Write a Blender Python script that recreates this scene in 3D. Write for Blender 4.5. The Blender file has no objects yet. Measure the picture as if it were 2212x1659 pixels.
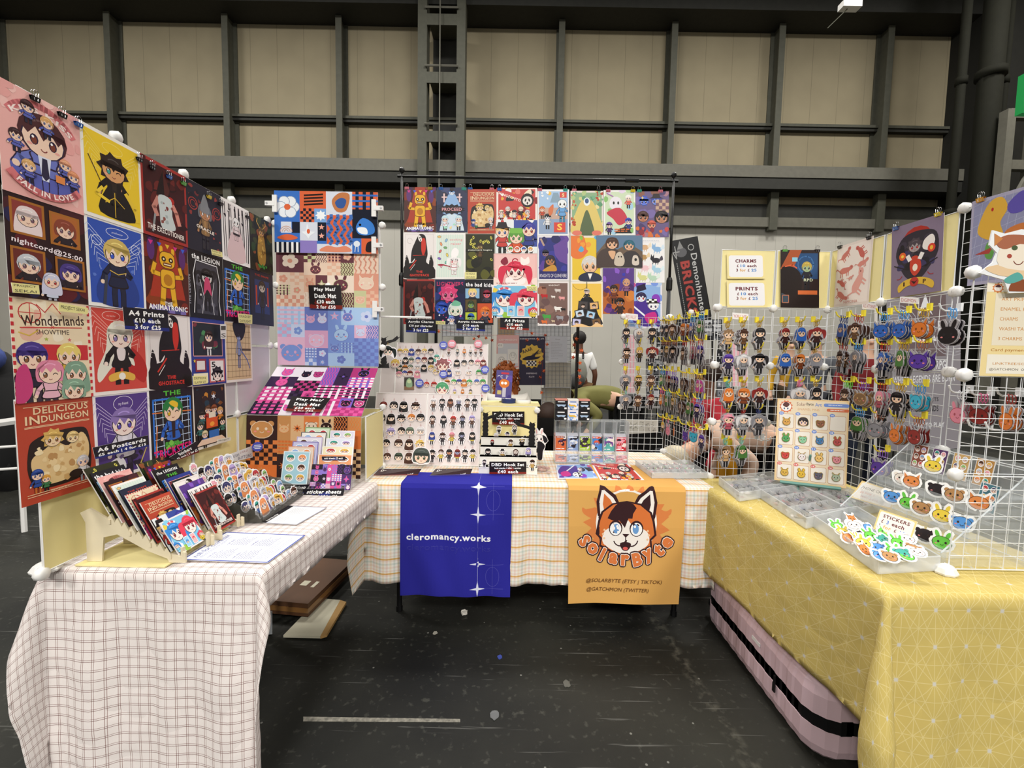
import bpy, bmesh, math, random
from mathutils import Vector, Matrix
random.seed(7)
V = Vector
S = bpy.context.scene
COL = S.collection
PI = math.pi
# ---------------- camera, world, lamps, exposure ----------------
FPX, TILT, ROLL, EYE = 942.0, 0.068, 0.018, 1.40
cam_d = bpy.data.cameras.new('camera'); cam = bpy.data.objects.new('camera', cam_d); COL.objects.link(cam)
F_ = V((0, math.cos(TILT), -math.sin(TILT))); U0 = V((0, math.sin(TILT), math.cos(TILT))); R0 = V((1, 0, 0))
RV = R0*math.cos(ROLL) + U0*math.sin(ROLL); UV_ = U0*math.cos(ROLL) - R0*math.sin(ROLL)
O_ = V((0, 0, EYE))
m = Matrix((RV, UV_, -F_)).transposed().to_4x4(); m.translation = O_
cam.matrix_world = m
cam_d.sensor_fit = 'HORIZONTAL'; cam_d.sensor_width = 36; cam_d.lens = FPX*36/2212
cam_d.clip_start = 0.05; cam_d.clip_end = 200
S.camera = cam
S.view_settings.view_transform = 'Standard'; S.view_settings.look = 'None'
S.view_settings.exposure = 0.0; S.view_settings.gamma = 1; S.view_settings.use_curve_mapping = False
w = bpy.data.worlds.new('hall_air'); S.world = w; w.use_nodes = True
w.node_tree.nodes['Background'].inputs[0].default_value = (1.0, 0.96, 0.90, 1)
w.node_tree.nodes['Background'].inputs[1].default_value = 0.38
def area(name, loc, sx, sy, power, col=(1, .97, .91), rot=(0, 0, 0)):
    l = bpy.data.lights.new(name, 'AREA'); l.shape = 'RECTANGLE'; l.size = sx; l.size_y = sy; l.energy = power; l.color = col
    o = bpy.data.objects.new(name, l); COL.objects.link(o); o.location = loc; o.rotation_euler = rot; return o
for x, y, z, p in [(-6, -7.5, 8.5, 980), (0, -8, 8.5, 980), (6, -7.5, 8.5, 980), (-12, 7.6, 12.0, 620), (-6, 7.6, 12.0, 620), (0, 7.6, 12.0, 620), (6, 7.6, 12.0, 620), (12, 7.6, 12.0, 620), (.3, .8, 9.5, 240)]:
    area('hall_lamp', (x, y, z), 2.0, 2.0, p)

def at(x, y, X=None, Y=None, Z=None, plane=None):
    "the point of the place seen at photo pixel x, y on the plane X= / Y= / Z= (or point, normal)"
    d = F_ + RV*((x-1106)/FPX) - UV_*((y-829.5)/FPX)
    if plane: k = (plane[0]-O_).dot(plane[1])/d.dot(plane[1])
    elif X is not None: k = (X-O_.x)/d.x
    elif Y is not None: k = (Y-O_.y)/d.y
    else: k = (Z-O_.z)/d.z
    return O_ + d*k
def px(p):
    q = V(p)-O_; z = q.dot(F_); return (1106+FPX*q.dot(RV)/z, 829.5-FPX*q.dot(UV_)/z)

# ---------------- materials ----------------
MC = {}
def H(c):
    if isinstance(c, str):
        c = c.lstrip('#')
        if len(c) == 3: c = ''.join(a+a for a in c)
        c = [int(c[i:i+2], 16)/255 for i in (0, 2, 4)]
        return tuple(((a+.055)/1.055)**2.4 if a > .04045 else a/12.92 for a in c) + (1,)
    return tuple(c)[:3] + (1,)
def mat(name, col='#888', rough=.6, metal=0, alpha=1, emit=None, noise=0, nscale=8, bump=0, bscale=200, spec=.5, trans=0):
    if name in MC: return MC[name]
    m = bpy.data.materials.new(name); m.use_nodes = True; nt = m.node_tree; b = nt.nodes['Principled BSDF']
    b.inputs['Base Color'].default_value = H(col); b.inputs['Roughness'].default_value = rough
    b.inputs['Metallic'].default_value = metal; b.inputs['Specular IOR Level'].default_value = spec
    if emit: b.inputs['Emission Color'].default_value = H(col); b.inputs['Emission Strength'].default_value = emit
    tc = nt.nodes.new('ShaderNodeTexCoord')
    if noise:
        n = nt.nodes.new('ShaderNodeTexNoise'); n.inputs['Scale'].default_value = nscale; n.inputs['Detail'].default_value = 6
        r = nt.nodes.new('ShaderNodeMapRange'); r.inputs['From Min'].default_value = .3; r.inputs['From Max'].default_value = .7
        r.inputs['To Min'].default_value = 1-noise; r.inputs['To Max'].default_value = 1+noise
        mx = nt.nodes.new('ShaderNodeVectorMath'); mx.operation = 'SCALE'; mx.inputs[0].default_value = H(col)[:3]
        nt.links.new(tc.outputs['Object'], n.inputs['Vector']); nt.links.new(n.outputs['Fac'], r.inputs['Value'])
        nt.links.new(r.outputs[0], mx.inputs['Scale']); nt.links.new(mx.outputs[0], b.inputs['Base Color'])
    if bump:
        n = nt.nodes.new('ShaderNodeTexNoise'); n.inputs['Scale'].default_value = bscale
        bp = nt.nodes.new('ShaderNodeBump'); bp.inputs['Strength'].default_value = bump; bp.inputs['Distance'].default_value = .004
        nt.links.new(tc.outputs['Object'], n.inputs['Vector']); nt.links.new(n.outputs['Fac'], bp.inputs['Height']); nt.links.new(bp.outputs[0], b.inputs['Normal'])
    if alpha < 1:
        t = nt.nodes.new('ShaderNodeBsdfTransparent'); mx = nt.nodes.new('ShaderNodeMixShader'); mx.inputs[0].default_value = alpha
        nt.links.new(t.outputs[0], mx.inputs[1]); nt.links.new(b.outputs[0], mx.inputs[2])
        nt.links.new(mx.outputs[0], nt.nodes['Material Output'].inputs['Surface'])
    MC[name] = m; return m
def inkmat():
    m = bpy.data.materials.new('printed_ink'); m.use_nodes = True; nt = m.node_tree; b = nt.nodes['Principled BSDF']
    a = nt.nodes.new('ShaderNodeAttribute'); a.attribute_name = 'ink'
    nt.links.new(a.outputs['Color'], b.inputs['Base Color']); b.inputs['Roughness'].default_value = .42; b.inputs['Specular IOR Level'].default_value = .35
    return m
INK = inkmat()
FAB = INK.copy(); FAB.name = 'printed_fabric'; FAB.node_tree.nodes['Principled BSDF'].inputs['Roughness'].default_value = .85
FAB.node_tree.nodes['Principled BSDF'].inputs['Specular IOR Level'].default_value = .15
WHITE = mat('white_plastic', '#e9e8e6', .4); WIRE = mat('white_wire', '#e4e6e8', .35)
CLEAR = mat('clear_acrylic', '#dfe6ea', .08, alpha=.16, spec=.8); EDGE = mat('acrylic_edge', '#e8eef2', .1, alpha=.5)
FROST = mat('frosted_plastic', '#e6e9ea', .3, alpha=.33); YEL = mat('yellow_board', '#efe2a4', .7, noise=.03, nscale=3)
BLACK = mat('black_metal', '#0c0c0d', .4, spec=.4); STEEL = mat('bright_steel', '#b9b9bb', .25, 1)

# ---------------- mesh helpers ----------------
class MB:
    def __init__(s): s.v = []; s.f = []; s.mi = []; s.c = []; s.uv = None
    def add(s, vs, fs, mi=0, c=None):
        n = len(s.v); s.v += [tuple(v) for v in vs]; s.f += [tuple(i+n for i in f) for f in fs]; s.mi += [mi]*len(fs); s.c += [c]*len(fs); return s
    def box(s, a, b, mi=0, c=None, M=None):
        x0, y0, z0 = a; x1, y1, z1 = b
        vs = [V((x, y, z)) for z in (z0, z1) for y in (y0, y1) for x in (x0, x1)]
        if M is not None: vs = [M @ v for v in vs]
        return s.add(vs, [(0, 2, 3, 1), (4, 5, 7, 6), (0, 1, 5, 4), (2, 6, 7, 3), (0, 4, 6, 2), (1, 3, 7, 5)], mi, c)
    def slab(s, q, t, mi=0, c=None):
        "a quad of four world corners (anticlockwise seen from its front) given thickness t behind it"
        q = [V(p) for p in q]; n = (q[1]-q[0]).cross(q[3]-q[0]).normalized()
        vs = q + [p-n*t for p in q]
        return s.add(vs, [(0, 1, 2, 3), (7, 6, 5, 4), (0, 4, 5, 1), (1, 5, 6, 2), (2, 6, 7, 3), (3, 7, 4, 0)], mi, c)
    def tube(s, pts, r, n=6, mi=0, c=None, closed=False):
        pts = [V(p) for p in pts]; N = len(pts); rs = r if isinstance(r, (list, tuple)) else [r]*N
        base = len(s.v); up = None
        for i, p in enumerate(pts):
            if closed: d = pts[(i+1) % N]-pts[i-1]
            else: d = pts[min(i+1, N-1)]-pts[max(i-1, 0)]
            if d.length < 1e-9: d = V((0, 0, 1))
            d.normalize()
            if up is None: up = V((0, 0, 1)) if abs(d.z) < .9 else V((1, 0, 0))
            a = d.cross(up); a = a.normalized() if a.length > 1e-6 else d.orthogonal().normalized()
            b = a.cross(d).normalized(); up = b
            for k in range(n):
                t = 2*PI*k/n; s.v.append(tuple(p + (a*math.cos(t)+b*math.sin(t))*rs[i]))
        for i in range(N if closed else N-1):
            j = (i+1) % N
            for k in range(n):
                s.f.append((base+i*n+k, base+i*n+(k+1) % n, base+j*n+(k+1) % n, base+j*n+k)); s.mi.append(mi); s.c.append(c)
        if not closed:
            s.f.append(tuple(base+k for k in range(n))[::-1]); s.f.append(tuple(base+(N-1)*n+k for k in range(n))); s.mi += [mi]*2; s.c += [c]*2
        return s
    def ball(s, ctr, r, nu=10, nv=6, mi=0, c=None, sc=(1, 1, 1)):
        vs = [V(ctr)+V((0, 0, r*sc[2]))]
        for j in range(1, nv):
            for i in range(nu):
                t = PI*j/nv; p = 2*PI*i/nu
                vs.append(V(ctr)+V((r*sc[0]*math.sin(t)*math.cos(p), r*sc[1]*math.sin(t)*math.sin(p), r*sc[2]*math.cos(t))))
        vs.append(V(ctr)-V((0, 0, r*sc[2]))); L = len(vs)-1; fs = []
        for i in range(nu): fs.append((0, 1+i, 1+(i+1) % nu)); fs.append((L, L-nu+(i+1) % nu, L-nu+i))
        for j in range(nv-2):
            for i in range(nu): a = 1+j*nu+i; b = 1+j*nu+(i+1) % nu; fs.append((a, a+nu, b+nu, b))
        return s.add(vs, fs, mi, c)
    def lathe(s, ctr, prof, n=16, mi=0, c=None, M=None):
        vs = []; fs = []
        for r, z in prof:
            for i in range(n): vs.append(V((r*math.cos(2*PI*i/n), r*math.sin(2*PI*i/n), z)))
        for j in range(len(prof)-1):
            for i in range(n): a = j*n+i; b = j*n+(i+1) % n; fs.append((a, b, b+n, a+n))
        fs.append(tuple(range(n))[::-1]); fs.append(tuple((len(prof)-1)*n+i for i in range(n)))
        M = M or Matrix.Identity(4)
        return s.add([V(ctr)+M @ v for v in vs], fs, mi, c)
    def build(s, name, mats, parent=None, origin=None, smooth=False):
        if not isinstance(mats, (list, tuple)): mats = [mats]
        vs = s.v
        if parent is not None and origin is None: origin = V((0, 0, 0)); off = parent['_o'] if '_o' in parent else (0, 0, 0)
        else:
            if origin is None:
                xs = [[v[k] for v in vs] for k in range(3)]
                origin = V(((min(xs[0])+max(xs[0]))/2, (min(xs[1])+max(xs[1]))/2, min(xs[2])))
            off = origin
        vs = [(v[0]-off[0], v[1]-off[1], v[2]-off[2]) for v in vs]
        me = bpy.data.meshes.new(name); me.from_pydata(vs, [], s.f)
        for m_ in mats: me.materials.append(m_)
        if len(mats) > 1: me.polygons.foreach_set('material_index', s.mi)
        if any(c is not None for c in s.c):
            at_ = me.attributes.new('ink', 'FLOAT_COLOR', 'CORNER'); buf = []
            for f, c in zip(s.f, s.c): buf += list(H(c if c is not None else '#fff'))*len(f)
            at_.data.foreach_set('color', buf)
        if s.uv:
            u = me.uv_layers.new(name='cloth'); buf = []
            for f in s.f:
                for i in f: buf += list(s.uv[i])
            u.data.foreach_set('uv', buf)
        if smooth: me.polygons.foreach_set('use_smooth', [True]*len(me.polygons))
        me.update()
        o = bpy.data.objects.new(name, me); COL.objects.link(o)
        if parent is not None: o.parent = parent
        else: o.location = V(off)
        return o
def thing(name, loc, label, cat, group=None, rz=0):
    o = bpy.data.objects.new(name, None); COL.objects.link(o); o.location = V(loc); o.rotation_euler = (0, 0, rz)
    o.empty_display_size = .05; tag(o, label, cat, group); return o
def tag(o, label=None, cat=None, group=None, kind=None):
    if label: o['label'] = label
    if cat: o['category'] = cat
    if group: o['group'] = group
    if kind: o['kind'] = kind
    return o
ROOTS = {}
def part(mb, name, mats, root, smooth=False):
    "builds world-space geometry as a child of root (an Empty or mesh placed at its own location, unrotated)"
    if root.parent: off = root.parent.location + root.location
    else: off = root.location
    vs = [(v[0]-off[0], v[1]-off[1], v[2]-off[2]) for v in mb.v]
    o_v = mb.v; mb.v = vs
    o = mb.build(name, mats, parent=root, origin=V((0, 0, 0)), smooth=smooth); mb.v = o_v
    return o
def struct(mb, name, mats, smooth=False):
    o = mb.build(name, mats, smooth=smooth); o['kind'] = 'structure'; return o
def clone(o, loc, rot=None, label=None, group=None, scale=None):
    r = o.copy(); COL.objects.link(r); r.location = V(loc)
    if rot is not None: r.rotation_euler = rot
    if scale is not None: r.scale = (scale,)*3 if not hasattr(scale, '__len__') else scale
    if label: r['label'] = label
    if group: r['group'] = group
    for ch in list(o.children):
        c = ch.copy(); COL.objects.link(c); c.parent = r
        for g in list(ch.children): d = g.copy(); COL.objects.link(d); d.parent = c
    return r

# ---------------- flat artwork ----------------
TXT = {}
def glyphs(s, bold, shear=0):
    k = (s, bold, shear)
    if k in TXT: return TXT[k]
    cu = bpy.data.curves.new('lettering', 'FONT'); cu.body = s; cu.offset = bold; cu.shear = shear; cu.resolution_u = 2; cu.fill_mode = 'BOTH'; cu.space_character = 1+bold*4
    o = bpy.data.objects.new('lettering', cu); me = bpy.data.meshes.new_from_object(o)
    vs = [(v.co.x, v.co.y) for v in me.vertices]; fs = [tuple(p.vertices) for p in me.polygons]
    bpy.data.objects.remove(o); bpy.data.curves.remove(cu); bpy.data.meshes.remove(me)
    if not vs: TXT[k] = ([], [], (0, 0, 1, 1)); return TXT[k]
    xs = [v[0] for v in vs]; ys = [v[1] for v in vs]
    TXT[k] = (vs, fs, (min(xs), min(ys), max(xs), max(ys))); return TXT[k]
def clip(poly, w, h, x0=0, y0=0):
    for ax, lim, sg in ((0, x0, 1), (0, w, -1), (1, y0, 1), (1, h, -1)):
        out = []; n = len(poly)
        for i in range(n):
            p, q = poly[i-1], poly[i]; a = (p[ax]-lim)*sg >= 0; b = (q[ax]-lim)*sg >= 0
            if a != b:
                t = (lim-p[ax])/(q[ax]-p[ax]); out.append((p[0]+(q[0]-p[0])*t, p[1]+(q[1]-p[1])*t))
            if b: out.append(q)
        poly = out
        if len(poly) < 3: return []
    return poly
def smooth_loop(pts, n=4):
    out = []; N = len(pts)
    for i in range(N):
        p0, p1, p2, p3 = pts[i-1], pts[i], pts[(i+1) % N], pts[(i+2) % N]
        for k in range(n):
            t = k/n; out.append(tuple(.5*(2*p1[a]+(p2[a]-p0[a])*t+(2*p0[a]-5*p1[a]+4*p2[a]-p3[a])*t*t+(3*p1[a]-p0[a]-3*p2[a]+p3[a])*t**3) for a in (0, 1)))
    return out
class Art:
    "a sheet of coloured shapes, x to the right 0..w, y upwards 0..h"
    def __init__(s, w, h, bg='#fff', clipped=True): s.w, s.h, s.p, s.l, s.cl = w, h, [], 0, clipped; s.bg = bg; s.box_ = None
    def poly(s, pts, c, same=False):
        if not same: s.l += 1
        if s.cl:
            b = s.box_ or (0, 0, s.w, s.h); pts = clip([tuple(p) for p in pts], b[2], b[3], b[0], b[1])
        if len(pts) > 2: s.p.append((pts, c, s.l))
        return s
    def rect(s, x, y, w, h, c, same=False): return s.poly([(x, y), (x+w, y), (x+w, y+h), (x, y+h)], c, same)
    def rrect(s, x, y, w, h, r, c, same=False):
        pts = []
        for cx, cy, a0 in ((x+w-r, y+r, -90), (x+w-r, y+h-r, 0), (x+r, y+h-r, 90), (x+r, y+r, 180)):
            for k in range(4): a = math.radians(a0+k*30); pts.append((cx+r*math.cos(a), cy+r*math.sin(a)))
        return s.poly(pts, c, same)
    def ell(s, x, y, rx, ry, c, n=14, rot=0, same=False):
        ca, sa = math.cos(rot), math.sin(rot)
        return s.poly([(x+rx*math.cos(t)*ca-ry*math.sin(t)*sa, y+rx*math.cos(t)*sa+ry*math.sin(t)*ca) for t in (2*PI*i/n for i in range(n))], c, same)
    def blob(s, pts, c, n=4, same=False): return s.poly(smooth_loop(pts, n), c, same)
    def line(s, pts, wd, c, same=False):
        if not same: s.l += 1
        for (x0, y0), (x1, y1) in zip(pts, pts[1:]):
            L = math.hypot(x1-x0, y1-y0) or 1e-9; nx, ny = -(y1-y0)/L*wd/2, (x1-x0)/L*wd/2; ex, ey = (x1-x0)/L*wd*.25, (y1-y0)/L*wd*.25
            s.poly([(x0+nx-ex, y0+ny-ey), (x0-nx-ex, y0-ny-ey), (x1-nx+ex, y1-ny+ey), (x1+nx+ex, y1+ny+ey)], c, True)
        return s
    def arc(s, cx, cy, r, a0, a1, wd, c, n=10, ry=None):
        ry = r if ry is None else ry
        return s.line([(cx+r*math.cos(math.radians(a0+(a1-a0)*i/n)), cy+ry*math.sin(math.radians(a0+(a1-a0)*i/n))) for i in range(n+1)], wd, c)
    def star(s, x, y, r, c, n=5, k=.42, rot=90, same=False):
        return s.poly([(x+(r if i % 2 == 0 else r*k)*math.cos(math.radians(rot+i*180/n)), y+(r if i % 2 == 0 else r*k)*math.sin(math.radians(rot+i*180/n))) for i in range(2*n)], c, same)
    def text(s, t, x, y, w, h, c, bold=.015, shear=0, rot=0, arcr=None):
        "text filling the box x, y, w, h (w None: natural width; x is then the centre)"
        vs, fs, (a, b, c2, d) = glyphs(t, bold, shear)
        if not vs: return s
        sy = h/((d-b) or 1); sx = sy if w is None else w/((c2-a) or 1)
        if w is None: x = x-(c2-a)*sx/2
        s.l += 1; ca, sa = math.cos(rot), math.sin(rot); P = []
        for vx, vy in vs:
            u, v = (vx-a)*sx, (vy-b)*sy
            if arcr:
                W = (c2-a)*sx; th = (u-W/2)/abs(arcr)
                if arcr > 0: u, v = W/2+(arcr+v)*math.sin(th), (arcr+v)*math.cos(th)-arcr
                else: R = -arcr; u, v = W/2+(R-v)*math.sin(th), R-(R-v)*math.cos(th)
            P.append((x+u*ca-v*sa, y+u*sa+v*ca))
        for f in fs: s.poly([P[i] for i in f], c, True)
        return s
    def lines_of_text(s, x, y, w, n, dy, c, th=.0016, seed=0):
        r = random.Random(seed); s.l += 1
        for i in range(n):
            xx = x; end = x+w*(.55+.45*r.random())
            while xx < end:
                ww = th*(2+5*r.random()); s.rect(xx, y-i*dy, min(ww, end-xx), th, c, True); xx += ww+th
        return s
    def splat(s, n, cols, r0, r1, seed=1, box=None):
        r = random.Random(seed); x0, y0, x1, y1 = box or (0, 0, s.w, s.h)
        for i in range(n):
            cx, cy = r.uniform(x0, x1), r.uniform(y0, y1); R = r.uniform(r0, r1); k = r.randint(5, 8)
            s.blob([(cx+R*r.uniform(.5, 1.2)*math.cos(2*PI*j/k), cy+R*r.uniform(.5, 1.2)*math.sin(2*PI*j/k)) for j in range(k)], r.choice(cols), 3)
        return s
    def checker(s, x, y, w, h, nx, ny, c1, c2):
        s.rect(x, y, w, h, c1); s.l += 1
        for i in range(nx):
            for j in range(ny):
                if (i+j) % 2: s.rect(x+w*i/nx, y+h*j/ny, w/nx, h/ny, c2, True)
        return s
    def head(s, x, y, r, hair, skin='#f3d3bd', eye='#5b4a8a', kind='short', seed=0, line='#2a1c22', lw=None, wink=False):
        "a plain cartoon head, radius r"
        R = random.Random(seed); lw = lw or r*.06
        if kind == 'long': s.blob([(x-r*1.1, y+r*.2), (x-r*.7, y+r), (x, y+r*1.18), (x+r*.7, y+r), (x+r*1.1, y+r*.2), (x+r*1.3, y-r*1.6), (x+r*.6, y-r*1.9), (x-r*.6, y-r*1.9), (x-r*1.3, y-r*1.6)], hair)
        elif kind == 'tails':
            for sg in (-1, 1): s.blob([(x+sg*r*.8, y+r*.6), (x+sg*r*1.7, y+r*.5), (x+sg*r*1.9, y-r*.6), (x+sg*r*1.5, y-r*1.5), (x+sg*r*1.2, y-r*.5)], hair)
            s.ell(x, y+r*.12, r*1.1, r*1.05, hair)
        elif kind == 'bob': s.blob([(x-r*1.15, y-r*.6), (x-r*1.15, y+r*.4), (x-r*.6, y+r*1.1), (x+r*.6, y+r*1.1), (x+r*1.15, y+r*.4), (x+r*1.15, y-r*.6), (x+r*.7, y-r*.8), (x-r*.7, y-r*.8)], hair)
        elif kind == 'spiky':
            s.poly([(x+r*(1.05+.35*(i % 2))*math.cos(PI*2*i/18), y+r*.1+r*(1.02+.32*(i % 2))*math.sin(PI*2*i/18)) for i in range(18)], hair)
        elif kind == 'hat': s.ell(x, y+r*.1, r*1.1, r*1.05, hair)
        elif kind == 'mask': s.ell(x, y, r*1.25, r*1.35, hair)
        elif kind != 'bald': s.ell(x, y+r*.1, r*1.12, r*1.08, hair)
        s.ell(x, y-r*.08, r*.93+lw, r*.86+lw, line); s.ell(x, y-r*.08, r*.93, r*.86, skin)
        if kind == 'mask':
            for sg in (-1, 1): s.ell(x+sg*r*.35, y+r*.05, r*.16, r*.32, line, rot=sg*.35)
            s.ell(x, y-r*.55, r*.14, r*.28, line); return s
        if kind != 'bald':
            n = 7; bot = [(x+r*(-1+2*i/(n-1))*1.02, y+r*((-.05 if i % 2 else .42)+R.uniform(-.1, .1))) for i in range(n)]
            s.poly([(x-r*1.08, y+r*.1)]+bot+[(x+r*1.08, y+r*.1), (x+r*.98, y+r*.6), (x+r*.5, y+r*1.08), (x, y+r*1.2), (x-r*.5, y+r*1.08), (x-r*.98, y+r*.6)], hair)
            c = H(hair); hl = tuple(min(1, a*1.6+.06) for a in c[:3]); s.arc(x, y+r*.1, r*.75, 55, 125, r*.09, hl, 6)
        if kind == 'hat':
            s.poly([(x-r*1.5, y+r*.45), (x+r*1.5, y+r*.45), (x+r*.8, y+r*.7), (x+r*.6, y+r*1.4), (x-r*.6, y+r*1.4), (x-r*.8, y+r*.7)], line)
        for sg in (-1, 1):
            ex, ey = x+sg*r*.42, y-r*.18
            if wink and sg > 0: s.arc(ex, ey-r*.05, r*.2, 20, 160, r*.07, line, 5); continue
            s.ell(ex, ey, r*.19, r*.27, line, 10); s.ell(ex, ey-r*.04, r*.13, r*.19, eye, 8); s.ell(ex-r*.05, ey+r*.11, r*.06, r*.07, '#fff', 6)
            s.ell(x+sg*r*.62, y-r*.45, r*.13, r*.07, '#eaa79c', 8)
        s.arc(x, y-r*.5, r*.14, 200, 340, r*.05, '#8a3a3a', 4)
        return s
    def person(s, x, y, r, hair, top, bot='#222', skin='#f3d3bd', eye='#4a5a9a', kind='short', seed=0, tall=2.2, cape=None, arm=1, line='#1c151c', coat=None, wink=False):
        "a plain cartoon person: head radius r at x, y, body below"
        R = random.Random(seed); L = r*tall; yb = y-r*.85
        if cape: s.blob([(x-r*.6, yb), (x+r*.6, yb), (x+r*1.7, yb-L*.7), (x+r*1.3, yb-L*1.2), (x-r*1.3, yb-L*1.2), (x-r*1.7, yb-L*.7)], cape)
        for sg in (-1, 1):
            s.line([(x+sg*r*.28, yb-L*.5), (x+sg*r*.36, yb-L*.85), (x+sg*r*.34, yb-L*1.2)], r*.46, line); s.line([(x+sg*r*.28, yb-L*.5), (x+sg*r*.36, yb-L*.85), (x+sg*r*.34, yb-L*1.18)], r*.36, bot)
            a = [(x+sg*r*.55, yb-r*.12), (x+sg*r*1.05, yb-L*.3), (x+sg*r*(.5 if arm and sg > 0 else 1.25), yb-L*(.22 if arm and sg > 0 else .55))]
            s.line(a, r*.42, line); s.line(a, r*.32, coat or top); s.ell(a[-1][0], a[-1][1], r*.17, r*.17, skin, 8)
        s.blob([(x-r*.62, yb), (x+r*.62, yb), (x+r*.58, yb-L*.3), (x+r*.78, yb-L*.66), (x-r*.78, yb-L*.66), (x-r*.58, yb-L*.3)], line)
        s.blob([(x-r*.55, yb), (x+r*.55, yb), (x+r*.5, yb-L*.3), (x+r*.7, yb-L*.62), (x-r*.7, yb-L*.62), (x-r*.5, yb-L*.3)], coat or top)
        if coat: s.poly([(x-r*.22, yb), (x+r*.22, yb), (x+r*.15, yb-L*.6), (x-r*.15, yb-L*.6)], top)
        s.line([(x-r*.5, yb-L*.35), (x+r*.5, yb-L*.35)], r*.1, line)
        s.head(x, y, r, hair, skin, eye, kind, seed, line, wink=wink)
        return s
    def emit(s, mb, fn, base=.0002, step=.000012, mi=0):
        order = sorted(set(p[2] for p in s.p)); z = {l: base+step*i for i, l in enumerate(order)}
        for pts, c, l in s.p:
            n = len(mb.v); mb.v += [tuple(fn(x, y, z[l])) for x, y in pts]; mb.f.append(tuple(range(n, n+len(pts)))); mb.mi.append(mi); mb.c.append(c)
def sheet(art, q, name, label, cat, group=None, t=.0008, mats=None, parent=None, back='#f4f2ee', curl=0):
    "the artwork on a thin sheet with world corners q: bottom-left, bottom-right, top-right, top-left"
    q = [V(p) for p in q]; n = (q[1]-q[0]).cross(q[3]-q[0]).normalized(); W, Hh = art.w, art.h
    def fn(x, y, z):
        u, v = x/W, y/Hh; return q[0]*(1-u)*(1-v)+q[1]*u*(1-v)+q[2]*u*v+q[3]*(1-u)*v+n*z
    mb = MB(); mb.slab(q, t, 0, art.bg); mb.c = [art.bg, back, back, back, back, back]
    art.emit(mb, fn)
    o = part(mb, name, mats or INK, parent) if parent else mb.build(name, mats or INK)
    if label: tag(o, label, cat, group)
    return o
def quad(pts, **kw): return [at(x, y, **kw) for x, y in pts]
# ---------------- the hall ----------------
WY = 14.0
def hx(x, y=600, Y=WY): return at(x, y, Y=Y).x
def hz(y, x=1106, Y=WY): return at(x, y, Y=Y).z
def floormat():
    m = bpy.data.materials.new('black_hall_floor'); m.use_nodes = True; nt = m.node_tree; N = nt.nodes; L = nt.links; b = N['Principled BSDF']
    tc = N.new('ShaderNodeTexCoord')
    def noise(sc, det, vec=None, dist=0):
        n = N.new('ShaderNodeTexNoise'); n.inputs['Scale'].default_value = sc; n.inputs['Detail'].default_value = det; n.inputs['Distortion'].default_value = dist
        L.new(vec or tc.outputs['Object'], n.inputs['Vector']); return n.outputs['Fac']
    def ramp(src, stops):
        r = N.new('ShaderNodeValToRGB'); el = r.color_ramp.elements
        while len(el) > 1: el.remove(el[-1])
        el[0].position = stops[0][0]; el[0].color = (stops[0][1],)*3+(1,)
        for p, v in stops[1:]: e = el.new(p); e.color = (v, v, v, 1)
        L.new(src, r.inputs[0]); return r.outputs[0]
    def mixc(f, a, c):
        x = N.new('ShaderNodeMix'); x.data_type = 'RGBA'; L.new(f, x.inputs[0])
        (L.new(a, x.inputs[6]) if not isinstance(a, tuple) else setattr(x.inputs[6], 'default_value', a)); x.inputs[7].default_value = c; return x.outputs[2]
    base = mixc(ramp(noise(1.3, 8), [(.35, 0), (.7, 1)]), (.008, .0085, .0075, 1), (.026, .026, .021, 1))
    base = mixc(ramp(noise(38, 6), [(.60, 0), (.72, .6)]), base, (.06, .06, .05, 1))
    for ang, sx, sc in ((.1, 1, 14), (1.2, 1, 10), (2.3, 1, 12)):          # long thin scratches
        mp = N.new('ShaderNodeMapping'); mp.inputs['Rotation'].default_value = (0, 0, ang); mp.inputs['Scale'].default_value = (1.0, 26, 1); L.new(tc.outputs['Object'], mp.inputs['Vector'])
        base = mixc(ramp(noise(sc/6, 3, mp.outputs[0], .2), [(.69, 0), (.73, .5)]), base, (.15, .15, .14, 1))
    v = N.new('ShaderNodeTexVoronoi'); v.inputs['Scale'].default_value = 9; L.new(tc.outputs['Object'], v.inputs['Vector'])
    base = mixc(ramp(v.outputs['Distance'], [(.035, .8), (.05, 0)]), base, (.20, .20, .18, 1))
    # dusty wheel track across the floor
    s = N.new('ShaderNodeSeparateXYZ'); L.new(tc.outputs['Object'], s.inputs[0])
    mth = N.new('ShaderNodeMath'); mth.operation = 'MULTIPLY_ADD'; mth.inputs[1].default_value = -.07; mth.inputs[2].default_value = -.569; L.new(s.outputs[1], mth.inputs[0])
    sub = N.new('ShaderNodeMath'); sub.operation = 'SUBTRACT'; L.new(s.outputs[0], sub.inputs[0]); L.new(mth.outputs[0], sub.inputs[1])
    # x - (.1*y + .. ) measured from the track's line
    ab = N.new('ShaderNodeMath'); ab.operation = 'ABSOLUTE'; sub2 = N.new('ShaderNodeMath'); sub2.operation = 'ADD'; sub2.inputs[1].default_value = -1.27; L.new(sub.outputs[0], sub2.inputs[0]); L.new(sub2.outputs[0], ab.inputs[0])
    ml = N.new('ShaderNodeMath'); ml.operation = 'MULTIPLY'; L.new(ramp(ab.outputs[0], [(.01, .7), (.04, 0)]), ml.inputs[0]); L.new(ramp(noise(20, 8), [(.48, .0), (.66, .8)]), ml.inputs[1])
    base = mixc(ml.outputs[0], base, (.13, .125, .10, 1))
    L.new(base, b.inputs['Base Color']); b.inputs['Roughness'].default_value = .62; b.inputs['Specular IOR Level'].default_value = .22
    bp = N.new('ShaderNodeBump'); bp.inputs['Strength'].default_value = .15; bp.inputs['Distance'].default_value = .003; L.new(noise(60, 5), bp.inputs['Height']); L.new(bp.outputs[0], b.inputs['Normal'])
    return m
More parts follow.
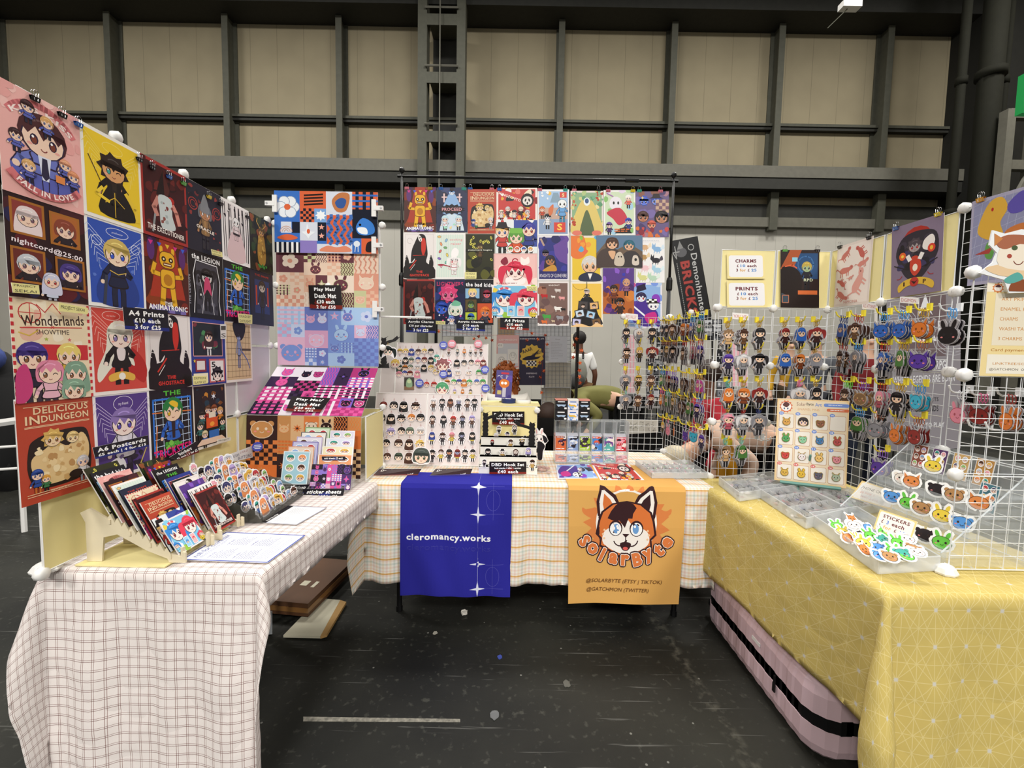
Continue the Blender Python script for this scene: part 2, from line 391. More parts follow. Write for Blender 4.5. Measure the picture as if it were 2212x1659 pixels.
mb = MB(); mb.box((-22, -9, -.1), (22, 16, 0)); fl = struct(mb, 'floor', floormat())
def wallmat(name, c1, c2, pitch, dark):
    m = mat(name, c1, .8); nt = m.node_tree; N = nt.nodes; L = nt.links; b = N['Principled BSDF']
    tc = N.new('ShaderNodeTexCoord'); n = N.new('ShaderNodeTexNoise'); n.inputs['Scale'].default_value = 1.1; n.inputs['Detail'].default_value = 7; L.new(tc.outputs['Object'], n.inputs['Vector'])
    x = N.new('ShaderNodeMix'); x.data_type = 'RGBA'; x.inputs[6].default_value = H(c1); x.inputs[7].default_value = H(c2); L.new(n.outputs['Fac'], x.inputs[0])
    s = N.new('ShaderNodeSeparateXYZ'); L.new(tc.outputs['Object'], s.inputs[0])
    d = N.new('ShaderNodeMath'); d.operation = 'DIVIDE'; d.inputs[1].default_value = pitch; L.new(s.outputs[0], d.inputs[0])
    f = N.new('ShaderNodeMath'); f.operation = 'FRACT'; L.new(d.outputs[0], f.inputs[0])
    r = N.new('ShaderNodeValToRGB'); e = r.color_ramp.elements; e[0].position = 0; e[0].color = (1, 1, 1, 1); e[1].position = .025; e[1].color = (0, 0, 0, 1); L.new(f.outputs[0], r.inputs[0])
    n2 = N.new('ShaderNodeTexNoise'); n2.inputs['Scale'].default_value = .5; L.new(tc.outputs['Object'], n2.inputs['Vector'])
    mu = N.new('ShaderNodeMath'); mu.operation = 'MULTIPLY'; L.new(r.outputs[0], mu.inputs[0]); L.new(n2.outputs['Fac'], mu.inputs[1])
    y = N.new('ShaderNodeMix'); y.data_type = 'RGBA'; L.new(mu.outputs[0], y.inputs[0]); L.new(x.outputs[2], y.inputs[6]); y.inputs[7].default_value = H(dark); L.new(y.outputs[2], b.inputs['Base Color'])
    return m
UP = wallmat('beige_cladding', '#a0957a', '#8a8068', .82, '#463f2e')
LOW = wallmat('grey_cladding', '#c6c3ba', '#b8b5ac', .62, '#77746c')
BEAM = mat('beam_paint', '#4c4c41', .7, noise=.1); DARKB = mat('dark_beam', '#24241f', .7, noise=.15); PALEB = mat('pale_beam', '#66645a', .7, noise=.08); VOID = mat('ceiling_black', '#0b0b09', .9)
zt = [hz(y) for y in (55, 267, 385, 468)]        # beam, girt, girder, top of lower wall (at the picture's middle)
mb = MB(); mb.box((-22, WY, zt[3]), (22, WY+.2, 13.5)); struct(mb, 'wall_back', UP)
mb = MB(); mb.box((-22, WY-.25, 0), (22, WY, zt[3]-.15)); struct(mb, 'wall_back_lower', LOW)
mb = MB(); mb.box((-22, -9, 13.3), (22, WY+.2, 13.5)); struct(mb, 'ceiling', VOID)
mb = MB(); mb.box((-22, -9, 0), (-21.8, WY, 13.5)); struct(mb, 'wall_left', UP)
mb = MB(); mb.box((16.8, -9, 0), (17, WY, 13.5)); struct(mb, 'wall_right', UP)
def beam(name, x0, x1, z0, z1, y0, y1, m_):
    mb = MB(); mb.box((x0, y0, z0), (x1, y1, z1)); o = struct(mb, name, m_); return o
k = 0
for px_ in (15, 264, 508, 744, 1207, 1441, 1664, 1890):      # rolled steel posts: flange, web, flange
    X = hx(px_, 250); k += 1
    mb = MB(); mb.box((X-.09, WY-.42, zt[2]+.1), (X+.09, WY-.38, zt[0]+.1)); mb.box((X-.02, WY-.38, zt[2]+.1), (X+.02, WY-.04, zt[0]+.1)); mb.box((X-.13, WY-.04, zt[2]+.1), (X+.13, WY, zt[0]+.1))
    struct(mb, 'trim_%d' % k, BEAM)
    if px_ not in (15, 264): beam('trim_%d' % (k+10), X-.12, X+.12, zt[3]-.4, zt[2]-.2, WY-.5, WY-.3, BEAM)
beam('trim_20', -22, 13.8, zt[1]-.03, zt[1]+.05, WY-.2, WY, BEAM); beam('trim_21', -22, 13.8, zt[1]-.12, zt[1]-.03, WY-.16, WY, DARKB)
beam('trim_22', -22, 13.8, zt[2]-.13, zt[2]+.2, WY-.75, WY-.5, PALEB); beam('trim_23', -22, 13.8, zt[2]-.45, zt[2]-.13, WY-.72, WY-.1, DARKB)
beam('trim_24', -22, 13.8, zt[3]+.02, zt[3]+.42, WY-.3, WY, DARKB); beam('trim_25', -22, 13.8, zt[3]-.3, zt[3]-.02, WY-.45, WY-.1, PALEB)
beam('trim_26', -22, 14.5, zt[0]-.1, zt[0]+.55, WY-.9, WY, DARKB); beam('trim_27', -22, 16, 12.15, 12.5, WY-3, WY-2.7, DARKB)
mb = MB()
for i, px_ in enumerate((250, 500, 740, 1000, 1210, 1450, 1690, 1920)):   # roof lattice diagonals
    X = hx(px_, 30)
    for dx in (-1.0, 1.0): mb.tube([(X, WY-.8, zt[0]+.4), (X+dx, WY-.8, 13.3)], .07, 4)
    mb.tube([(X, WY-.8, zt[0]+.4), (X+.9, WY-4, 13.3)], .07, 4)
struct(mb, 'trim_30', BEAM)
# laced column
xa, xb, xc, xd = [hx(v, 200) for v in (919, 937, 996, 1013)]
mb = MB(); mb.box((xa, WY-1.1, 0), (xb, WY-.7, 13.4)); mb.box((xc, WY-1.1, 0), (xd, WY-.7, 13.4)); struct(mb, 'trim_31', BEAM)
mb = MB()
for y in (-60, 90, 205, 322, 440):
    z = hz(y, 966); mb.box((xb, WY-1.1, z-.3), (xc, WY-1.05, z), 0); mb.box((xb, WY-1.05, z-.02), (xc, WY-.1, z+.02), 0)
struct(mb, 'trim_32', BEAM)
mb = MB(); mb.box((xb, WY-.12, 0), (xc, WY-.02, 13.4)); struct(mb, 'trim_33', DARKB)
mb = MB(); X = hx(964, 200); mb.tube([(X, WY-1.2, 4), (X, WY-1.2, 13)], .02, 5)
for y in (80, 195, 310): z = hz(y, 966); mb.tube([(xb-.05, WY-1.15, z), (xc+.05, WY-1.15, z)], .03, 5)
struct(mb, 'trim_34', PALEB)
# dark service corner on the right
x0 = hx(2062, 300)
mb = MB(); mb.box((13.2, WY-1.6, 0), (15.3, WY, 13.4)); struct(mb, 'trim_40', mat('soot_black', '#14140f', .8, noise=.2))
for i, (p, yy, r) in enumerate([(2128, WY-2.6, .24), (2066, WY-2.3, .10), (2160, WY-2.4, .07)]):
    X = hx(p, 300, yy); mb = MB(); mb.tube([(X, yy, 0), (X, yy, 5.5), (X, yy, 5.6), (X, yy, 13.2)], [r, r, r*1.0, r], 14)
    for z in (2.2, 5.2, 8.5): mb.tube([(X, yy, z), (X, yy, z+.18)], r*1.25, 14)
    o = mb.build('service_pipe', mat('pipe_dark', '#17170f', .85, noise=.1, spec=.2), smooth=True); tag(o, ['wide dark service pipe up the right corner of the hall', 'slim dark pipe left of the wide service pipe', 'thinnest pipe right of the wide service pipe'][i], 'pipe')
mb = MB(); X = hx(2172, 300, 11); X2 = hx(2230, 300, 11)
for x in (X, X2): mb.box((x-.1, 10.9, 0), (x+.1, 11.1, 7.5))
for z in (3.0, 4.6, 6.1, 7.3): mb.box((X, 10.92, z), (X2, 11.08, z+.22))
mb.tube([(X, 11, 4.7), (X2, 11, 6.1)], .06, 5); mb.tube([(X2, 11, 3.1), (X, 11, 4.5)], .06, 5)
struct(mb, 'trim_41', PALEB)
a = Art(.9, .9, '#0f7a3a'); a.poly([(.15, .2), (.35, .25), (.5, .45), (.62, .2), (.72, .22), (.6, .5), (.68, .62), (.85, .6), (.85, .68), (.62, .72), (.5, .6), (.4, .7), (.25, .66), (.28, .58), (.4, .6), (.42, .45), (.3, .32), (.15, .28)], '#eafff0'); a.ell(.6, .78, .07, .07, '#eafff0')
c = at(2246, 206, Y=9.5); ex = thing('exit_sign', (c.x, 9.5, c.z-.35), 'green illuminated running-man exit sign high on the right wall', 'sign')
mb = MB(); mb.box((c.x-.42, 9.42, c.z-.4), (c.x+.5, 9.56, c.z+.4)); case = part(mb, 'sign_case', mat('sign_green', '#157a3c', .4, emit=.35), ex)
mb = MB(); a.emit(mb, lambda x, y, z: (c.x-.42+x, 9.415-z, c.z-.43+y)); LIT = inkmat(); LIT.name = 'lit_pictogram'; LIT.node_tree.nodes['Principled BSDF'].inputs['Emission Color'].default_value = (.8, 1, .85, 1); LIT.node_tree.nodes['Principled BSDF'].inputs['Emission Strength'].default_value = .8
part(mb, 'pictogram', LIT, case)
mb = MB(); mb.tube([(c.x, 9.5, c.z+.4), (c.x, 9.5, 13.3)], .02, 5); part(mb, 'hanger', BLACK, ex)
c = at(1836, 14, Y=11); cl = thing('hall_lamp_fitting', c, 'small pale lamp fitting under the roof, upper right', 'lamp')
mb = MB(); mb.box((c.x-.22, 10.9, c.z-.06), (c.x+.22, 11.1, c.z+.08), M=None); part(mb, 'lamp_shade', WHITE, cl); mb = MB(); mb.tube([(c.x, 11, c.z), (c.x-.5, 11, c.z-.5)], .01, 4); mb.tube([(c.x, 11, c.z), (c.x, 11, 13.3)], .015, 4); part(mb, 'cable', BEAM, cl)
# ---------------- tables and cloths ----------------
def stripemat(name, base, us, vs, pu, pv, rough=.85):
    "woven cloth: stripes multiplied over the base along both cloth directions (metres)"
    m = mat(name, base, rough, spec=.15, bump=.25, bscale=900); nt = m.node_tree; N = nt.nodes; L = nt.links; b = N['Principled BSDF']
    uv = N.new('ShaderNodeUVMap'); uv.uv_map = 'cloth'; s = N.new('ShaderNodeSeparateXYZ'); L.new(uv.outputs[0], s.inputs[0]); cur = None
    for k, (st, p) in enumerate(((us, pu), (vs, pv))):
        d = N.new('ShaderNodeMath'); d.operation = 'DIVIDE'; d.inputs[1].default_value = p; L.new(s.outputs[k], d.inputs[0])
        f = N.new('ShaderNodeMath'); f.operation = 'FRACT'; L.new(d.outputs[0], f.inputs[0])
        r = N.new('ShaderNodeValToRGB'); r.color_ramp.interpolation = 'CONSTANT'; e = r.color_ramp.elements
        while len(e) > 1: e.remove(e[-1])
        e[0].position = 0; e[0].color = H(st[0][1])
        for pos, c in st[1:]: q = e.new(pos); q.color = H(c)
        L.new(f.outputs[0], r.inputs[0])
        mx = N.new('ShaderNodeMix'); mx.data_type = 'RGBA'; mx.blend_type = 'MULTIPLY'; mx.inputs[0].default_value = 1; L.new(r.outputs[0], mx.inputs[7])
        if cur is None: mx.inputs[6].default_value = H(base)
        else: L.new(cur, mx.inputs[6])
        cur = mx.outputs[2]
    L.new(cur, b.inputs['Base Color']); return m
PL1 = stripemat('white_plaid_cotton', '#e6dedb', [(0, '#fff'), (.3, '#a58a86'), (.345, '#fff'), (.48, '#b39d9a'), (.525, '#fff')], [(0, '#fff'), (.3, '#9a807c'), (.35, '#fff'), (.48, '#b8a4a2'), (.53, '#fff')], .0295, .0295)
PL2 = stripemat('pastel_plaid_cotton', '#f1ebe2', [(0, '#fff'), (.125, '#fbf3e4'), (.25, '#fff'), (.375, '#f8ebe8'), (.5, '#fff'), (.625, '#fbf3e4'), (.75, '#fff'), (.875, '#e6efef')],
                [(0, '#fff'), (.12, '#faefec'), (.24, '#fff'), (.36, '#e8f0ef'), (.48, '#fff'), (.6, '#faefec'), (.7, '#f6dcb0'), (.74, '#e6b46a'), (.79, '#f6dcb0'), (.83, '#fff'), (.9, '#faefec')], .072, .075)
def hexmat():
    m = mat('mustard_line_cotton', '#c9b568', .8, spec=.15); nt = m.node_tree; N = nt.nodes; L = nt.links; b = N['Principled BSDF']
    uv = N.new('ShaderNodeUVMap'); uv.uv_map = 'cloth'; n = N.new('ShaderNodeTexNoise'); n.inputs['Scale'].default_value = 1.2; L.new(uv.outputs[0], n.inputs['Vector'])
    def dotm(a, c, p):
        d = N.new('ShaderNodeVectorMath'); d.operation = 'DOT_PRODUCT'; d.inputs[1].default_value = (a/p, c/p, 0); L.new(uv.outputs[0], d.inputs[0])
        f = N.new('ShaderNodeMath'); f.operation = 'FRACT'; L.new(d.outputs['Value'], f.inputs[0])
        g = N.new('ShaderNodeMath'); g.operation = 'SUBTRACT'; g.inputs[1].default_value = .5; L.new(f.outputs[0], g.inputs[0])
        h = N.new('ShaderNodeMath'); h.operation = 'ABSOLUTE'; L.new(g.outputs[0], h.inputs[0])
        return h.outputs[0]
    def thr(src, lo, p):
        r = N.new('ShaderNodeMapRange'); r.inputs['From Min'].default_value = .5-lo*2/p; r.inputs['From Max'].default_value = .5-lo/p; L.new(src, r.inputs['Value']); return r.outputs[0]
    def op(o, a, c):
        x = N.new('ShaderNodeMath'); x.operation = o; L.new(a, x.inputs[0]); L.new(c, x.inputs[1]); return x.outputs[0]
    P = .105; A = [(0, 1, P/2), (.8944, .4472, P*.4472), (-.8944, .4472, P*.4472), (1, 0, P/2), (.7071, .7071, P*.7071), (-.7071, .7071, P*.7071)]
    ds = [(dotm(a, c, p), p) for a, c, p in A]; tot = None
    for d, p in ds: t = thr(d, .0007, p); tot = t if tot is None else op('MAXIMUM', tot, t)
    d1, d2 = dotm(1, 0, P), dotm(0, 1, P); spot = op('MULTIPLY', thr(d1, .0035, P), thr(d2, .0035, P))
    w_ = N.new('ShaderNodeMath'); w_.operation = 'MULTIPLY'; w_.inputs[1].default_value = .55; L.new(tot, w_.inputs[0])
    x = N.new('ShaderNodeMix'); x.data_type = 'RGBA'; x.inputs[6].default_value = H('#c6b168'); x.inputs[7].default_value = H('#ded09a'); L.new(w_.outputs[0], x.inputs[0])
    y = N.new('ShaderNodeMix'); y.data_type = 'RGBA'; y.inputs[7].default_value = H('#c9c6bd'); L.new(spot, y.inputs[0]); L.new(x.outputs[2], y.inputs[6]); L.new(y.outputs[2], b.inputs['Base Color'])
    return m
HEX = hexmat()
def cloth(name, X0, X1, Y0, Y1, z, ov, m_, label, waves=(), warp=lambda p: p, flare=.1, step=.02, thick=.003):
    "ov: overhang (left x-, right x+, front y-, back y+); waves: (side, amplitude, wavelength, phase)"
    l, r, f, b_ = ov; mb = MB(); mb.uv = []
    ss = []; a = X0-l
    def axis(a0, a1, lo, hi):
        n1 = max(1, round(lo/step)); n2 = max(1, round((a1-a0)/step)); n3 = max(1, round(hi/step)); o = []
        if lo > 0: o += [a0-lo+lo*i/n1 for i in range(n1)]
        o += [a0+(a1-a0)*i/n2 for i in range(n2)]
        o += [a1+hi*i/n3 for i in range(n3+1)] if hi > 0 else [a1]
        return o
    sx, sy = axis(X0, X1, l, r), axis(Y0, Y1, f, b_)
    rr = .012
    def drop(d):        # rounded edge: (outward, down)
        if d < rr*PI/2: t = d/rr; return rr*math.sin(t), rr*(1-math.cos(t))
        return rr, rr+d-rr*PI/2
    def wv(side, s, d):
        o = 0
        for sd, A, wl, ph in waves:
            if sd == side: o += A*math.sin(2*PI*s/wl+ph+.6*math.sin(s*5))*min(1, d/.35)**1.2
        return o
    for t in sy:
        for s in sx:
            dx = (X0-s) if s < X0 else (s-X1 if s > X1 else 0); gx = -1 if s < X0 else 1
            dy = (Y0-t) if t < Y0 else (t-Y1 if t > Y1 else 0); gy = -1 if t < Y0 else 1
            px_, py_ = min(max(s, X0), X1), min(max(t, Y0), Y1); zz = z
            if dx and dy:
                R = math.hypot(dx, dy); th = math.atan2(dy, dx); o, dn = drop(R); o += flare*math.sin(2*th)*min(1, R/.4)
                o += wv('x', t, dx)*math.cos(th)**2*.5+wv('y', s, dy)*math.sin(th)**2*.5
                dn = min(dn, max(l if gx < 0 else r, f if gy < 0 else b_)*1.16) if False else dn
                px_ += gx*o*math.cos(th); py_ += gy*o*math.sin(th); zz -= dn*math.cos(.5*flare*math.sin(2*th))
            elif dx: o, dn = drop(dx); px_ += gx*(o+.02*dx+max(-.008, wv('x', t, dx))); zz -= dn
            elif dy: o, dn = drop(dy); py_ += gy*(o+.02*dy+max(-.008, wv('y', s, dy))); zz -= dn
            zz = max(zz, .012+.01*math.sin(s*9+t*7)**2)
            q = warp(V((px_, py_, zz))); mb.v.append(tuple(q)); mb.uv.append((s, t))
    n = len(sx)
    for j in range(len(sy)-1):
        for i in range(n-1): a = j*n+i; mb.f.append((a, a+1, a+n+1, a+n)); mb.mi.append(0); mb.c.append(None)
    o = mb.build(name, m_, smooth=True); tag(o, label, 'tablecloth')
    sm = o.modifiers.new('weave', 'SOLIDIFY'); sm.thickness = thick*.4; sm.offset = -1
    tx = bpy.data.textures.new(name, 'CLOUDS'); tx.noise_scale = .11
    d = o.modifiers.new('creases', 'DISPLACE'); d.texture = tx; d.strength = .011; d.mid_level = .5; d.texture_coords = 'GLOBAL'
    return o
WOOD = mat('table_wood', '#8d6f4a', .6, noise=.1); DWOOD = mat('table_underside', '#241d17', .7)
def trestle(X0, X1, Y0, Y1, z, label, warp=lambda p: p, top=WOOD, ins=.1, ins2=.1, ins3=.08):
    c = warp(V(((X0+X1)/2, (Y0+Y1)/2, 0))); t = thing('trestle_table', c, label, 'table')
    mb = MB(); mb.box((X0, Y0, z-.03), (X1, Y1, z)); mb.v = [tuple(warp(V(v))) for v in mb.v]; part(mb, 'tabletop', top, t)
    for x in (X0+ins, X1-ins2):
        for y in (Y0+.08, Y1-ins3):
            mb = MB(); p = warp(V((x, y, 0))); mb.tube([(p.x, p.y, 0), (p.x, p.y, z-.03)], .014, 8); part(mb, 'leg', BLACK, t)
            mb = MB(); mb.tube([(p.x, p.y, 0), (p.x, p.y, .03)], .018, 8); part(mb, 'foot', BLACK, t)
    return t
TZ = .74
w1 = lambda p: V((p.x + (max(0, p.x+1.37)/.63)*max(0, p.y-1.26)*.07, p.y, p.z))
w3 = lambda p: V((p.x + (2.1-p.y)*.075*max(0, min(1, (1.75-p.x)/.7)), p.y, p.z))
trestle(-1.36, -.80, 1.285, 2.40, TZ-.014, 'trestle table of the left stall under white plaid cloth', w1, ins2=.40, ins3=.34)
trestle(-.69, 1.0, 2.20, 2.96, TZ-.014, 'long middle trestle table under the pastel plaid cloth', top=DWOOD)
trestle(1.03, 1.75, 1.225, 2.34, TZ-.014, 'right trestle table under the mustard yellow cloth', w3, ins=.40)
cloth('tablecloth', -1.375, -.745, 1.262, 2.44, TZ, (.16, .13, .655, 0), PL1, 'white tablecloth with thin brown windowpane lines on the left table',
      [('y', .010, .21, .5), ('y', .014, .47, 0), ('x', .006, .3, 1)], w1, flare=.13)
cloth('tablecloth', -.74, 1.035, 2.178, 2.97, TZ+.002, (.22, .10, .52, 0), PL2, 'pastel checked tablecloth with orange stripes on the middle table',
      [('y', .016, .31, 1.2), ('y', .010, .17, 0), ('x', .02, .4, 0)], flare=.1)
cloth('tablecloth', 1.02, 1.80, 1.205, 2.36, TZ+.001, (.43, 0, .62, 0), HEX, 'mustard yellow tablecloth patterned with fine starry lines on the right table',
      [('y', .014, .36, .4), ('x', .006, .5, 0)], w3, flare=.12, step=.022)

# ---------------- banners on the middle table ----------------
def drape(art, name, x0, x1, yb, yf, zt_, zb, label, wav, skew=0, cell=.03, m_=None):
    "artwork printed on a fabric strip lying on the table top then hanging down the front; art height = flat length"
    flat = yb-yf; tot = flat+(zt_-zb); sc = tot/art.h; W = x1-x0
    def fn(x, y, e):
        u = x/art.w; s = (art.h-y)*sc
        X = x0+W*u
        if s < flat: return (X, yb-s, zt_+.0085+e)
        d = s-flat; a = min(1, d/.02)
        k = min(1, d/.2); off = wav(u, d)*k + .002
        return (X+skew*d*(u-.5), yf-.012*a-off-e, zt_+.0085-d if d > .008 else zt_+.0085-d*.6)
    mb = MB(); nx, ny = max(1, round(W/.02)), max(1, round(tot/.02)); g = []
    bx, by = [i*art.w/nx for i in range(nx+1)], [j*art.h/ny for j in range(ny+1)]
    for y in by:
        for x in bx: mb.v.append(fn(x, y, 0))
    for j in range(ny):
        for i in range(nx): a = j*(nx+1)+i; mb.f.append((a, a+1, a+nx+2, a+nx+1)); mb.mi.append(0); mb.c.append(art.bg)
    z = {l: .00012+.00003*i for i, l in enumerate(sorted(set(p[2] for p in art.p)))}
    for pts, c, l in art.p:
        xs = [p[0] for p in pts]; ys = [p[1] for p in pts]
        for i in range(nx):
            if bx[i+1] < min(xs) or bx[i] > max(xs): continue
            col = clip(pts, bx[i+1], 9, bx[i], -9)
            if not col: continue
            for j in range(ny):
                if by[j+1] < min(ys) or by[j] > max(ys): continue
                q = clip(col, 9, by[j+1], -9, by[j])
                if len(q) > 2: n = len(mb.v); mb.v += [fn(a, b, z[l]) for a, b in q]; mb.f.append(tuple(range(n, n+len(q)))); mb.mi.append(0); mb.c.append(c)
    o = mb.build(name, m_ or FAB); tag(o, label, 'banner'); return o
def sparkle(a, x, y, r, c):
    a.poly([(x, y+r), (x+r*.13, y+r*.13), (x+r*.9, y), (x+r*.13, y-r*.13), (x, y-r), (x-r*.13, y-r*.13), (x-r*.9, y), (x-r*.13, y+r*.13)], c)
bl, br = at(868, 1160, Y=2.16).x, at(1104, 1160, Y=2.16).x; bz = at(985, 1287, Y=2.15).z
BW = br-bl; tot = .17+(TZ-bz); a = Art(BW, tot, '#2b2a94'); th = TZ-bz
X = BW*.70; c = '#dfe2f6'
for k, f in enumerate((.055, .285, .715, .935)): sparkle(a, X, th*(1-f), .045, c)
for f0, f1 in ((.05, .28), (.72, .93)):
    a.line([(X, th*(1-f0)), (X, th*(1-f1))], .0014, c)
    for dx in (.075,): a.arc(X+dx, th*(1-(f0+f1)/2), .034, 0, 360, .0009, '#6e6dc8', 20, .05)
    a.line([(X+.075, th*(1-f0)+.03), (X+.075, th*(1-f1)-.03)], .0008, '#6e6dc8'); a.line([(X+.04, th*(1-f0)), (X+.13, th*(1-f0))], .0008, '#6e6dc8'); a.line([(X+.04, th*(1-f1)), (X+.13, th*(1-f1))], .0008, '#6e6dc8')
a.line([(X, 0), (X, th+.16)], .0006, '#9a9ad8')
a.text('cleromancy.works', BW*.055, th*.47, BW*.76, .042, '#f3f3fb', .03); a.text('cleromancy.works', BW*.06, th*.38, BW*.755, .04, '#46459f', .0); a.text('cleromancy.works', BW*.062, th*.381, BW*.751, .037, '#2d2c93', -.01)
a.line([(.004, 0), (.004, tot)], .001, '#232280'); a.line([(0, .006), (BW, .006)], .001, '#232280')
drape(a, 'fabric_banner', bl, br, 2.345, 2.150, TZ, bz, 'royal blue fabric banner with white sparkles hanging over the middle table', lambda u, d: .006+.006*math.sin(u*9+d*6)+.004*math.sin(u*21-d*9))
bl, br = at(1224, 1160, Y=2.16).x, at(1474, 1160, Y=2.16).x; bz = at(1350, 1304, Y=2.15).z
BW = br-bl; FL = .42; th = TZ-bz; tot = FL+th; a = Art(BW, tot, '#dca95f')
OR, DK, WH = '#d9773d', '#3a2226', '#f6f0ea'; cx, cy = BW*.50, th*.66
a.rect(0, tot*.40+.08, BW, tot, '#dca95f')
a.poly([(cx+(.172 if i % 2 else .137)*1.15*math.cos(2*PI*i/40+.08), cy+(.172 if i % 2 else .137)*1.05*math.sin(2*PI*i/40+.08)) for i in range(40)], '#d9834a')
for sx in (-1, 1): a.blob([(cx+sx*.15, cy+.03), (cx+sx*.195, cy+.05), (cx+sx*.2, cy+.075), (cx+sx*.175, cy+.065), (cx+sx*.14, cy+.075)], '#d9834a')
a.ell(cx, cy+.012, .138, .142, WH, 28); a.ell(cx, cy+.012, .129, .133, '#dca95f', 28)
def mir(pts, s): return [(cx+s*x, cy+y) for x, y in pts]
for s in (-1, 1):
    ear = [(.035, .085), (.06, .12), (.115, .165), (.128, .10), (.122, .045), (.105, .0)]
    a.poly(mir([(.028, .085), (.05, .128), (.118, .175), (.137, .1), (.13, .04), (.11, -.01)], s), DK); a.poly(mir([(.04, .085), (.062, .118), (.112, .157), (.124, .1), (.118, .045), (.1, .01)], s), WH)
    a.poly(mir([(.06, .085), (.075, .11), (.103, .135), (.108, .09), (.098, .05)], s), OR if s < 0 else DK)
face = [(-.118, .02), (-.105, .055), (-.06, .088), (0, .098), (.06, .088), (.105, .055), (.118, .02), (.128, -.035), (.108, -.055), (.112, -.085), (.07, -.105), (.03, -.128), (-.03, -.128), (-.07, -.105), (-.112, -.085), (-.108, -.055), (-.128, -.035)]
a.poly(mir([(x*1.08, y*1.07) for x, y in face], 1), DK); a.poly(mir(face, 1), OR)
a.blob(mir([(-.1, -.03), (-.06, -.005), (-.03, .0), (0, .028), (.03, .0), (.06, -.005), (.1, -.03), (.1, -.08), (.03, -.118), (-.03, -.118), (-.1, -.08)], 1), WH)
a.poly(mir([(-.085, .03), (-.07, .06), (-.05, .085), (-.03, .1), (.0, .1), (.03, .092), (.045, .075), (.03, .05), (.028, .03), (.01, .03), (-.005, -.01), (-.03, .02), (-.06, .02)], 1), DK)
for s in (-1, 1):
    a.ell(cx+s*.047, cy-.012, .031, .034, DK, 18); a.ell(cx+s*.047, cy-.015, .026, .028, '#fbfbfb', 18); a.ell(cx+s*.044, cy-.014, .014, .021, '#6fa0d8', 14); a.ell(cx+s*.04, cy-.004, .005, .006, '#fff', 8)
    for k in range(3): a.ell(cx+s*(.098+.006*(k % 2)), cy-.02-.018*k, .005, .005, '#f2c9a0', 8)
    a.arc(cx+s*.025, cy-.058, .03, 200, 350, .005, DK, 8)
a.poly(mir([(-.016, -.036), (.016, -.036), (0, -.052)], 1), DK); a.line(mir([(0, -.05), (0, -.07)], 1), .004, DK); a.blob(mir([(-.025, -.078), (0, -.07), (.025, -.078), (.012, -.105), (-.012, -.105)], 1), DK); a.ell(cx, cy-.098, .012, .007, '#e0605c', 10)
wd = 'SolarByte'; Rr = .235; 
for kk, (wt, col_, bo) in enumerate(((.0, DK, .16), (0, '#fbf3ea', .075), (0, '#dd7d45', .01))):
    for i, ch in enumerate(wd):
        th_ = math.radians(-90+(i-4)*13.3); X = cx+Rr*1.0*math.cos(th_); Y = cy+.055+Rr*.86*math.sin(th_); hh = {'l': .058, 't': .054, 'B': .054, 'y': .056, 'S': .052}.get(ch, .044)
        vs, fs, (ga, gb, gc, gd) = glyphs(ch, .03, 0); ro = th_+PI/2; s_ = hh/(gd-gb); a.l += 1; ex = bo*.055
        ca, sa = math.cos(ro), math.sin(ro); gx, gy = (ga+gc)/2, (gb+gd)/2
        if kk < 2:
            for q in range(10):
                ox, oy = ex*math.cos(q*PI/5)*1.15, ex*math.sin(q*PI/5)*1.15
                for f in fs: a.poly([(X+((vs[v][0]-gx)*s_)*ca-((vs[v][1]-gy)*s_)*sa+ox, Y+((vs[v][0]-gx)*s_)*sa+((vs[v][1]-gy)*s_)*ca+oy) for v in f], col_, True)
                a.l += 0 if q % 3 else 1
        else:
            for q in range(5):
                ox, oy = .0022*math.cos(q*PI/2.5), .0022*math.sin(q*PI/2.5); a.l += 1
                for f in fs: a.poly([(X+((vs[v][0]-gx)*s_)*ca-((vs[v][1]-gy)*s_)*sa+ox, Y+((vs[v][0]-gx)*s_)*sa+((vs[v][1]-gy)*s_)*ca+oy) for v in f], col_, True)
a.p = [([(cx+(x-cx)*1.12, cy-.02+(y-cy+.02)*1.2+.004) for x, y in p], c, l) if l > 1 else (p, c, l) for p, c, l in a.p]
a.text('@SOLARBYTE (ETSY | TIKTOK)', BW*.16, th*.175, BW*.67, .026, '#6b4526', .0, .2); a.text('@GATCHMON (TWITTER)', BW*.165, th*.10, BW*.55, .026, '#6b4526', .0, .2)
drape(a, 'fabric_banner', bl, br, 2.155+FL, 2.155, TZ, bz, 'tan orange fabric banner with fox head logo hanging over the middle table', lambda u, d: .006+.005*math.sin(u*7+1+d*4)+.02*max(0, .25-u)*d*4, skew=-.04)
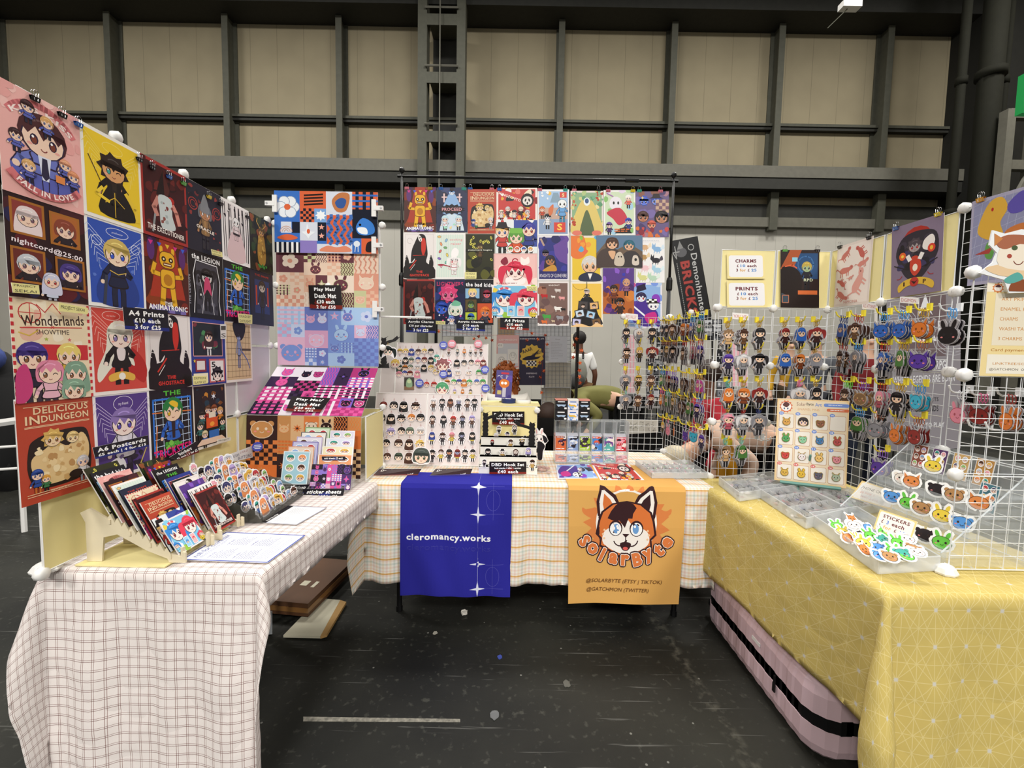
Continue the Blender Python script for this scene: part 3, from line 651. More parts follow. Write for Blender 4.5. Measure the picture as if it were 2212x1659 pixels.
# ---------------- printed pictures: each draws on a 1 x 1.4 sheet (wide ones 1.41 x 1) ----------------
def A_(bg, border=None, w=1.0, h=1.4):
    a = Art(w, h, border or bg)
    if border: a.rect(.045*w, .04*h, .91*w, .92*h, bg)
    return a
def frame(a, x, y, w, h, c, t=.02): a.line([(x, y), (x+w, y), (x+w, y+h), (x, y+h), (x, y)], t, c)
def bubble(a, x, y, rx, ry, c, txt=None): a.arc(x, y, rx, 0, 360, .008, c, 20, ry); txt and a.text(txt, x-rx*.5, y-ry*.3, rx, ry*.5, c, 0)
def wings(a, x, y, r, c):
    for s in (-1, 1):
        for k in range(7): t = .2+.16*k; a.line([(x+s*r*.3, y-r*.1*k), (x+s*r*(1.1-.06*k), y+r*(.75-.2*k)), (x+s*r*(1.3-.1*k), y+r*(.5-.22*k))], .008, c)
def art_pink():
    a = A_('#eeb3ae'); a.splat(14, ['#f3c3bd', '#e9a7a3'], .05, .12, 3)
    a.arc(.5, .78, .47, 35, 145, .085, '#d9787c', 16, .5); a.text('KISS KISS', .12, 1.17, .76, .07, '#fbe9e4', .03, arcr=.52)
    a.blob([(.1, .42), (.3, .55), (.7, .58), (.92, .42), (.9, .2), (.6, .12), (.2, .2)], '#5a62b5')
    a.person(.5, .86, .27, '#4a2026', '#6d78c4', '#5a62b5', eye='#7a3a2a', seed=1, tall=1.5, line='#2a1a3a')
    a.poly([(.42, .62), (.58, .62), (.54, .3), (.46, .3)], '#dfe4f5'); a.poly([(.47, .6), (.53, .6), (.55, .36), (.5, .3), (.45, .36)], '#2a2744')
    for x, y, c in ((.18, .76, '#3a1c22'), (.33, 1.2, '#44262a'), (.55, 1.1, '#d8a66a'), (.3, .42, '#dcae72'), (.76, .62, '#e7a37f'), (.86, .5, '#e0946c')): a.person(x, y, .075, c, '#5a62b5', '#22203a', seed=int(x*90), tall=1.6)
    a.rect(.62, .34, .12, .1, '#e08a4a'); a.arc(.5, .52, .5, 215, 325, .1, '#d9787c', 16, .42); a.text('FALL IN LOVE', .12, .075, .76, .075, '#fbe9e4', .03, arcr=-.62); return a
def art_yellow():
    a = A_('#ecc92c', '#f2efe8'); bubble(a, .5, 1.2, .17, .08, '#f4e07a'); wings(a, .5, 1.0, .4, '#f3de74')
    a.blob([(.25, .12), (.35, .5), (.5, .62), (.7, .5), (.85, .12)], '#171310'); a.person(.5, .86, .20, '#2a1a15', '#2a211a', '#171310', '#d9a06c', '#3fa39a', 'spiky', 2, 2.3, coat='#171310', wink=True)
    a.line([(.3, .52), (.2, .4), (.4, .33)], .05, '#efcf3d'); a.line([(.7, .55), (.86, .35), (.9, .15)], .07, '#e8c63a'); a.line([(.34, .3), (.5, .42), (.66, .3)], .012, '#e0b83a'); a.line([(.5, .5), (.5, .1)], .012, '#e0b83a'); a.line([(.1, .95), (.28, .6)], .015, '#4a321c'); return a
def art_exec(t='THE EXECUTIONER'):
    a = A_('#3a1114', '#a5322c'); a.splat(22, ['#5c1a18', '#2a0b0d', '#481313', '#6b2420'], .05, .16, 5)
    a.poly([(.36, 1.02), (.3, .8), (.62, .8), (.55, 1.05), (.46, 1.3)], '#1c0d0d'); a.poly([(.46, 1.28), (.6, .98), (.55, .8), (.48, .82)], '#52231e')
    a.line([(.34, .74), (.24, .55), (.3, .42)], .09, '#c9877a'); a.line([(.62, .76), (.74, .58), (.8, .38)], .09, '#d98e80'); a.ell(.62, .78, .08, .07, '#b5271f')
    a.blob([(.35, .8), (.62, .8), (.64, .5), (.7, .25), (.4, .22), (.36, .5)], '#c9d2d2'); a.splat(9, ['#8c5048', '#a9b5b5', '#7a2b26'], .015, .05, 8, (.4, .3, .66, .7)); a.line([(.26, .42), (.2, .1)], .04, '#8f9496')
    a.text(t, .09, .13, .82, .1, '#f6ece6', .02, rot=-.04); return a
def art_oracle():
    a = A_('#20222e'); a.splat(10, ['#8f3a36', '#1b1c26', '#6d2e30'], .03, .08, 4, (.05, .7, .35, 1.3)); a.splat(10, ['#8f3a36', '#1b1c26'], .03, .07, 9, (.7, .1, .95, 1.3))
    for x in (.18, .85): a.arc(x, .95, .12, 0, 360, .02, '#a8423c', 12); a.arc(x, .95, .07, 0, 300, .015, '#a8423c', 10)
    a.person(.5, .85, .16, '#70737a', '#a9814f', '#2b2c33', '#b9845c', '#dfe0e0', 'bob', 3, 3.2, coat='#8a6a42'); a.blob([(.38, .98), (.5, 1.25), (.62, .98), (.6, .86), (.4, .86)], '#83868c'); a.text('ORACLE', .25, .5, .5, .07, '#f2e9df', .03, rot=-.1); return a
def art_trees():
    a = A_('#e9e4e4', '#f3f1f0'); r = random.Random(4)
    for i in range(13): x = .08+.85*i/12; a.line([(x, .1), (x+r.uniform(-.03, .03), .7), (x+r.uniform(-.05, .05), 1.32)], r.uniform(.012, .04), '#151214')
    a.splat(16, ['#e9e4e4', '#15121a'], .02, .05, 6, (.1, .9, .9, 1.3)); a.blob([(.35, .75), (.65, .75), (.82, .1), (.18, .1)], '#d8bdc0'); a.person(.5, .98, .12, '#c8c2c4', '#e3d4d6', '#d8bdc0', '#eee', '#333', 'bald', 2, 2.3); a.rect(.38, .66, .24, .05, '#2a2224'); return a
def art_gold():
    a = A_('#1c2015'); a.splat(26, ['#34401f', '#6a5a25', '#12160f', '#8a4a28', '#27401f'], .05, .15, 3); a.blob([(.4, .95), (.6, .95), (.68, .5), (.62, .2), (.38, .2), (.32, .5)], '#b98f3d'); a.splat(16, ['#e0bd62', '#8a6527', '#d8a94a'], .02, .05, 5, (.36, .3, .64, .9)); a.head(.5, 1.02, .11, '#5a4523', '#c79a5c', '#223', 'spiky', 3)
    for s in (-1, 1): a.line([(.5+s*.06, 1.12), (.5+s*.2, 1.25), (.5+s*.16, 1.34)], .02, '#d0a853')
    a.splat(6, ['#3e9440'], .03, .06, 7, (.3, .1, .7, .2)); return a
def art_night():
    a = A_('#2a1218'); a.splat(12, ['#451a22', '#24204a', '#5a1a22'], .08, .2, 3); a.text('nightcord@25:00', .06, .70, .88, .095, '#f5e9ee', .02, rot=-.1)
    for x, y, hc, fc, k in ((.26, 1.05, '#ead9da', '#8d3a34', 'long'), (.72, 1.02, '#8a4230', '#b0662f', 'bob'), (.24, .42, '#c9ced6', '#6b2c26', 'short'), (.76, .4, '#4a3a86', '#2f2436', 'bob')):
        a.rect(x-.2, y-.22, .4, .46, '#a86a28'); a.rect(x-.17, y-.19, .34, .4, fc); b = a.box_; a.box_ = (x-.17, y-.19, x+.17, y+.21); a.person(x, y+.02, .125, hc, '#2a2028', eye='#7a5a6a', kind=k, seed=int(x*50+y*9)); a.box_ = b
    a.person(.5, .27, .1, '#cfd0e6', '#cbd2e6', '#aab', kind='long', seed=5, eye='#b33'); return a
def art_blue():
    a = A_('#2f52b4', '#f2f1ee'); bubble(a, .52, 1.22, .19, .075, '#e8ecfa', 'professor'); wings(a, .5, .95, .42, '#c9d6f5')
    for s in (-1, 1): a.arc(.5+s*.33, 1.03, .08, 0, 360, .01, '#dfe6fa', 10); a.splat(5, ['#5a7ad0'], .02, .04, 4, (.1, .4, .9, .7))
    a.person(.5, .88, .21, '#d3b867', '#1c2340', '#20253c', '#f3d9c0', '#3a5ad0', 'short', 4, 2.6, cape='#25408f'); a.line([(.36, .6), (.5, .55), (.64, .6)], .014, '#d8b650'); a.line([(.3, .5), (.25, .06)], .05, '#3a3f4f'); return a
def art_anim():
    a = A_('#4a1a12'); a.splat(10, ['#7a2412', '#3a1040', '#8a3a10', '#5a1a60'], .1, .2, 3); a.poly([(.35, 1.4), (.65, 1.4), (.9, .3), (.1, .3)], '#a8341c')
    for x, y in ((.15, 1.15), (.85, 1.1)): a.ell(x, y, .08, .2, '#5a2a6e')
    G = '#e8b024'; K = '#6a3a0c'
    for s in (-1, 1): a.line([(.5+s*.1, .5), (.5+s*.13, .25), (.5+s*.14, .18)], .13, K); a.line([(.5+s*.1, .5), (.5+s*.13, .25), (.5+s*.14, .19)], .11, G); a.line([(.5+s*.17, .72), (.5+s*.33, .74), (.5+s*.28, .92)], .1, K); a.line([(.5+s*.17, .72), (.5+s*.33, .74), (.5+s*.28, .9)], .08, G); a.rrect(.5+s*.13-.035, 1.13, .07, .12, .03, G)
    a.rrect(.33, .48, .34, .36, .08, K); a.rrect(.345, .495, .31, .33, .07, G); a.ell(.5, .64, .1, .11, '#b97a16'); a.rrect(.32, .85, .36, .32, .12, K); a.rrect(.335, .865, .33, .29, .11, G)
    for s in (-1, 1): a.ell(.5+s*.08, 1.02, .05, .05, '#2a1208'); a.ell(.5+s*.08, 1.02, .02, .02, '#f5e8c0')
    a.rrect(.4, .89, .2, .07, .03, '#7a3f10'); a.rect(.42, .915, .16, .02, '#f0e6c8'); a.checker(.1, .02, .8, .12, 6, 2, '#3a3a6a', '#7a6ab0')
    for k in range(5): a.poly([(.1+.18*k, 1.3), (.2+.18*k, 1.3), (.15+.18*k, 1.22)], ['#d8308a', '#3a62d8', '#e8c030'][k % 3])
    a.text('THE', .4, .17, .18, .06, '#fff', .03); a.text('ANIMATRONIC', .06, .06, .88, .1, '#fff', .03, rot=.02); return a
def art_legion():
    a = A_('#101014'); a.text('the LEGION', .1, 1.2, .8, .11, '#f4f4f4', .03); r = random.Random(2)
    a.rect(.2, .1, .6, 1.05, '#3c3c46'); a.splat(24, ['#1a1a20', '#5a5a66', '#22222a'], .04, .1, 3, (.22, .12, .78, 1.1)); a.person(.5, .88, .15, '#141418', '#1a1a1f', '#151518', '#cfcfcf', '#111', 'bob', 6, 3.2, coat='#202026'); a.blob([(.44, .84), (.56, .84), (.62, .5), (.5, .62), (.4, .5)], '#c8446e')
    a.line([(.12, .1), (.16, .5), (.12, .9), (.2, 1.18), (.8, 1.16), (.88, .8), (.84, .4), (.88, .1)], .02, '#e8e8ec'); a.line([(.34, .1), (.4, .45), (.3, .8)], .012, '#e8e8ec'); a.line([(.68, .1), (.62, .45), (.7, .8)], .012, '#e8e8ec'); a.text('THE LEGION', .04, .25, .6, .07, '#9a9aa8', .03, rot=1.57); return a
def art_trick():
    a = A_('#15141c')
    for i in range(6): a.line([(.12+.15*i, .15), (.12+.15*i, 1.2)], .012, '#c8dcf4')
    for i in range(8): a.line([(.06, .2+.13*i), (.94, .2+.13*i)], .012, '#c8dcf4')
    frame(a, .07, .2, .86, .98, '#2f78d8', .035); a.line([(.05, .95), (.95, .9)], .02, '#e07a3a'); a.line([(.08, .1), (.14, .7)], .02, '#e07a3a'); a.text('THE', .3, 1.24, .4, .09, '#54b83a', .03)
    a.person(.5, .95, .215, '#1f7a3c', '#2a1c24', '#14141c', '#f0ceb4', '#d8b020', 'short', 3, 2.6, coat='#2560c0', wink=True); a.blob([(.42, 1.1), (.5, 1.14), (.62, 1.08), (.6, 1.0), (.5, 1.03)], '#e8c030')
    a.splat(7, ['#1a3f8c', '#3a7ae0'], .02, .04, 4, (.35, .45, .65, .75)); a.splat(14, ['#48a03a', '#2c7a2a', '#79c04a'], .03, .06, 5, (.28, .26, .72, .36)); a.text('TRICKSTER', .05, .1, .9, .16, '#e8207a', .03, rot=.04); return a
def art_shape():
    a = A_('#20263c'); a.text('THE SHAPE', .2, 1.24, .6, .05, '#c8402c', .02); a.rect(.18, .3, .64, .85, '#2a3f78'); a.rect(.22, .5, .06, .5, '#c84a2c'); a.rect(.72, .5, .06, .5, '#c84a2c'); a.person(.5, .98, .14, '#3a2c26', '#262a34', '#20242e', '#d4cdc4', '#222', 'short', 3, 4.2, arm=0, coat='#2a2e3a'); return a
def art_wonder():
    a = A_('#ecd9b8', '#f0dcc0'); a.l += 1
    for i in range(14): a.rect(0 if i % 2 else .0, .1*i, .035, .05, '#c8323a', True); a.rect(.965, .1*i, .035, .05, '#c8323a', True); a.rect(.07*i, 1.37, .035, .03, '#c8323a', True)
    a.splat(9, ['#f3e7cf', '#e5b8a2'], .06, .13, 2, (.1, .5, .9, 1.3)); a.arc(.22, 1.18, .13, 0, 360, .012, '#c83a3a', 14); a.line([(.09, 1.18), (.35, 1.18)], .01, '#c83a3a'); a.line([(.22, 1.05), (.22, 1.31)], .01, '#c83a3a'); a.line([(.3, 1.3), (.4, 1.2), (.5, 1.33), (.6, 1.2)], .012, '#c83a3a')
    a.text('Wonderlands', .12, 1.0, .8, .14, '#3a2420', .01, rot=.07); a.text('x', .46, .985, .05, .04, '#c83a3a', .01); a.text('SHOWTIME', .28, .9, .42, .065, '#3a2420', .0, rot=.03); a.line([(.1, .98), (.88, 1.02)], .014, '#c83a3a'); a.star(.4, .84, .03, '#a8b84a'); a.star(.7, .84, .03, '#d86a6a'); a.line([(.08, .92), (.2, .88), (.3, .95)], .015, '#d9b84a')
    a.rect(.25, .55, .7, .22, '#c8323a')
    for x, y, r, hc, k, sd, t, w in ((.22, .6, .17, '#4a3a8c', 'short', 2, '#2a2438', 0), (.68, .62, .15, '#e8cf74', 'short', 3, '#d8b04a', 0), (.42, .38, .15, '#e08aa6', 'bob', 5, '#e8b4c4', 1), (.76, .36, .15, '#7fa08a', 'long', 7, '#8aa894', 0), (.72, .12, .14, '#86a890', 'bob', 1, '#8aa894', 0)): a.person(x, y, r, hc, t, '#3a3040', kind=k, seed=sd, wink=w, eye='#8a5a3a')
    a.blob([(.02, .4), (.14, .5), (.2, .2), (.12, .02), (.0, .02)], '#c8407a'); return a
def art_red():
    a = A_('#cf4a40', '#f0e6e2'); bubble(a, .36, 1.24, .15, .07, '#f5d0c8', 'my teacher'); wings(a, .5, 1.0, .42, '#f3b9ae'); a.blob([(.35, .75), (.7, .75), (.96, .45), (.9, .15), (.6, .4)], '#b52a26')
    a.blob([(.3, 1.0), (.5, 1.15), (.7, 1.0), (.68, .7), (.74, .45), (.6, .5), (.36, .45), (.12, .2), (.1, .4), (.24, .7)], '#e6e3d4'); a.person(.5, .93, .21, '#eceadb', '#1e1816', '#1a1412', '#f3ddd0', '#8a78b0', 'short', 2, 2.3); a.blob([(.28, .3), (.5, .36), (.72, .3), (.7, .2), (.5, .24), (.3, .2)], '#e0b04a'); a.ell(.5, .28, .06, .06, '#efece2'); a.blob([(.43, .72), (.57, .72), (.55, .55), (.45, .55)], '#e8dcdc'); return a
def art_ghost():
    a = A_('#eae4e2'); frame(a, .06, .05, .88, 1.3, '#b8a8a4', .005); a.arc(.2, 1.15, .08, 0, 300, .006, '#988', 10)
    a.blob([(.44, 1.26), (.54, 1.36), (.68, 1.3), (.72, 1.1), (.76, .75), (.72, .5), (.95, .35), (.98, .02), (.02, .02), (.04, .4), (.3, .5), (.36, .62), (.24, .5), (.26, .85), (.36, 1.1)], '#17100f')
    a.blob([(.58, 1.2), (.68, 1.2), (.7, .9), (.62, .7), (.56, .9)], '#c8301f'); a.ell(.52, 1.22, .055, .1, '#efeae6', rot=.3); a.ell(.5, 1.24, .014, .03, '#17100f'); a.ell(.54, 1.25, .014, .03, '#17100f'); a.ell(.53, 1.17, .014, .035, '#17100f'); a.line([(.3, .7), (.7, .72)], .014, '#c8301f'); a.line([(.2, .32), (.4, .56)], .03, '#c8301f'); a.line([(.22, .26), (.36, .44)], .012, '#efeae6')
    for x in (.1, .86): a.blob([(x-.06, .4), (x, .72), (x+.08, .5), (x+.05, .35)], '#17100f'); a.arc(x, .62, .05, 40, 250, .01, '#efeae6', 6)
    a.text('THE', .4, .18, .2, .065, '#d8362a', .03); a.text('GHOSTFACE', .2, .07, .6, .075, '#d8362a', .03); return a
def art_collage():
    a = A_('#2b3a8c'); a.rect(.06, .6, .84, .68, '#20262a'); a.splat(14, ['#33553f', '#1a1f22', '#7a2f3a', '#4a8a55'], .05, .1, 5, (.08, .62, .86, 1.25)); a.person(.5, 1.0, .11, '#3a221c', '#e8e2e0', '#ddd', seed=4, kind='long'); frame(a, .06, .6, .84, .68, '#e8a8a0', .015); a.rect(.1, .28, .3, .26, '#8a2f3a'); a.rect(.14, .32, .22, .18, '#e0d8d4'); a.rect(.48, .04, .48, .5, '#c86a6a'); a.rect(.52, .07, .4, .43, '#eae6e4'); a.head(.72, .2, .14, '#18161a', '#f0e2da', '#222', 'spiky', 4); a.text('5', .55, .36, .12, .12, '#222', .03); a.rect(.04, .05, .4, .2, '#efe6c8'); a.lines_of_text(.07, .18, .34, 3, .04, '#555', .01); a.star(.08, .5, .04, '#e8c83a'); return a
def art_spirit():
    a = A_('#d8bd92', '#efe9e0'); r = 0
    for i in range(7): a.line([(.1+.13*i, .1), (.1+.13*i, 1.3)], .01, '#8a6c48')
    for i in range(10): a.line([(.06, .12+.13*i), (.94, .12+.13*i)], .01, '#8a6c48')
    a.rect(.5, .72, .45, .04, '#40301f'); a.blob([(.3, 1.34), (.5, 1.38), (.75, 1.34), (.72, 1.1), (.55, .95), (.35, 1.1)], '#171418'); a.person(.5, 1.02, .075, '#171418', '#8a96c0', '#5a6aa8', '#7f96c8', '#fff', 'short', 3, 7, arm=0); a.line([(.6, .7), (.8, .5), (.9, .3)], .03, '#5a6aa8'); return a
def art_delicious():
    a = A_('#b8452f'); C = '#eecfa6'
    for y in (1.3, 1.035, 1.02): a.line([(.09, y), (.93, y)], .008, C)
    a.text('DELICIOUS', .2, 1.19, .72, .1, '#8a2f20', .06); a.text('DELICIOUS', .2, 1.195, .72, .095, C, .02); a.text('IN', .1, 1.06, .17, .12, '#8a2f20', .06); a.text('IN', .1, 1.065, .17, .115, C, .02); a.text('DUNGEON', .29, 1.07, .63, .1, '#8a2f20', .06); a.text('DUNGEON', .29, 1.075, .63, .095, C, .02)
    a.blob([(.12, .75), (.2, .86), (.4, .92), (.75, .94), (.9, .85), (.93, .4), (.8, .2), (.25, .18), (.1, .4)], '#241814')
    a.blob([(.15, .6), (.3, .7), (.45, .78), (.62, .7), (.8, .86), (.9, .7), (.88, .45), (.7, .25), (.3, .22), (.16, .4)], '#dfc08a'); a.splat(34, ['#e8cd9a', '#caa268', '#f0dcb0', '#b98c56'], .02, .06, 5, (.2, .25, .85, .75)); a.head(.42, .83, .11, '#d8b060', '#ecd0a8', '#8a5a2a', 'spiky', 4); a.head(.68, .8, .08, '#e0c080', '#ecd6ac', '#8a5a2a', 'short', 4)
    a.person(.2, .38, .07, '#2a4a9a', '#2a4a9a', '#c86a2a', seed=2); a.person(.8, .42, .08, '#c9c6cc', '#d8d4d8', '#8a8a92', seed=3); a.ell(.7, .27, .1, .06, '#241814'); a.person(.3, .3, .05, '#d89a3a', '#3a7a4a', seed=5)
    for y in (.13, .1): a.line([(.07, y), (.93, y)], .008, C)
    a.lines_of_text(.35, .115, .3, 1, 1, C, .008); return a
def art_purple():
    a = A_('#523a86', '#f0ecf0'); bubble(a, .5, 1.2, .17, .12, '#efe8f8', 'my friend'); wings(a, .5, .95, .42, '#cdbfe6'); a.person(.5, .88, .22, '#8a74b4', '#e6e2ec', '#3a2f4a', '#f0dcd4', '#5a4ab0', 'short', 4, 2.6, coat='#d8d4e0'); a.blob([(.1, .2), (.4, .34), (.5, .14), (.3, .06)], '#e8e4ea'); a.splat(6, ['#2a2034', '#6a5a8a'], .04, .09, 5, (.4, .1, .8, .35)); a.line([(.75, .1), (.9, .4)], .02, '#d8c060'); return a
def art_party():
    a = A_('#1a1c1e', '#e9e2d8'); a.splat(14, ['#2c1f1a', '#7a4a1a', '#1a3a4a', '#c8862a'], .03, .09, 5, (.1, .8, .9, 1.3)); a.star(.6, 1.1, .08, '#e8eef8', 6, .3)
    for i, (x, y, hc, t) in enumerate(((.25, .72, '#2a2422', '#2f6a6e'), (.42, .82, '#5a3a22', '#b5342a'), (.6, .82, '#8a4a24', '#3a5a8a'), (.78, .75, '#c89a5a', '#d8862a'), (.18, .5, '#3a4a44', '#2a6a66'), (.84, .5, '#1c1a1c', '#3a7a6a'))): a.person(x, y, .085, hc, t, seed=i)
    a.rect(.35, .42, .34, .22, '#d8542a'); a.ell(.52, .5, .07, .05, '#f0a040'); a.rect(.43, .64, .2, .12, '#e8dcc8'); a.rect(.42, .18, .3, .18, '#2a6ab8'); a.person(.3, .3, .08, '#d8c8a0', '#3a6ab8', seed=9); a.poly([(.05, .08), (.95, .08), (.8, .2), (.2, .2)], '#e8c8b0'); return a
def art_proceed():
    a = A_('#262c4c'); a.splat(8, ['#3a4470', '#20243c'], .1, .2, 2); a.blob([(.2, .6), (.35, 1.1), (.5, 1.25), (.65, 1.1), (.8, .6)], '#8fb4e0'); a.head(.5, 1.25, .09, '#6aa0e0', '#dfeaf6', '#259', 'hat', 2); a.poly([(.1, .05), (.2, .5), (.5, .6), (.8, .5), (.9, .05)], '#cfe0ee')
    for s in (-1, 1): a.line([(.5+s*.25, 1.2), (.5+s*.25, .95)], .05, '#e8c8c8'); a.line([(.5+s*.32, 1.1), (.5+s*.16, 1.1)], .04, '#e8c8c8'); a.person(.5+s*.22, .42, .1, '#b8d8e8', '#e8eef4', seed=3)
    a.poly([(.5+(.43 if i % 2 else .35)*math.cos(PI*i/14), .72+(.17 if i % 2 else .12)*math.sin(PI*i/14)) for i in range(28)], '#1d141c'); a.text('PROCEED', .18, .67, .64, .1, '#e8a0a8', .02); a.splat(8, ['#f0d8a0', '#e8b0b8', '#a8e0c8'], .02, .05, 5, (.2, .1, .8, .3)); return a
def art_cook():
    a = A_('#dfe9df', '#f4f0ee'); a.l += 1
    for i in range(12): a.rect(.05+.075*i, .05, .035, 1.3, '#d4e4da', True)
    a.text('cooking', .48, 1.14, .42, .09, '#e0a0a4', .02); a.text('raiser', .52, 1.03, .34, .08, '#e0a0a4', .02)
    for i, c in enumerate(('#e8c07a', '#8ab8d8', '#e89a6a', '#78b070', '#d86a6a', '#e8d060', '#8a6ac0', '#6ac0a8', '#e8a8b8')): x, y = .14+.2*(i % 2)+.03*(i % 3), 1.28-.11*i; a.ell(x, y, .065, .04, '#445', 10, rot=i); a.ell(x, y, .055, .032, c, 10, rot=i)
    a.person(.62, .55, .13, '#f4f0f0', '#f4f0f0', '#eee', '#f0e0dc', '#c34', 'tails', 2, 1.9, line='#a8344a', wink=True); a.blob([(.54, .68), (.55, .85), (.66, .95), (.78, .85), (.72, .68)], '#fbf8f8'); a.line([(.5, .38), (.3, .42)], .03, '#a8344a'); a.ell(.2, .43, .12, .03, '#a8344a'); return a
def art_light():
    a = A_('#1a2048'); a.text('LIGHTNERS', .06, 1.2, .88, .13, '#c83a6a', .02, rot=-.01); a.splat(8, ['#2a3a80', '#141838'], .1, .2, 3, (0, 0, 1, 1.1)); a.head(.45, .95, .24, '#e0407a', '#e86a9a', '#5a1030', 'spiky', 3); a.head(.22, .5, .19, '#2448b0', '#3a6ae0', '#001', 'short', 4); a.head(.68, .45, .2, '#dfe8e4', '#e8ead8', '#264', 'bob', 5); a.blob([(.55, .6), (.65, .75), (.85, .68), (.8, .58)], '#78c0a0'); a.person(.55, .16, .1, '#7a8ad8', '#e8e8f0', seed=4); a.splat(8, ['#e05a9a', '#f0f0fa', '#58b0e8'], .02, .05, 8, (.1, .05, .9, .3)); return a
def art_state():
    a = A_('#2a2a12'); a.splat(8, ['#3a3812', '#16160a', '#5a5a1e'], .1, .2, 3)
    for i in range(20): r = random.Random(i); x, y = r.uniform(.08, .92), r.uniform(.6, 1.32); a.ell(x, y, .055, .035, '#d8cf5a', 8, rot=i); a.ell(x, y, .025, .02, '#4a4a14', 6)
    a.person(.5, 1.02, .1, '#3a2a18', '#6a4a28', '#241c12', '#7a5a3a', '#d8e04a', 'short', 3, 3.6, coat='#5a3f22'); a.rect(.0, .86, 1, .08, '#0c0c08'); a.text('statement begins', .08, .875, .84, .055, '#f0eedc', .01); a.rect(.0, .05, .38, .17, '#eae2b0'); a.lines_of_text(.03, .17, .3, 3, .045, '#666', .01); return a
def art_kids():
    a = A_('#16141c'); a.text('the bad kids', .04, 1.2, .92, .12, '#f2f0f4', .03, rot=-.03)
    for x, y, w, h, bg, hc, sk in ((.02, .82, .5, .32, '#8ab4d8', '#e8d080', '#f0d0b0'), (.56, .72, .42, .42, '#2a1a24', '#8a1f3a', '#d8606a'), (.02, .42, .4, .38, '#5a4a2a', '#2c3a22', '#7aa050'), (.44, .06, .54, .62, '#c8502a', '#e0742a', '#c87a5a'), (.02, .04, .4, .36, '#b8c83a', '#2a5ab0', '#88c070')):
        a.box_ = (x, y, x+w, y+h); a.rect(x, y, w, h, bg); a.person(x+w/2, y+h*.55, w*.28, hc, '#3a3a4a', skin=sk, seed=int(x*10+y*7)); a.box_ = None; frame(a, x, y, w, h, '#111', .012)
    return a
def art_town():
    a = A_('#c8403c', '#f0e8e2', 1.25, 1.0); a.splat(26, ['#f0ece8', '#e8b03a', '#20181c', '#e0786a', '#8a1f24', '#f2e2c8'], .05, .13, 4); a.line([(0, .95), (1.0, .6)], .13, '#c8383c'); a.text('DUNGEONTOWN', .03, .82, .95, .08, '#f8efe6', .02, rot=-.34); a.head(.95, .62, .16, '#1a1618', '#e8e0dc', '#a22', 'mask', 3)
    for i in range(5): a.person(.15+.2*i, .25+.1*(i % 2), .07, ['#e8d8c0', '#c8c4c8', '#2a2226'][i % 3], ['#e8e4e0', '#2a2226'][i % 2], seed=i)
    a.splat(8, ['#f0902a', '#f8d040'], .03, .07, 9, (.6, .0, 1.2, .15)); return a
def art_green():
    a = A_('#e8eef0', None, 1.25, 1.0); a.rect(.55, .2, .7, .8, '#3a4ea0'); a.splat(6, ['#c8403a', '#f0f0f0'], .05, .1, 3); a.person(.2, .66, .2, '#e8c070', '#c8403a', kind='hat', eye='#259', seed=2); a.person(1.0, .7, .2, '#3a3a9a', '#2a3a8a', kind='short', seed=5, eye='#a22'); a.person(.62, .48, .2, '#5a9a3a', '#d8542a', '#444', eye='#484', kind='bob', seed=3); a.rrect(.42, .6, .4, .16, .06, '#78b84a')
    for i, c in enumerate(('#7ab84a', '#d8542a', '#3a5ab0', '#e0a03a')): a.ell(.45+.2*i, .12, .09, .09, '#fff'); a.head(.45+.2*i, .12, .06, c, seed=i)
    return a
def art_pinkhair():
    a = A_('#f2c4c0', '#eebdba', 1.25, .95); a.splat(8, ['#f6d4ce', '#eab0b0', '#f8e2d8'], .1, .2, 3); a.head(.62, .42, .26, '#d8304e', '#f8e4dc', '#5a1020', 'tails', 4); a.blob([(.8, .62), (.78, .85), (.9, .78), (1.0, .86), (1.02, .66)], '#fbf2ee'); a.blob([(.2, .72), (.35, .85), (.42, .68), (.3, .6)], '#8a1f38'); a.arc(.62, .72, .08, 20, 250, .03, '#d8304e', 8); a.blob([(.35, .2), (.5, .25), (.62, .14), (.9, .22), (.85, .04), (.4, .03)], '#fbf4f2'); a.lines_of_text(.08, .06, .9, 1, 1, '#8a1f2a', .02, 4); return a
def art_duo():
    a = A_('#7fc4e8', '#f0e8ea', 1.25, .95); a.splat(9, ['#e8d048', '#8ad0f0', '#f4f0f4', '#9ac848', '#e86a8a'], .08, .16, 3); a.head(.34, .56, .25, '#3a8ad8', '#f8e6de', '#8a2a3a', 'tails', 4); a.head(.94, .56, .24, '#e0405a', '#f8e6de', '#8a2a3a', 'tails', 6); a.line([(.2, .82), (.34, .86), (.5, .82)], .06, '#f4f0f4'); a.line([(.24, .83), (.3, .85)], .06, '#e05a6a'); a.line([(.38, .86), (.44, .84)], .06, '#e05a6a'); a.person(.08, .25, .08, '#3a8ad8', '#8ad0f0', kind='tails', seed=2); a.person(1.15, .22, .08, '#e0405a', '#e8d048', kind='tails', seed=3)
    for x in (.42, .7): a.rrect(x, .05, .2, .3, .02, '#f2f6fa'); a.rrect(x+.015, .065, .17, .27, .02, '#9ad0ee' if x < .5 else '#e8b4b8'); a.head(x+.1, .2, .05, '#3a8ad8' if x < .5 else '#e0405a', seed=3)
    return a
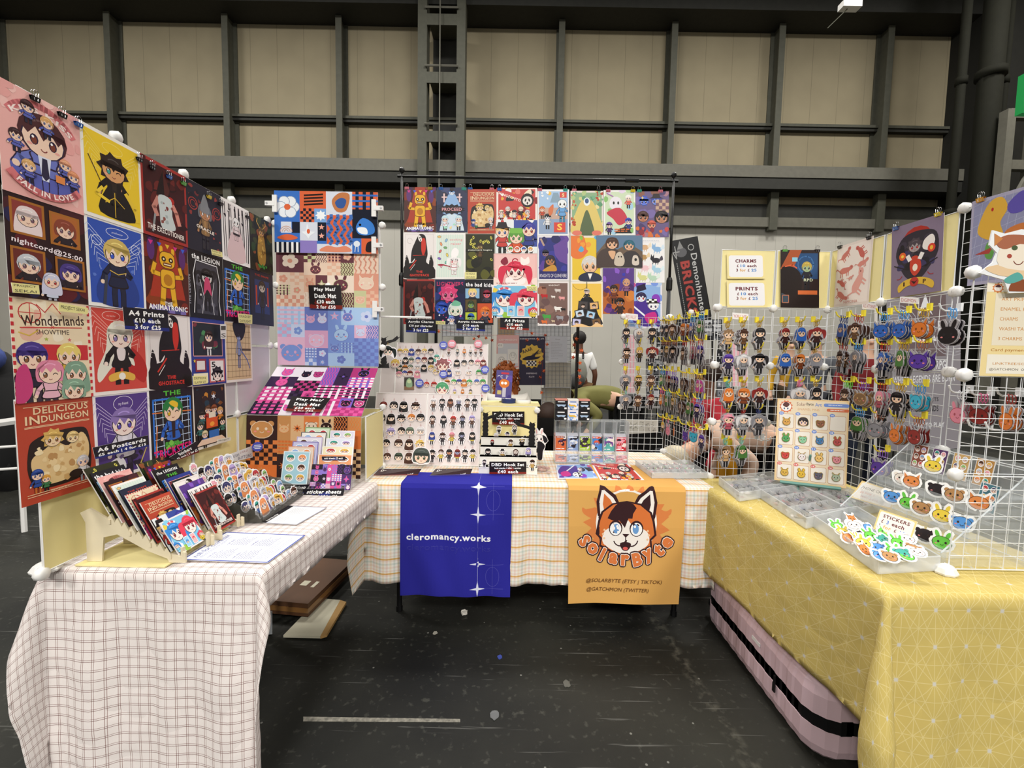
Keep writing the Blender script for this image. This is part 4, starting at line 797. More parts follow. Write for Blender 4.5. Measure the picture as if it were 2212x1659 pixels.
def art_skate():
    a = A_('#a8c8ea', '#efeef0'); a.rect(.05, .5, .9, .35, '#c8a898'); a.rect(.05, .05, .9, .45, '#8fa4c4'); a.ell(.38, 1.28, .06, .06, '#f0c050'); a.poly([(.4, 1.0), (.5, 1.3), (.65, 1.3), (.75, 1.0)], '#8aa4b8'); a.rect(.7, 1.15, .22, .17, '#d8463a'); a.text('S', .77, 1.18, .08, .1, '#f8e8b0', .03); a.person(.78, .98, .15, '#e8ecf0', '#6aa4dc', '#48a', '#eef2f4', '#222', 'bald', 4, 2.6); a.person(.32, .55, .1, '#20242c', '#e8e8ec', seed=4, skin='#eee'); a.person(.15, .8, .08, '#c86a2a', '#c84a2c', seed=7); a.blob([(.35, .8), (.5, .95), (.48, .7), (.38, .6)], '#d8764a'); a.rect(.52, .1, .36, .3, '#d8463a'); a.text('S', .62, .16, .16, .2, '#f6d25a', .03); a.splat(4, ['#f0f4fa'], .03, .06, 3, (.1, 1.1, .35, 1.3)); return a
def art_knights():
    a = A_('#2c3080', '#e9e6ec'); a.splat(12, ['#3a3a9a', '#232560', '#5a3f9a', '#6a4aa0'], .1, .22, 3, (.05, .25, .95, 1.3)); a.poly([(.95, 1.34), (.5, 1.1), (.55, .8), (.7, .6), (.95, .5)], '#6a4a9c'); a.line([(.1, 1.3), (.2, 1.1)], .06, '#b89a8a'); a.head(.4, .62, .15, '#2a2230', '#b87a4a', '#222', 'long', 3); a.head(.25, .85, .1, '#1a1830', '#8a6a7a', '#222', 'short', 2); a.blob([(.15, .3), (.5, .5), (.6, .3)], '#c8923a'); a.rect(.05, .05, .9, .24, '#26266a'); a.text('KNIGHTS OF GUINEVERE', .07, .1, .86, .11, '#e9e4ea', .0); return a
def art_animals():
    a = A_('#7a5f58', '#eae4e4'); a.splat(9, ['#a8705a', '#8a6a62', '#6a4f4e'], .1, .2, 3, (.05, .06, .95, 1.34)); a.text('MINECRAFT', .35, 1.25, .35, .05, '#eadfd8', .01)
    for i, (x, y, s, c) in enumerate(((.22, .95, .2, '#b8262a'), (.65, 1.12, .17, '#d8d0cc'), (.2, 1.2, .12, '#5a3020'), (.78, .88, .17, '#e8a0a0'), (.5, .92, .12, '#e8e0da'), (.66, .55, .22, '#f0ece8'), (.82, .52, .14, '#26201e'), (.18, .5, .15, '#d89a3a'), (.3, .3, .24, '#4aa04a'), (.72, .26, .2, '#9a9aa2'), (.22, .13, .17, '#e0733a'), (.5, .15, .1, '#d8c0a0'))):
        a.rrect(x-s*.5, y-s*.25, s, s*.45, .01, c); a.rect(x-s*.62, y-s*.05, s*.34, s*.32, c)
        for k in (-.4, .3): a.rect(x+s*k, y-s*.48, s*.12, s*.25, c)
        a.rect(x-s*.55, y+s*.05, s*.06, s*.06, '#111')
    return a
def art_hands():
    a = A_('#8fb28a', '#e8dcd8'); a.splat(34, ['#b4c88a', '#5f9a74', '#d8d08a', '#78b08a', '#e8d8a0'], .03, .09, 3); a.blob([(.05, .05), (.12, .6), (.35, 1.1), (.5, .95), (.65, 1.1), (.88, .6), (.95, .05)], '#e0c873'); a.blob([(.3, .05), (.4, .6), (.5, .8), (.6, .6), (.72, .05)], '#5a6a48'); a.ell(.5, 1.06, .1, .13, '#e8f0f0'); a.ell(.5, 1.08, .06, .08, '#3a5a8a'); a.ell(.2, .08, .15, .08, '#e07a6a'); a.ell(.8, .08, .15, .08, '#e07a6a'); a.splat(10, ['#c8603a', '#b8442a'], .03, .06, 8, (.0, .3, .2, 1.3)); a.splat(5, ['#b8442a'], .03, .06, 4, (.8, 1.1, 1, 1.35)); return a
def art_oldman():
    a = A_('#e9c63c', '#efe9dc'); a.blob([(.0, 1.4), (.0, .8), (.3, .7), (.5, .9), (.4, 1.4)], '#e87a3a'); a.splat(10, ['#f0a040', '#8ac04a', '#5ab0d8', '#e86a4a', '#b8a0d8'], .06, .12, 3, (.2, .9, 1, 1.35)); a.head(.62, .5, .25, '#d8d4d0', '#eebf94', '#5a4a3a', 'short', 3); a.blob([(.3, .2), (.62, .3), (.95, .2), (.95, .02), (.3, .02)], '#2a3048'); a.poly([(.55, .25), (.7, .25), (.62, .05)], '#f4f0ec'); return a
def art_tvs():
    a = A_('#efc654', '#f3ead8'); a.line([(.5, 1.4), (.5, .9)], .02, '#2a2420'); a.arc(.3, 1.4, .25, 200, 330, .008, '#3a3028', 8); a.blob([(.35, .9), (.65, .9), (.85, .4), (.95, .05), (.05, .05), (.2, .5)], '#1c1a1c'); a.person(.5, 1.1, .08, '#b8b4b4', '#2a2a30', seed=2, tall=2.6)
    for i, (x, y, r, c) in enumerate(((.28, .42, .2, '#c8dcf0'), (.62, .38, -.25, '#a8d0f0'), (.18, .15, -.1, '#c8c8f0'), (.72, .66, .1, '#e8b87a'), (.38, .68, -.1, '#4a4444'), (.8, .15, .2, '#7a5a3a'))):
        b = [(x+u*math.cos(r)-v*math.sin(r), y+u*math.sin(r)+v*math.cos(r)) for u, v in ((-.15, -.12), (.15, -.12), (.15, .12), (-.15, .12))]; a.poly(b, '#3c383c'); a.poly([(x+(p[0]-x)*.8, y+(p[1]-y)*.8) for p in b], c); a.head(x, y-.02, .06, '#3a2a24', seed=i)
    a.blob([(.0, .02), (.3, .1), (.6, .02), (.8, .12), (1, .04), (1, 0), (0, 0)], '#f0c890'); return a
def art_circus():
    a = A_('#cfe0c0', '#f0f0ee'); a.splat(12, ['#8ac070', '#e8d8f0', '#b8d8a0', '#a8d0e8'], .07, .15, 3); a.ell(.38, .98, .2, .22, '#ece8f2'); a.ell(.32, 1.0, .03, .05, '#111'); a.ell(.46, 1.0, .03, .05, '#111'); a.blob([(.1, .7), (.5, .85), (.75, .5), (.5, .3), (.3, .5)], '#c83a4e'); a.person(.78, 1.15, .09, '#f4f0f0', '#e86a5a', seed=3); a.person(.78, .42, .1, '#3a4ab8', '#2a3a8a', seed=4); a.person(.18, .3, .09, '#6a4a9a', '#4a2a6a', seed=6); a.poly([(.35, .05), (.9, .05), (.7, .25), (.5, .2)], '#201a20'); a.lines_of_text(.34, .16, .55, 2, .06, '#e8702a', .03); a.line([(.1, 1.3), (.3, 1.2)], .03, '#b070c0'); return a
def art_pair():
    a = A_('#4a4648', None, 1.41, 1.0); a.rect(0, .45, 1.41, .55, '#5f7c9c'); a.poly([(0, .45), (.3, .8), (.5, .5), (1.0, .75), (1.41, .5), (1.41, .3), (0, .3)], '#6d5a4a'); a.blob([(.0, .0), (.1, .5), (.5, .62), (.75, .4), (.8, .0)], '#4a3c38'); a.head(.48, .74, .17, '#4a2e22', '#e8b894', '#3a2a20', 'bob', 3); a.blob([(.75, .0), (.85, .45), (1.2, .5), (1.41, .2), (1.41, 0)], '#3a3436'); a.head(1.0, .68, .15, '#2a6478', '#e0b090', '#3a2a20', 'bob', 5); a.blob([(.36, .5), (.58, .5), (.5, .25)], '#e0b08a'); a.blob([(.55, .1), (.6, .42), (.75, .48), (.86, .25), (.8, .06)], '#cdbfae'); a.ell(.68, .34, .02, .03, '#222'); a.ell(.76, .34, .02, .03, '#222'); a.blob([(1.1, .1), (1.12, .36), (1.26, .36), (1.3, .1)], '#d8ccc0'); a.ell(1.2, .25, .04, .05, '#222'); return a
def art_fight():
    a = A_('#5a3a8a'); a.rect(0, 0, 1, .7, '#b8642c'); a.splat(16, ['#8a4420', '#d8843a', '#6a3a86', '#4a2a6a', '#c87a3a'], .08, .18, 3, (0, 0, 1, .8)); a.splat(5, ['#3a3ab0', '#8a5ac8'], .06, .12, 6, (.0, .9, 1, 1.4)); a.person(.35, .75, .12, '#2a1a14', '#7a3a20', skin='#b87a4a', seed=3); a.person(.75, .95, .11, '#c89a7a', '#8a5a86', skin='#d8a080', seed=5); a.person(.55, .35, .13, '#1c1618', '#3a2420', skin='#a8683a', seed=8); return a
def art_group():
    a = A_('#6a5a86'); a.splat(12, ['#7a6aa8', '#8a5a4a', '#4a3a6a', '#a87a8a'], .1, .2, 3); a.head(.25, 1.1, .13, '#3a5ac0', '#5a7ae0', '#112', 'spiky', 2); a.head(.62, 1.12, .15, '#3a4aa8', '#6a8ae0', '#112', 'hat', 3); a.checker(.6, .75, .4, .4, 4, 4, '#7a5a6a', '#c8a890'); a.head(.22, .62, .16, '#4a2a24', '#b8785a', '#222', 'short', 2); a.head(.78, .6, .18, '#1a1418', '#b88060', '#222', 'bob', 4); a.head(.48, .38, .12, '#c85a4a', '#e09a7a', '#222', 'short', 6); a.splat(12, ['#c84a4a', '#d8743a', '#8a2a3a'], .05, .1, 8, (0, .0, 1, .28)); a.star(.2, 1.2, .05, '#f0d880', 4); return a
def art_foxes():
    a = A_('#f2f1f3'); a.lines_of_text(.15, 1.28, .7, 2, .04, '#c8c8d4', .014)
    for i, (x, y, c, d) in enumerate(((.3, 1.08, '#d8b088', '#f0e0c8'), (.75, 1.02, '#8ab4e0', '#d8e8f6'), (.25, .78, '#b8905a', '#e8d0a8'), (.7, .68, '#26222c', '#4a4452'), (.32, .45, '#f0c8d0', '#f8e4e8'), (.75, .38, '#a8d0e8', '#e0f0f6'), (.25, .15, '#d8d890', '#f0f0c8'), (.6, .14, '#b8d8c0', '#e0f0e8'))):
        a.ell(x, y, .15, .08, c); a.ell(x-.13, y+.06, .07, .065, c); a.poly([(x-.19, y+.09), (x-.17, y+.2), (x-.12, y+.11)], c); a.poly([(x-.12, y+.11), (x-.07, y+.2), (x-.07, y+.08)], c); a.blob([(x+.1, y), (x+.2, y+.15), (x+.24, y+.02)], d)
        for k in (-.1, .0, .08): a.line([(x+k, y-.05), (x+k-.02, y-.12)], .025, c)
    return a
def art_jester():
    a = A_('#8fb4e8', '#e9e6f2'); a.splat(12, ['#5a3aa0', '#c8508a', '#7a9ae8', '#b8d0f0', '#8a3ac0'], .08, .18, 3); a.blob([(.1, .3), (.35, .9), (.6, .8), (.9, .4), (.6, .05)], '#4a2c94'); a.poly([(.25, 1.1), (.55, 1.2), (.5, 1.38), (.28, 1.3)], '#20183a'); a.head(.4, .95, .14, '#2a1f4a', '#e8e8f4', '#d22', 'short', 3); a.head(.75, .7, .15, '#f0f0f8', '#f4f4fa', '#205', 'hat', 5); a.line([(.1, .75), (.6, .3)], .05, '#eef2fa'); a.blob([(.5, .4), (.8, .5), (.85, .2), (.6, .15)], '#c82a8a'); a.checker(.55, .8, .3, .1, 4, 2, '#fff', '#222'); return a
def art_cop():
    a = A_('#2a1c1c'); a.rect(.3, .7, .66, .62, '#234a78'); a.arc(.65, 1.05, .2, 0, 360, .03, '#3a6aa0', 14); a.poly([(.0, .95), (.25, 1.4), (.55, 1.4), (.2, .7)], '#a8522c'); a.rect(.3, 1.12, .14, .1, '#8ac8e0'); a.person(.68, .98, .12, '#b8a04a', '#1c2028', '#1a1c24', '#9ab48a', '#234', 'short', 3, 3, coat='#20242e'); a.text('RPD', .6, .64, .24, .07, '#c8d0b0', .03); a.blob([(.0, .9), (.25, 1.0), (.5, .85), (.55, .5), (.4, .1), (.0, .1)], '#1c1212'); a.line([(.12, 1.0), (.3, 1.04), (.42, .96)], .03, '#d8623a'); a.rect(.45, .32, .5, .1, '#d8703a'); a.rect(0, 0, 1, .3, '#201414'); a.poly([(.02, .12), (.2, .1), (.22, .28), (.02, .36)], '#3a4a58'); frame(a, .05, .12, .16, .18, '#c87a58', .015); return a
def art_beasts():
    a = A_('#f0e4dc', '#e6d8d0'); P = '#cf7b70'
    def beast(x, y, s, r, c):
        f = lambda u, v: (x+(u*math.cos(r)-v*math.sin(r))*s, y+(u*math.sin(r)+v*math.cos(r))*s)
        a.blob([f(-.9, .1), (f(-.4, .45)), f(.3, .4), f(.9, .25), f(1.0, -.1), f(.4, -.35), f(-.5, -.3)], c)
        a.blob([f(.8, .3), f(1.2, .5), f(1.5, .2), f(1.2, -.1), f(.9, 0)], c); a.line([f(-.8, .1), f(-1.3, .5), f(-1.5, .3)], .13*s, c)
        for k in (-.6, -.3, .4, .7): a.line([f(k, -.1), f(k-.1, -.75)], .15*s, c)
        a.ell(*f(1.15, .25), .07*s, .07*s, '#8a3a38', 6)
    for b in ((.25, 1.15, .15, .7, P), (.72, 1.12, .15, 2.2, '#c9685e'), (.26, .8, .17, .1, P), (.75, .88, .13, .3, '#d98c80'), (.66, .45, .24, 1.1, '#e3a59a'), (.22, .52, .12, 2.5, '#c9685e'), (.2, .25, .15, -.6, P), (.45, .62, .07, .3, '#dd9a8e')): beast(*b)
    a.text('NIMONA', .3, .06, .4, .06, '#c8877c', .0); return a
def art_iop():
    a = A_('#83738a'); a.ell(.52, 1.02, .3, .28, '#a82c22'); a.blob([(.1, .8), (.2, 1.1), (.4, 1.2), (.65, 1.2), (.88, 1.1), (.92, .75), (.75, .45), (.6, .3), (.4, .3), (.25, .45)], '#2c2632'); a.splat(16, ['#3a3242', '#1a161e', '#39345e'], .05, .1, 3, (.18, .5, .85, 1.1)); a.head(.48, .93, .12, '#4a4048', '#a89a9c', '#c22', 'spiky', 3); a.blob([(.66, 1.0), (.8, 1.08), (.86, .95), (.78, .8), (.64, .85)], '#efe8e4'); a.ell(.8, .83, .07, .08, '#d8402c'); a.ell(.8, .83, .03, .04, '#f0b83a'); a.ell(.24, .78, .07, .08, '#e0622c'); a.ell(.24, .78, .03, .03, '#f6cf4a'); a.blob([(.42, .72), (.56, .72), (.62, .5), (.5, .36), (.4, .5)], '#c8402c'); a.ell(.5, .52, .05, .07, '#f4e8d8')
    for s in (-1, 1): a.line([(.49+s*.14, .76), (.49+s*.1, .68)], .08, '#f0ece8'); a.line([(.49+s*.14, .5), (.49+s*.42, .62)], .02, '#20191f'); a.arc(.49+s*.33, .42, .08, 200 if s > 0 else 250, 290 if s > 0 else 340, .015, '#a8343a', 5)
    a.blob([(.16, .2), (.3, .3), (.5, .33), (.7, .3), (.86, .2), (.84, .08), (.68, .17), (.5, .2), (.32, .17), (.18, .08)], '#dcb43e'); a.text('I', .27, .19, .03, .08, '#3a1a14', .04); a.text('P', .66, .19, .06, .08, '#3a1a14', .03); a.ell(.49, .25, .09, .09, '#b8302a'); a.poly([(.42, .28), (.49, .2), (.56, .28), (.5, .25)], '#2a0f10'); return a
def art_dragon():
    a = A_('#8d8fb0', '#a8a4bc')
    for i in range(8): a.line([(0, .1+.17*i), (1, .3+.17*i)], .006, '#b4b6d0'); a.line([(.12*i, 0), (.12*i+.2, 1.4)], .006, '#b4b6d0')
    a.blob([(.15, 1.0), (.3, 1.3), (.5, 1.34), (.6, 1.15), (.5, .95), (.55, .75), (.35, .7), (.15, .82)], '#d9a93c'); a.blob([(.6, 1.2), (.8, 1.35), (.95, 1.25), (.85, 1.05), (.65, 1.05)], '#5a4ea8'); a.blob([(.3, .65), (.45, .7), (.4, .4), (.28, .45)], '#5f9a4a'); a.poly([(.1, .5), (.4, .58), (.35, .48)], '#a8403a'); a.blob([(.6, .8), (.9, .85), (.95, .6), (.6, .6)], '#c8763a'); a.ell(.36, 1.18, .02, .03, '#b22'); return a
ARTS = {}
def pic(k):
    if k not in ARTS: ARTS[k] = globals()['art_'+k]()
    return ARTS[k]
def textcard(lines, w, h, bg='#15131c', c='#fff', grad='#1d2a78', t=None, lower=True):
    "a dark price card: lines of (text, height share, width share)"
    a = Art(w, h, bg)
    if lower:
        a.splat(14, [grad, bg], .05*w, .13*w, 3, (0, 0, w, h*.35)); a.rect(0, 0, w, h*.16, grad)
    y = h*.94
    for s, hh, ww in lines: y -= hh*h; a.text(s, w*(1-ww)/2, y+hh*h*.12, w*ww, hh*h*.72, c, .035)
    return a
# ---------------- left stall: folding cube screen ----------------
PV = .335
def connector(p, n, r=.019):
    "white plastic cube connector: a faceted disc on both faces, p centre, n facing direction"
    n = V(n).normalized(); q = n.to_track_quat('Z', 'Y').to_matrix(); mb = MB()
    mb.lathe(p, [(r*.5, -.014), (r*.95, -.009), (r, 0), (r*.95, .009), (r*.5, .014)], 8, M=q); return mb
scr = thing('cube_screen', (-1.325, 1.8, TZ), 'white framed cube screen standing along the left table, hung with prints', 'display screen')
YC = [1.196+.2975*i for i in range(5)]; XW = -1.325
for i in range(4):
    for j in range(4):
        y0, y1 = YC[i]+.006, YC[i+1]-.006; z0 = TZ+.01+PV*j+.006; z1 = TZ+.01+PV*(j+1)-.006
        mb = MB(); mb.box((XW-.002, y0, z0), (XW, y1, z1)); pn_ = part(mb, 'panel', YEL if j == 0 else mat('white_panel', '#dcdbdd', .5, alpha=.93), scr)
        mb = MB(); mb.tube([(XW, y0, z0), (XW, y1, z0), (XW, y1, z1), (XW, y0, z1)], .0035, 5, closed=True); part(mb, 'panel_frame', WHITE, pn_)
for i in range(5):
    for j in range(5 if i else 4): part(connector((XW, YC[i], TZ+.014+PV*j), (1, 0, 0)), 'connector', WHITE, scr, True)
bs = thing('cube_screen', (-1.03, 2.455, TZ), 'white framed cube screen across the back of the left table behind the play mats', 'display screen')
for i in range(2):
    for j in range(4):
        x0 = -1.318+.29*i; z0 = TZ+.016+PV*j; z1 = z0+PV-.012
        if i == 1 and j in (1,): continue
        mb = MB(); mb.box((x0+.004, 2.454, z0), (x0+.286, 2.456, z1)); pn_ = part(mb, 'panel', YEL if j == 0 else mat('white_panel'), bs)
        mb = MB(); mb.tube([(x0+.004, 2.455, z0), (x0+.286, 2.455, z0), (x0+.286, 2.455, z1), (x0+.004, 2.455, z1)], .0035, 5, closed=True); part(mb, 'panel_frame', WHITE, pn_)
for i in range(3):
    for j in range(5): part(connector((-1.318+.29*i+(.01 if i == 2 else 0), 2.45, TZ+.014+PV*j), (0, 1, 0)), 'connector', WHITE, bs, True)
mb = MB(); p0, p1 = at(818, 684, Y=2.46), at(932, 686, Y=2.46); mb.tube([p0, p1], .006, 6); part(mb, 'arm', WHITE, bs)
wg = thing('wing_screen', (-.725, 2.30, TZ), 'yellow wing panel at the right end of the left table', 'display panel')
mb = MB(); mb.box((-.727, 2.16, TZ+.02), (-.725, 2.44, TZ+.33)); pn_ = part(mb, 'panel', YEL, wg); mb = MB(); mb.tube([(-.726, 2.155, TZ+.014), (-.726, 2.445, TZ+.014), (-.726, 2.445, TZ+.335), (-.726, 2.155, TZ+.335)], .0035, 5, closed=True); part(mb, 'panel_frame', WHITE, pn_)
lp = MB(); lp.box((-1.30, 1.265, TZ+.003), (-1.03, 1.56, TZ+.007)); o = lp.build('yellow_board', YEL); tag(o, 'yellow cube panel lying flat under the postcard rack', 'display panel')
o = MB().lathe((-1.355, 1.235, TZ+.004), [(.034, 0), (.036, .006), (.026, .02), (.012, .027)], 8).build('connector_foot', WHITE); tag(o, 'white plastic connector foot at the front corner of the left table', 'connector')
# prints on the screen
YP = [1.138, 1.350, 1.561, 1.772, 1.983, 2.187, 2.392]; ZR = [2.076, 1.806, 1.532, 1.250, .970]
grid = [['pink', 'night', 'wonder', 'delicious'], ['yellow', 'blue', 'red', 'purple'], ['exec', 'anim', 'ghost', 'trick'], ['oracle', 'legion', 'collage', 'party'], ['trees', 'trick', 'spirit', None], ['gold', 'shape', None, None]]
LB = {'pink': 'pink print of a brown haired figure between KISS KISS ribbons', 'night': 'dark red nightcord@25:00 print with four framed portraits', 'wonder': 'cream Wonderlands x SHOWTIME print with a crowd of cartoon heads', 'delicious': 'red DELICIOUS IN DUNGEON print at the bottom left of the left screen',
 'yellow': 'yellow print of a dark curly haired figure on the left screen', 'blue': 'royal blue print of a blond figure with a professor bubble', 'red': 'red print of a figure with long white hair and wings', 'purple': 'purple print of a violet haired figure with wings',
 'exec': 'dark red THE EXECUTIONER print in the top row of the left screen', 'anim': 'orange THE ANIMATRONIC print on the left screen', 'ghost': 'white THE GHOSTFACE print with a black robed figure on the left screen', 'trick': 'TRICKSTER print in the bottom row of the left screen',
 'oracle': 'dark navy print of a grey hooded figure crossed arms', 'legion': 'black the LEGION print with a pink scarf on the left screen', 'collage': 'blue bordered collage print of several small pictures', 'party': 'dark print of people round an orange cake table',
 'trees': 'white bordered print of a pale figure among black tree trunks', 'spirit': 'beige print of a blue figure with wild black hair', 'gold': 'dark green print of a golden figure, last in the top row', 'shape': 'dark blue print of a pale faced man in overalls'}
for c, col in enumerate(grid):
    for r, k in enumerate(col):
        if not k: continue
        o_ = .002 + .0006*((c+r) % 3); y0, y1, z1, z0 = YP[c]+.001, YP[c+1]+.002, ZR[r]+.001*r, ZR[r+1]-.004
        if k == 'pink': z0 -= .006
        if k in ('party',): z0 += .01
        X = -1.305+o_-.004
        lab = LB[k] if not (k == 'trick' and r == 1) else 'TRICKSTER print in the second row of the left screen'
        sheet(pic(k), [(X+.002, y0, z0), (X+.002, y1, z0), (X, y1, z1), (X, y0, z1)], 'art_print', lab, 'print', 'art prints on the left screen')
def card(lines, pts, label, bg='#15131c', grad='#1d2a78', cat='sign', name='price_card', c='#fff', off=.0, **kw):
    q = quad(pts, **kw); W = (q[1]-q[0]).length; Hh = (q[3]-q[0]).length
    return sheet(textcard(lines, W, Hh, bg, c, grad), q, name, label, cat)
XS = -1.285
card([('A4 Prints', .34, .8), ('£10 each', .3, .58), ('3 for £25', .3, .58)], [(270, 711), (366, 716), (362, 671), (265, 663)], 'black price card reading A4 Prints £10 each on the left screen', X=XS)
card([('A6 Postcards', .5, .88), ('£5 each | 4 for £15', .4, .88)], [(206, 992), (322, 964), (320, 940), (200, 967)], 'black price card reading A6 Postcards on the left screen', X=XS)
card([('Stickers', .5, .5), ('£2 each | 3 for £5', .42, .9)], [(384, 994), (430, 977), (424, 953), (366, 988)], 'dark price card reading Stickers on the left screen', X=XS, grad='#6a1f1c')
def note(lines, pts, label, c='#4a463c', bg='#e9e29a', **kw):
    q = quad(pts, **kw); W = (q[1]-q[0]).length; Hh = (q[3]-q[0]).length; a = Art(W, Hh, bg); n = len(lines)
    for i, s in enumerate(lines): a.text(s, W*.08, Hh*(1-(i+.8)/n), W*.8, Hh*.55/n, c, 0)
    return sheet(a, q, 'sticky_note', label, 'note')
note(['PROJECT', 'SEKAI'], [(28, 632), (86, 636), (84, 616), (24, 610)], 'yellow sticky note on the dark red portrait print', X=XS)
note(['PROJECT SEKAI'], [(126, 672), (190, 679), (190, 665), (126, 653)], 'yellow sticky note at the top of the cream Wonderlands print', X=XS)
note(['DEAD BY', 'DAYLIGHT'], [(516, 697), (545, 700), (545, 680), (514, 677)], 'yellow sticky note under the second row TRICKSTER print', X=XS)
note(['DEAD BY', 'DAYLIGHT'], [(458, 550), (481, 556), (480, 545), (456, 538)], 'yellow sticky note under the grey hooded figure print', X=XS)
note(['DEMON', 'SLAYER SET'], [(418, 832), (449, 828), (447, 812), (416, 812)], 'yellow sticky note under the blue collage print', X=XS)
note(['PROJECT'], [(470, 958), (499, 951), (499, 944), (470, 949)], 'pale note at the foot of the party print', X=XS, bg='#ddd8cc')
note(['I', 'S'], [(477, 732), (489, 732), (489, 700), (476, 700)], 'pale narrow note on the blue collage print', X=XS, bg='#d8d4d0')
def bclip(p, col, label, ax=None, s=1.0, group='binder clips', up=1):
    "binder clip: folded steel wedge and two wire handles, opening down at p"
    ax = V(ax or ((0, 1, 0) if p[1] < 2.5 and p[0] < -1 else (1, 0, 0))).normalized(); n = ax.cross(V((0, 0, 1))); t = thing('binder_clip', p, label, 'clip', group); P = V(p); mb = MB(); w_ = .013*s
    for sg in (-1, 1):
        a = P+n*.001*sg; b = P+n*.006*sg*s+V((0, 0, .014*s)); mb.v += [tuple(a-ax*w_), tuple(a+ax*w_), tuple(b+ax*w_), tuple(b-ax*w_)]; k = len(mb.v); mb.f.append((k-4, k-3, k-2, k-1)); mb.mi.append(0); mb.c.append(None)
    a, b = P+n*.006*s+V((0, 0, .014*s)), P-n*.006*s+V((0, 0, .014*s)); k = len(mb.v); mb.v += [tuple(a-ax*w_), tuple(a+ax*w_), tuple(b+ax*w_), tuple(b-ax*w_)]; mb.f.append((k, k+1, k+2, k+3)); mb.mi.append(0); mb.c.append(None)
    part(mb, 'clip_body', mat('clip_'+col, col, .35), t)
    for sg in (-1, 1):
        mb = MB(); z = V((0, 0, 1)); h = P+n*.004*sg*s+z*.002; mb.tube([h-ax*.005*s, h-ax*.006*s+z*.014*s, h-ax*.008*s+z*.026*s, h-ax*.004*s+z*.032*s, h+ax*.004*s+z*.032*s, h+ax*.008*s+z*.026*s, h+ax*.006*s+z*.014*s, h+ax*.005*s], .0008*s, 4); part(mb, 'wire_handle', STEEL, t)
    return t
cn = {'#17171a': 'black', '#3a6ab8': 'blue', '#5fae4a': 'green', '#e8cf3a': 'yellow', '#d8788a': 'pink', '#3fa694': 'teal', '#a8903a': 'gold', '#e0a23a': 'orange'}
for x, y, c, w_ in ((76, 205, '#17171a', 'first clip from the left on top of the pink print'), (135, 240, '#17171a', 'second clip on top of the pink print'), (170, 260, '#3a6ab8', 'clip between the pink and yellow prints'), (302, 335, '#17171a', 'clip at the corner of the yellow print'), (330, 352, '#17171a', 'clip above the executioner print'), (366, 372, '#3a6ab8', 'clip on the executioner print'), (397, 386, '#5fae4a', 'clip between executioner and hooded prints'), (452, 415, '#e8cf3a', 'clip above the hooded figure print'), (478, 430, '#17171a', 'clip at the corner of the tree trunk print'), (535, 458, '#17171a', 'clip between the tree trunk and golden prints')):
    p = at(x, y+14, X=-1.300); bclip(p, c, cn[c]+' binder '+w_, s=.85, group='clips along the top of the left screen')

# ---------------- play mats ----------------
def creature(a, x, y, r, c, d, k=0):
    for s in (-1, 1):
        if k % 3 == 0: a.poly([(x+s*r*.35, y+r*.6), (x+s*r*.95, y+r*1.35), (x+s*r*.9, y+r*.3)], c)
        elif k % 3 == 1: a.ell(x+s*r*.55, y+r*1.1, r*.22, r*.55, c, rot=-s*.3)
        else: a.ell(x+s*r*.8, y+r*.65, r*.3, r*.3, c)
    a.ell(x, y, r*1.05, r*.95, d); a.ell(x, y, r*.98, r*.88, c)
    for s in (-1, 1): a.ell(x+s*r*.38, y+r*.1, r*.13, r*.17, d, 8); a.ell(x+s*r*.6, y-r*.2, r*.14, r*.09, '#e88a8a', 6)
    a.arc(x, y-r*.15, r*.18, 200, 340, r*.07, d, 5)
def matart(p, sd, w=1.58, h=1.0, tiles=None):
    "patchwork of picture tiles in palette p"
    r = random.Random(sd); a = Art(w, h, p[0]); xs = [0, .27*w, .5*w, .76*w, w]
    for i in range(4):
        y = h
        j = 0
        while y > .01:
            hh = r.choice((.22, .3, .4)) if y > .5 else (y if y < .3 else r.choice((.18, y))); hh = min(hh, y); x0, x1, y0 = xs[i], xs[i+1], y-hh; W = x1-x0
            parts_ = [(x0, W)] if r.random() < .55 else [(x0, W*.5), (x0+W*.5, W*.5)]
            for q, (xx, ww) in enumerate(parts_):
                c = r.choice(p); o = [v for v in p if v != c]; d = r.choice(o); e = r.choice([v for v in o if v != d] or o); a.box_ = (xx, y0, xx+ww, y); a.rect(xx, y0, ww, hh, c); kind = r.randint(0, 7); cx, cy = xx+ww/2, y0+hh/2; R = min(ww, hh)*.38
                if kind in (0, 1, 2): creature(a, cx, cy-R*.2, R, d, e, r.randint(0, 2))
                elif kind == 3: a.checker(xx, y0, ww, hh, max(3, round(ww*16)), max(2, round(hh*16)), c, d)
                elif kind == 4:
                    for k in range(5): a.line([(xx+ww*(k+.3)/5+.02*math.sin(t*2.2), y0+hh*t/8) for t in range(9)], ww*.06, d)
                elif kind == 5: a.star(cx, cy, R, d, r.choice((4, 5, 8)), .4); a.star(cx, cy, R*.4, e, 5)
                elif kind == 6:
                    for k in range(4): a.rect(xx+ww*k/4, y0, ww*.1, hh, d); a.rect(xx, y0+hh*k/4, ww, hh*.1, e)
                else:
                    for k in range(5): t = k*2*PI/5; a.ell(cx+R*.5*math.cos(t), cy+R*.5*math.sin(t), R*.36, R*.36, d)
                    a.ell(cx, cy, R*.25, R*.25, e)
                a.box_ = None
            y = y0; j += 1
    return a
m1 = Art(1.58, 1.0, '#3c6fc0'); B_, O_r, W_, K_ = '#3c6fc0', '#d8653f', '#d5dae6', '#1e2230'
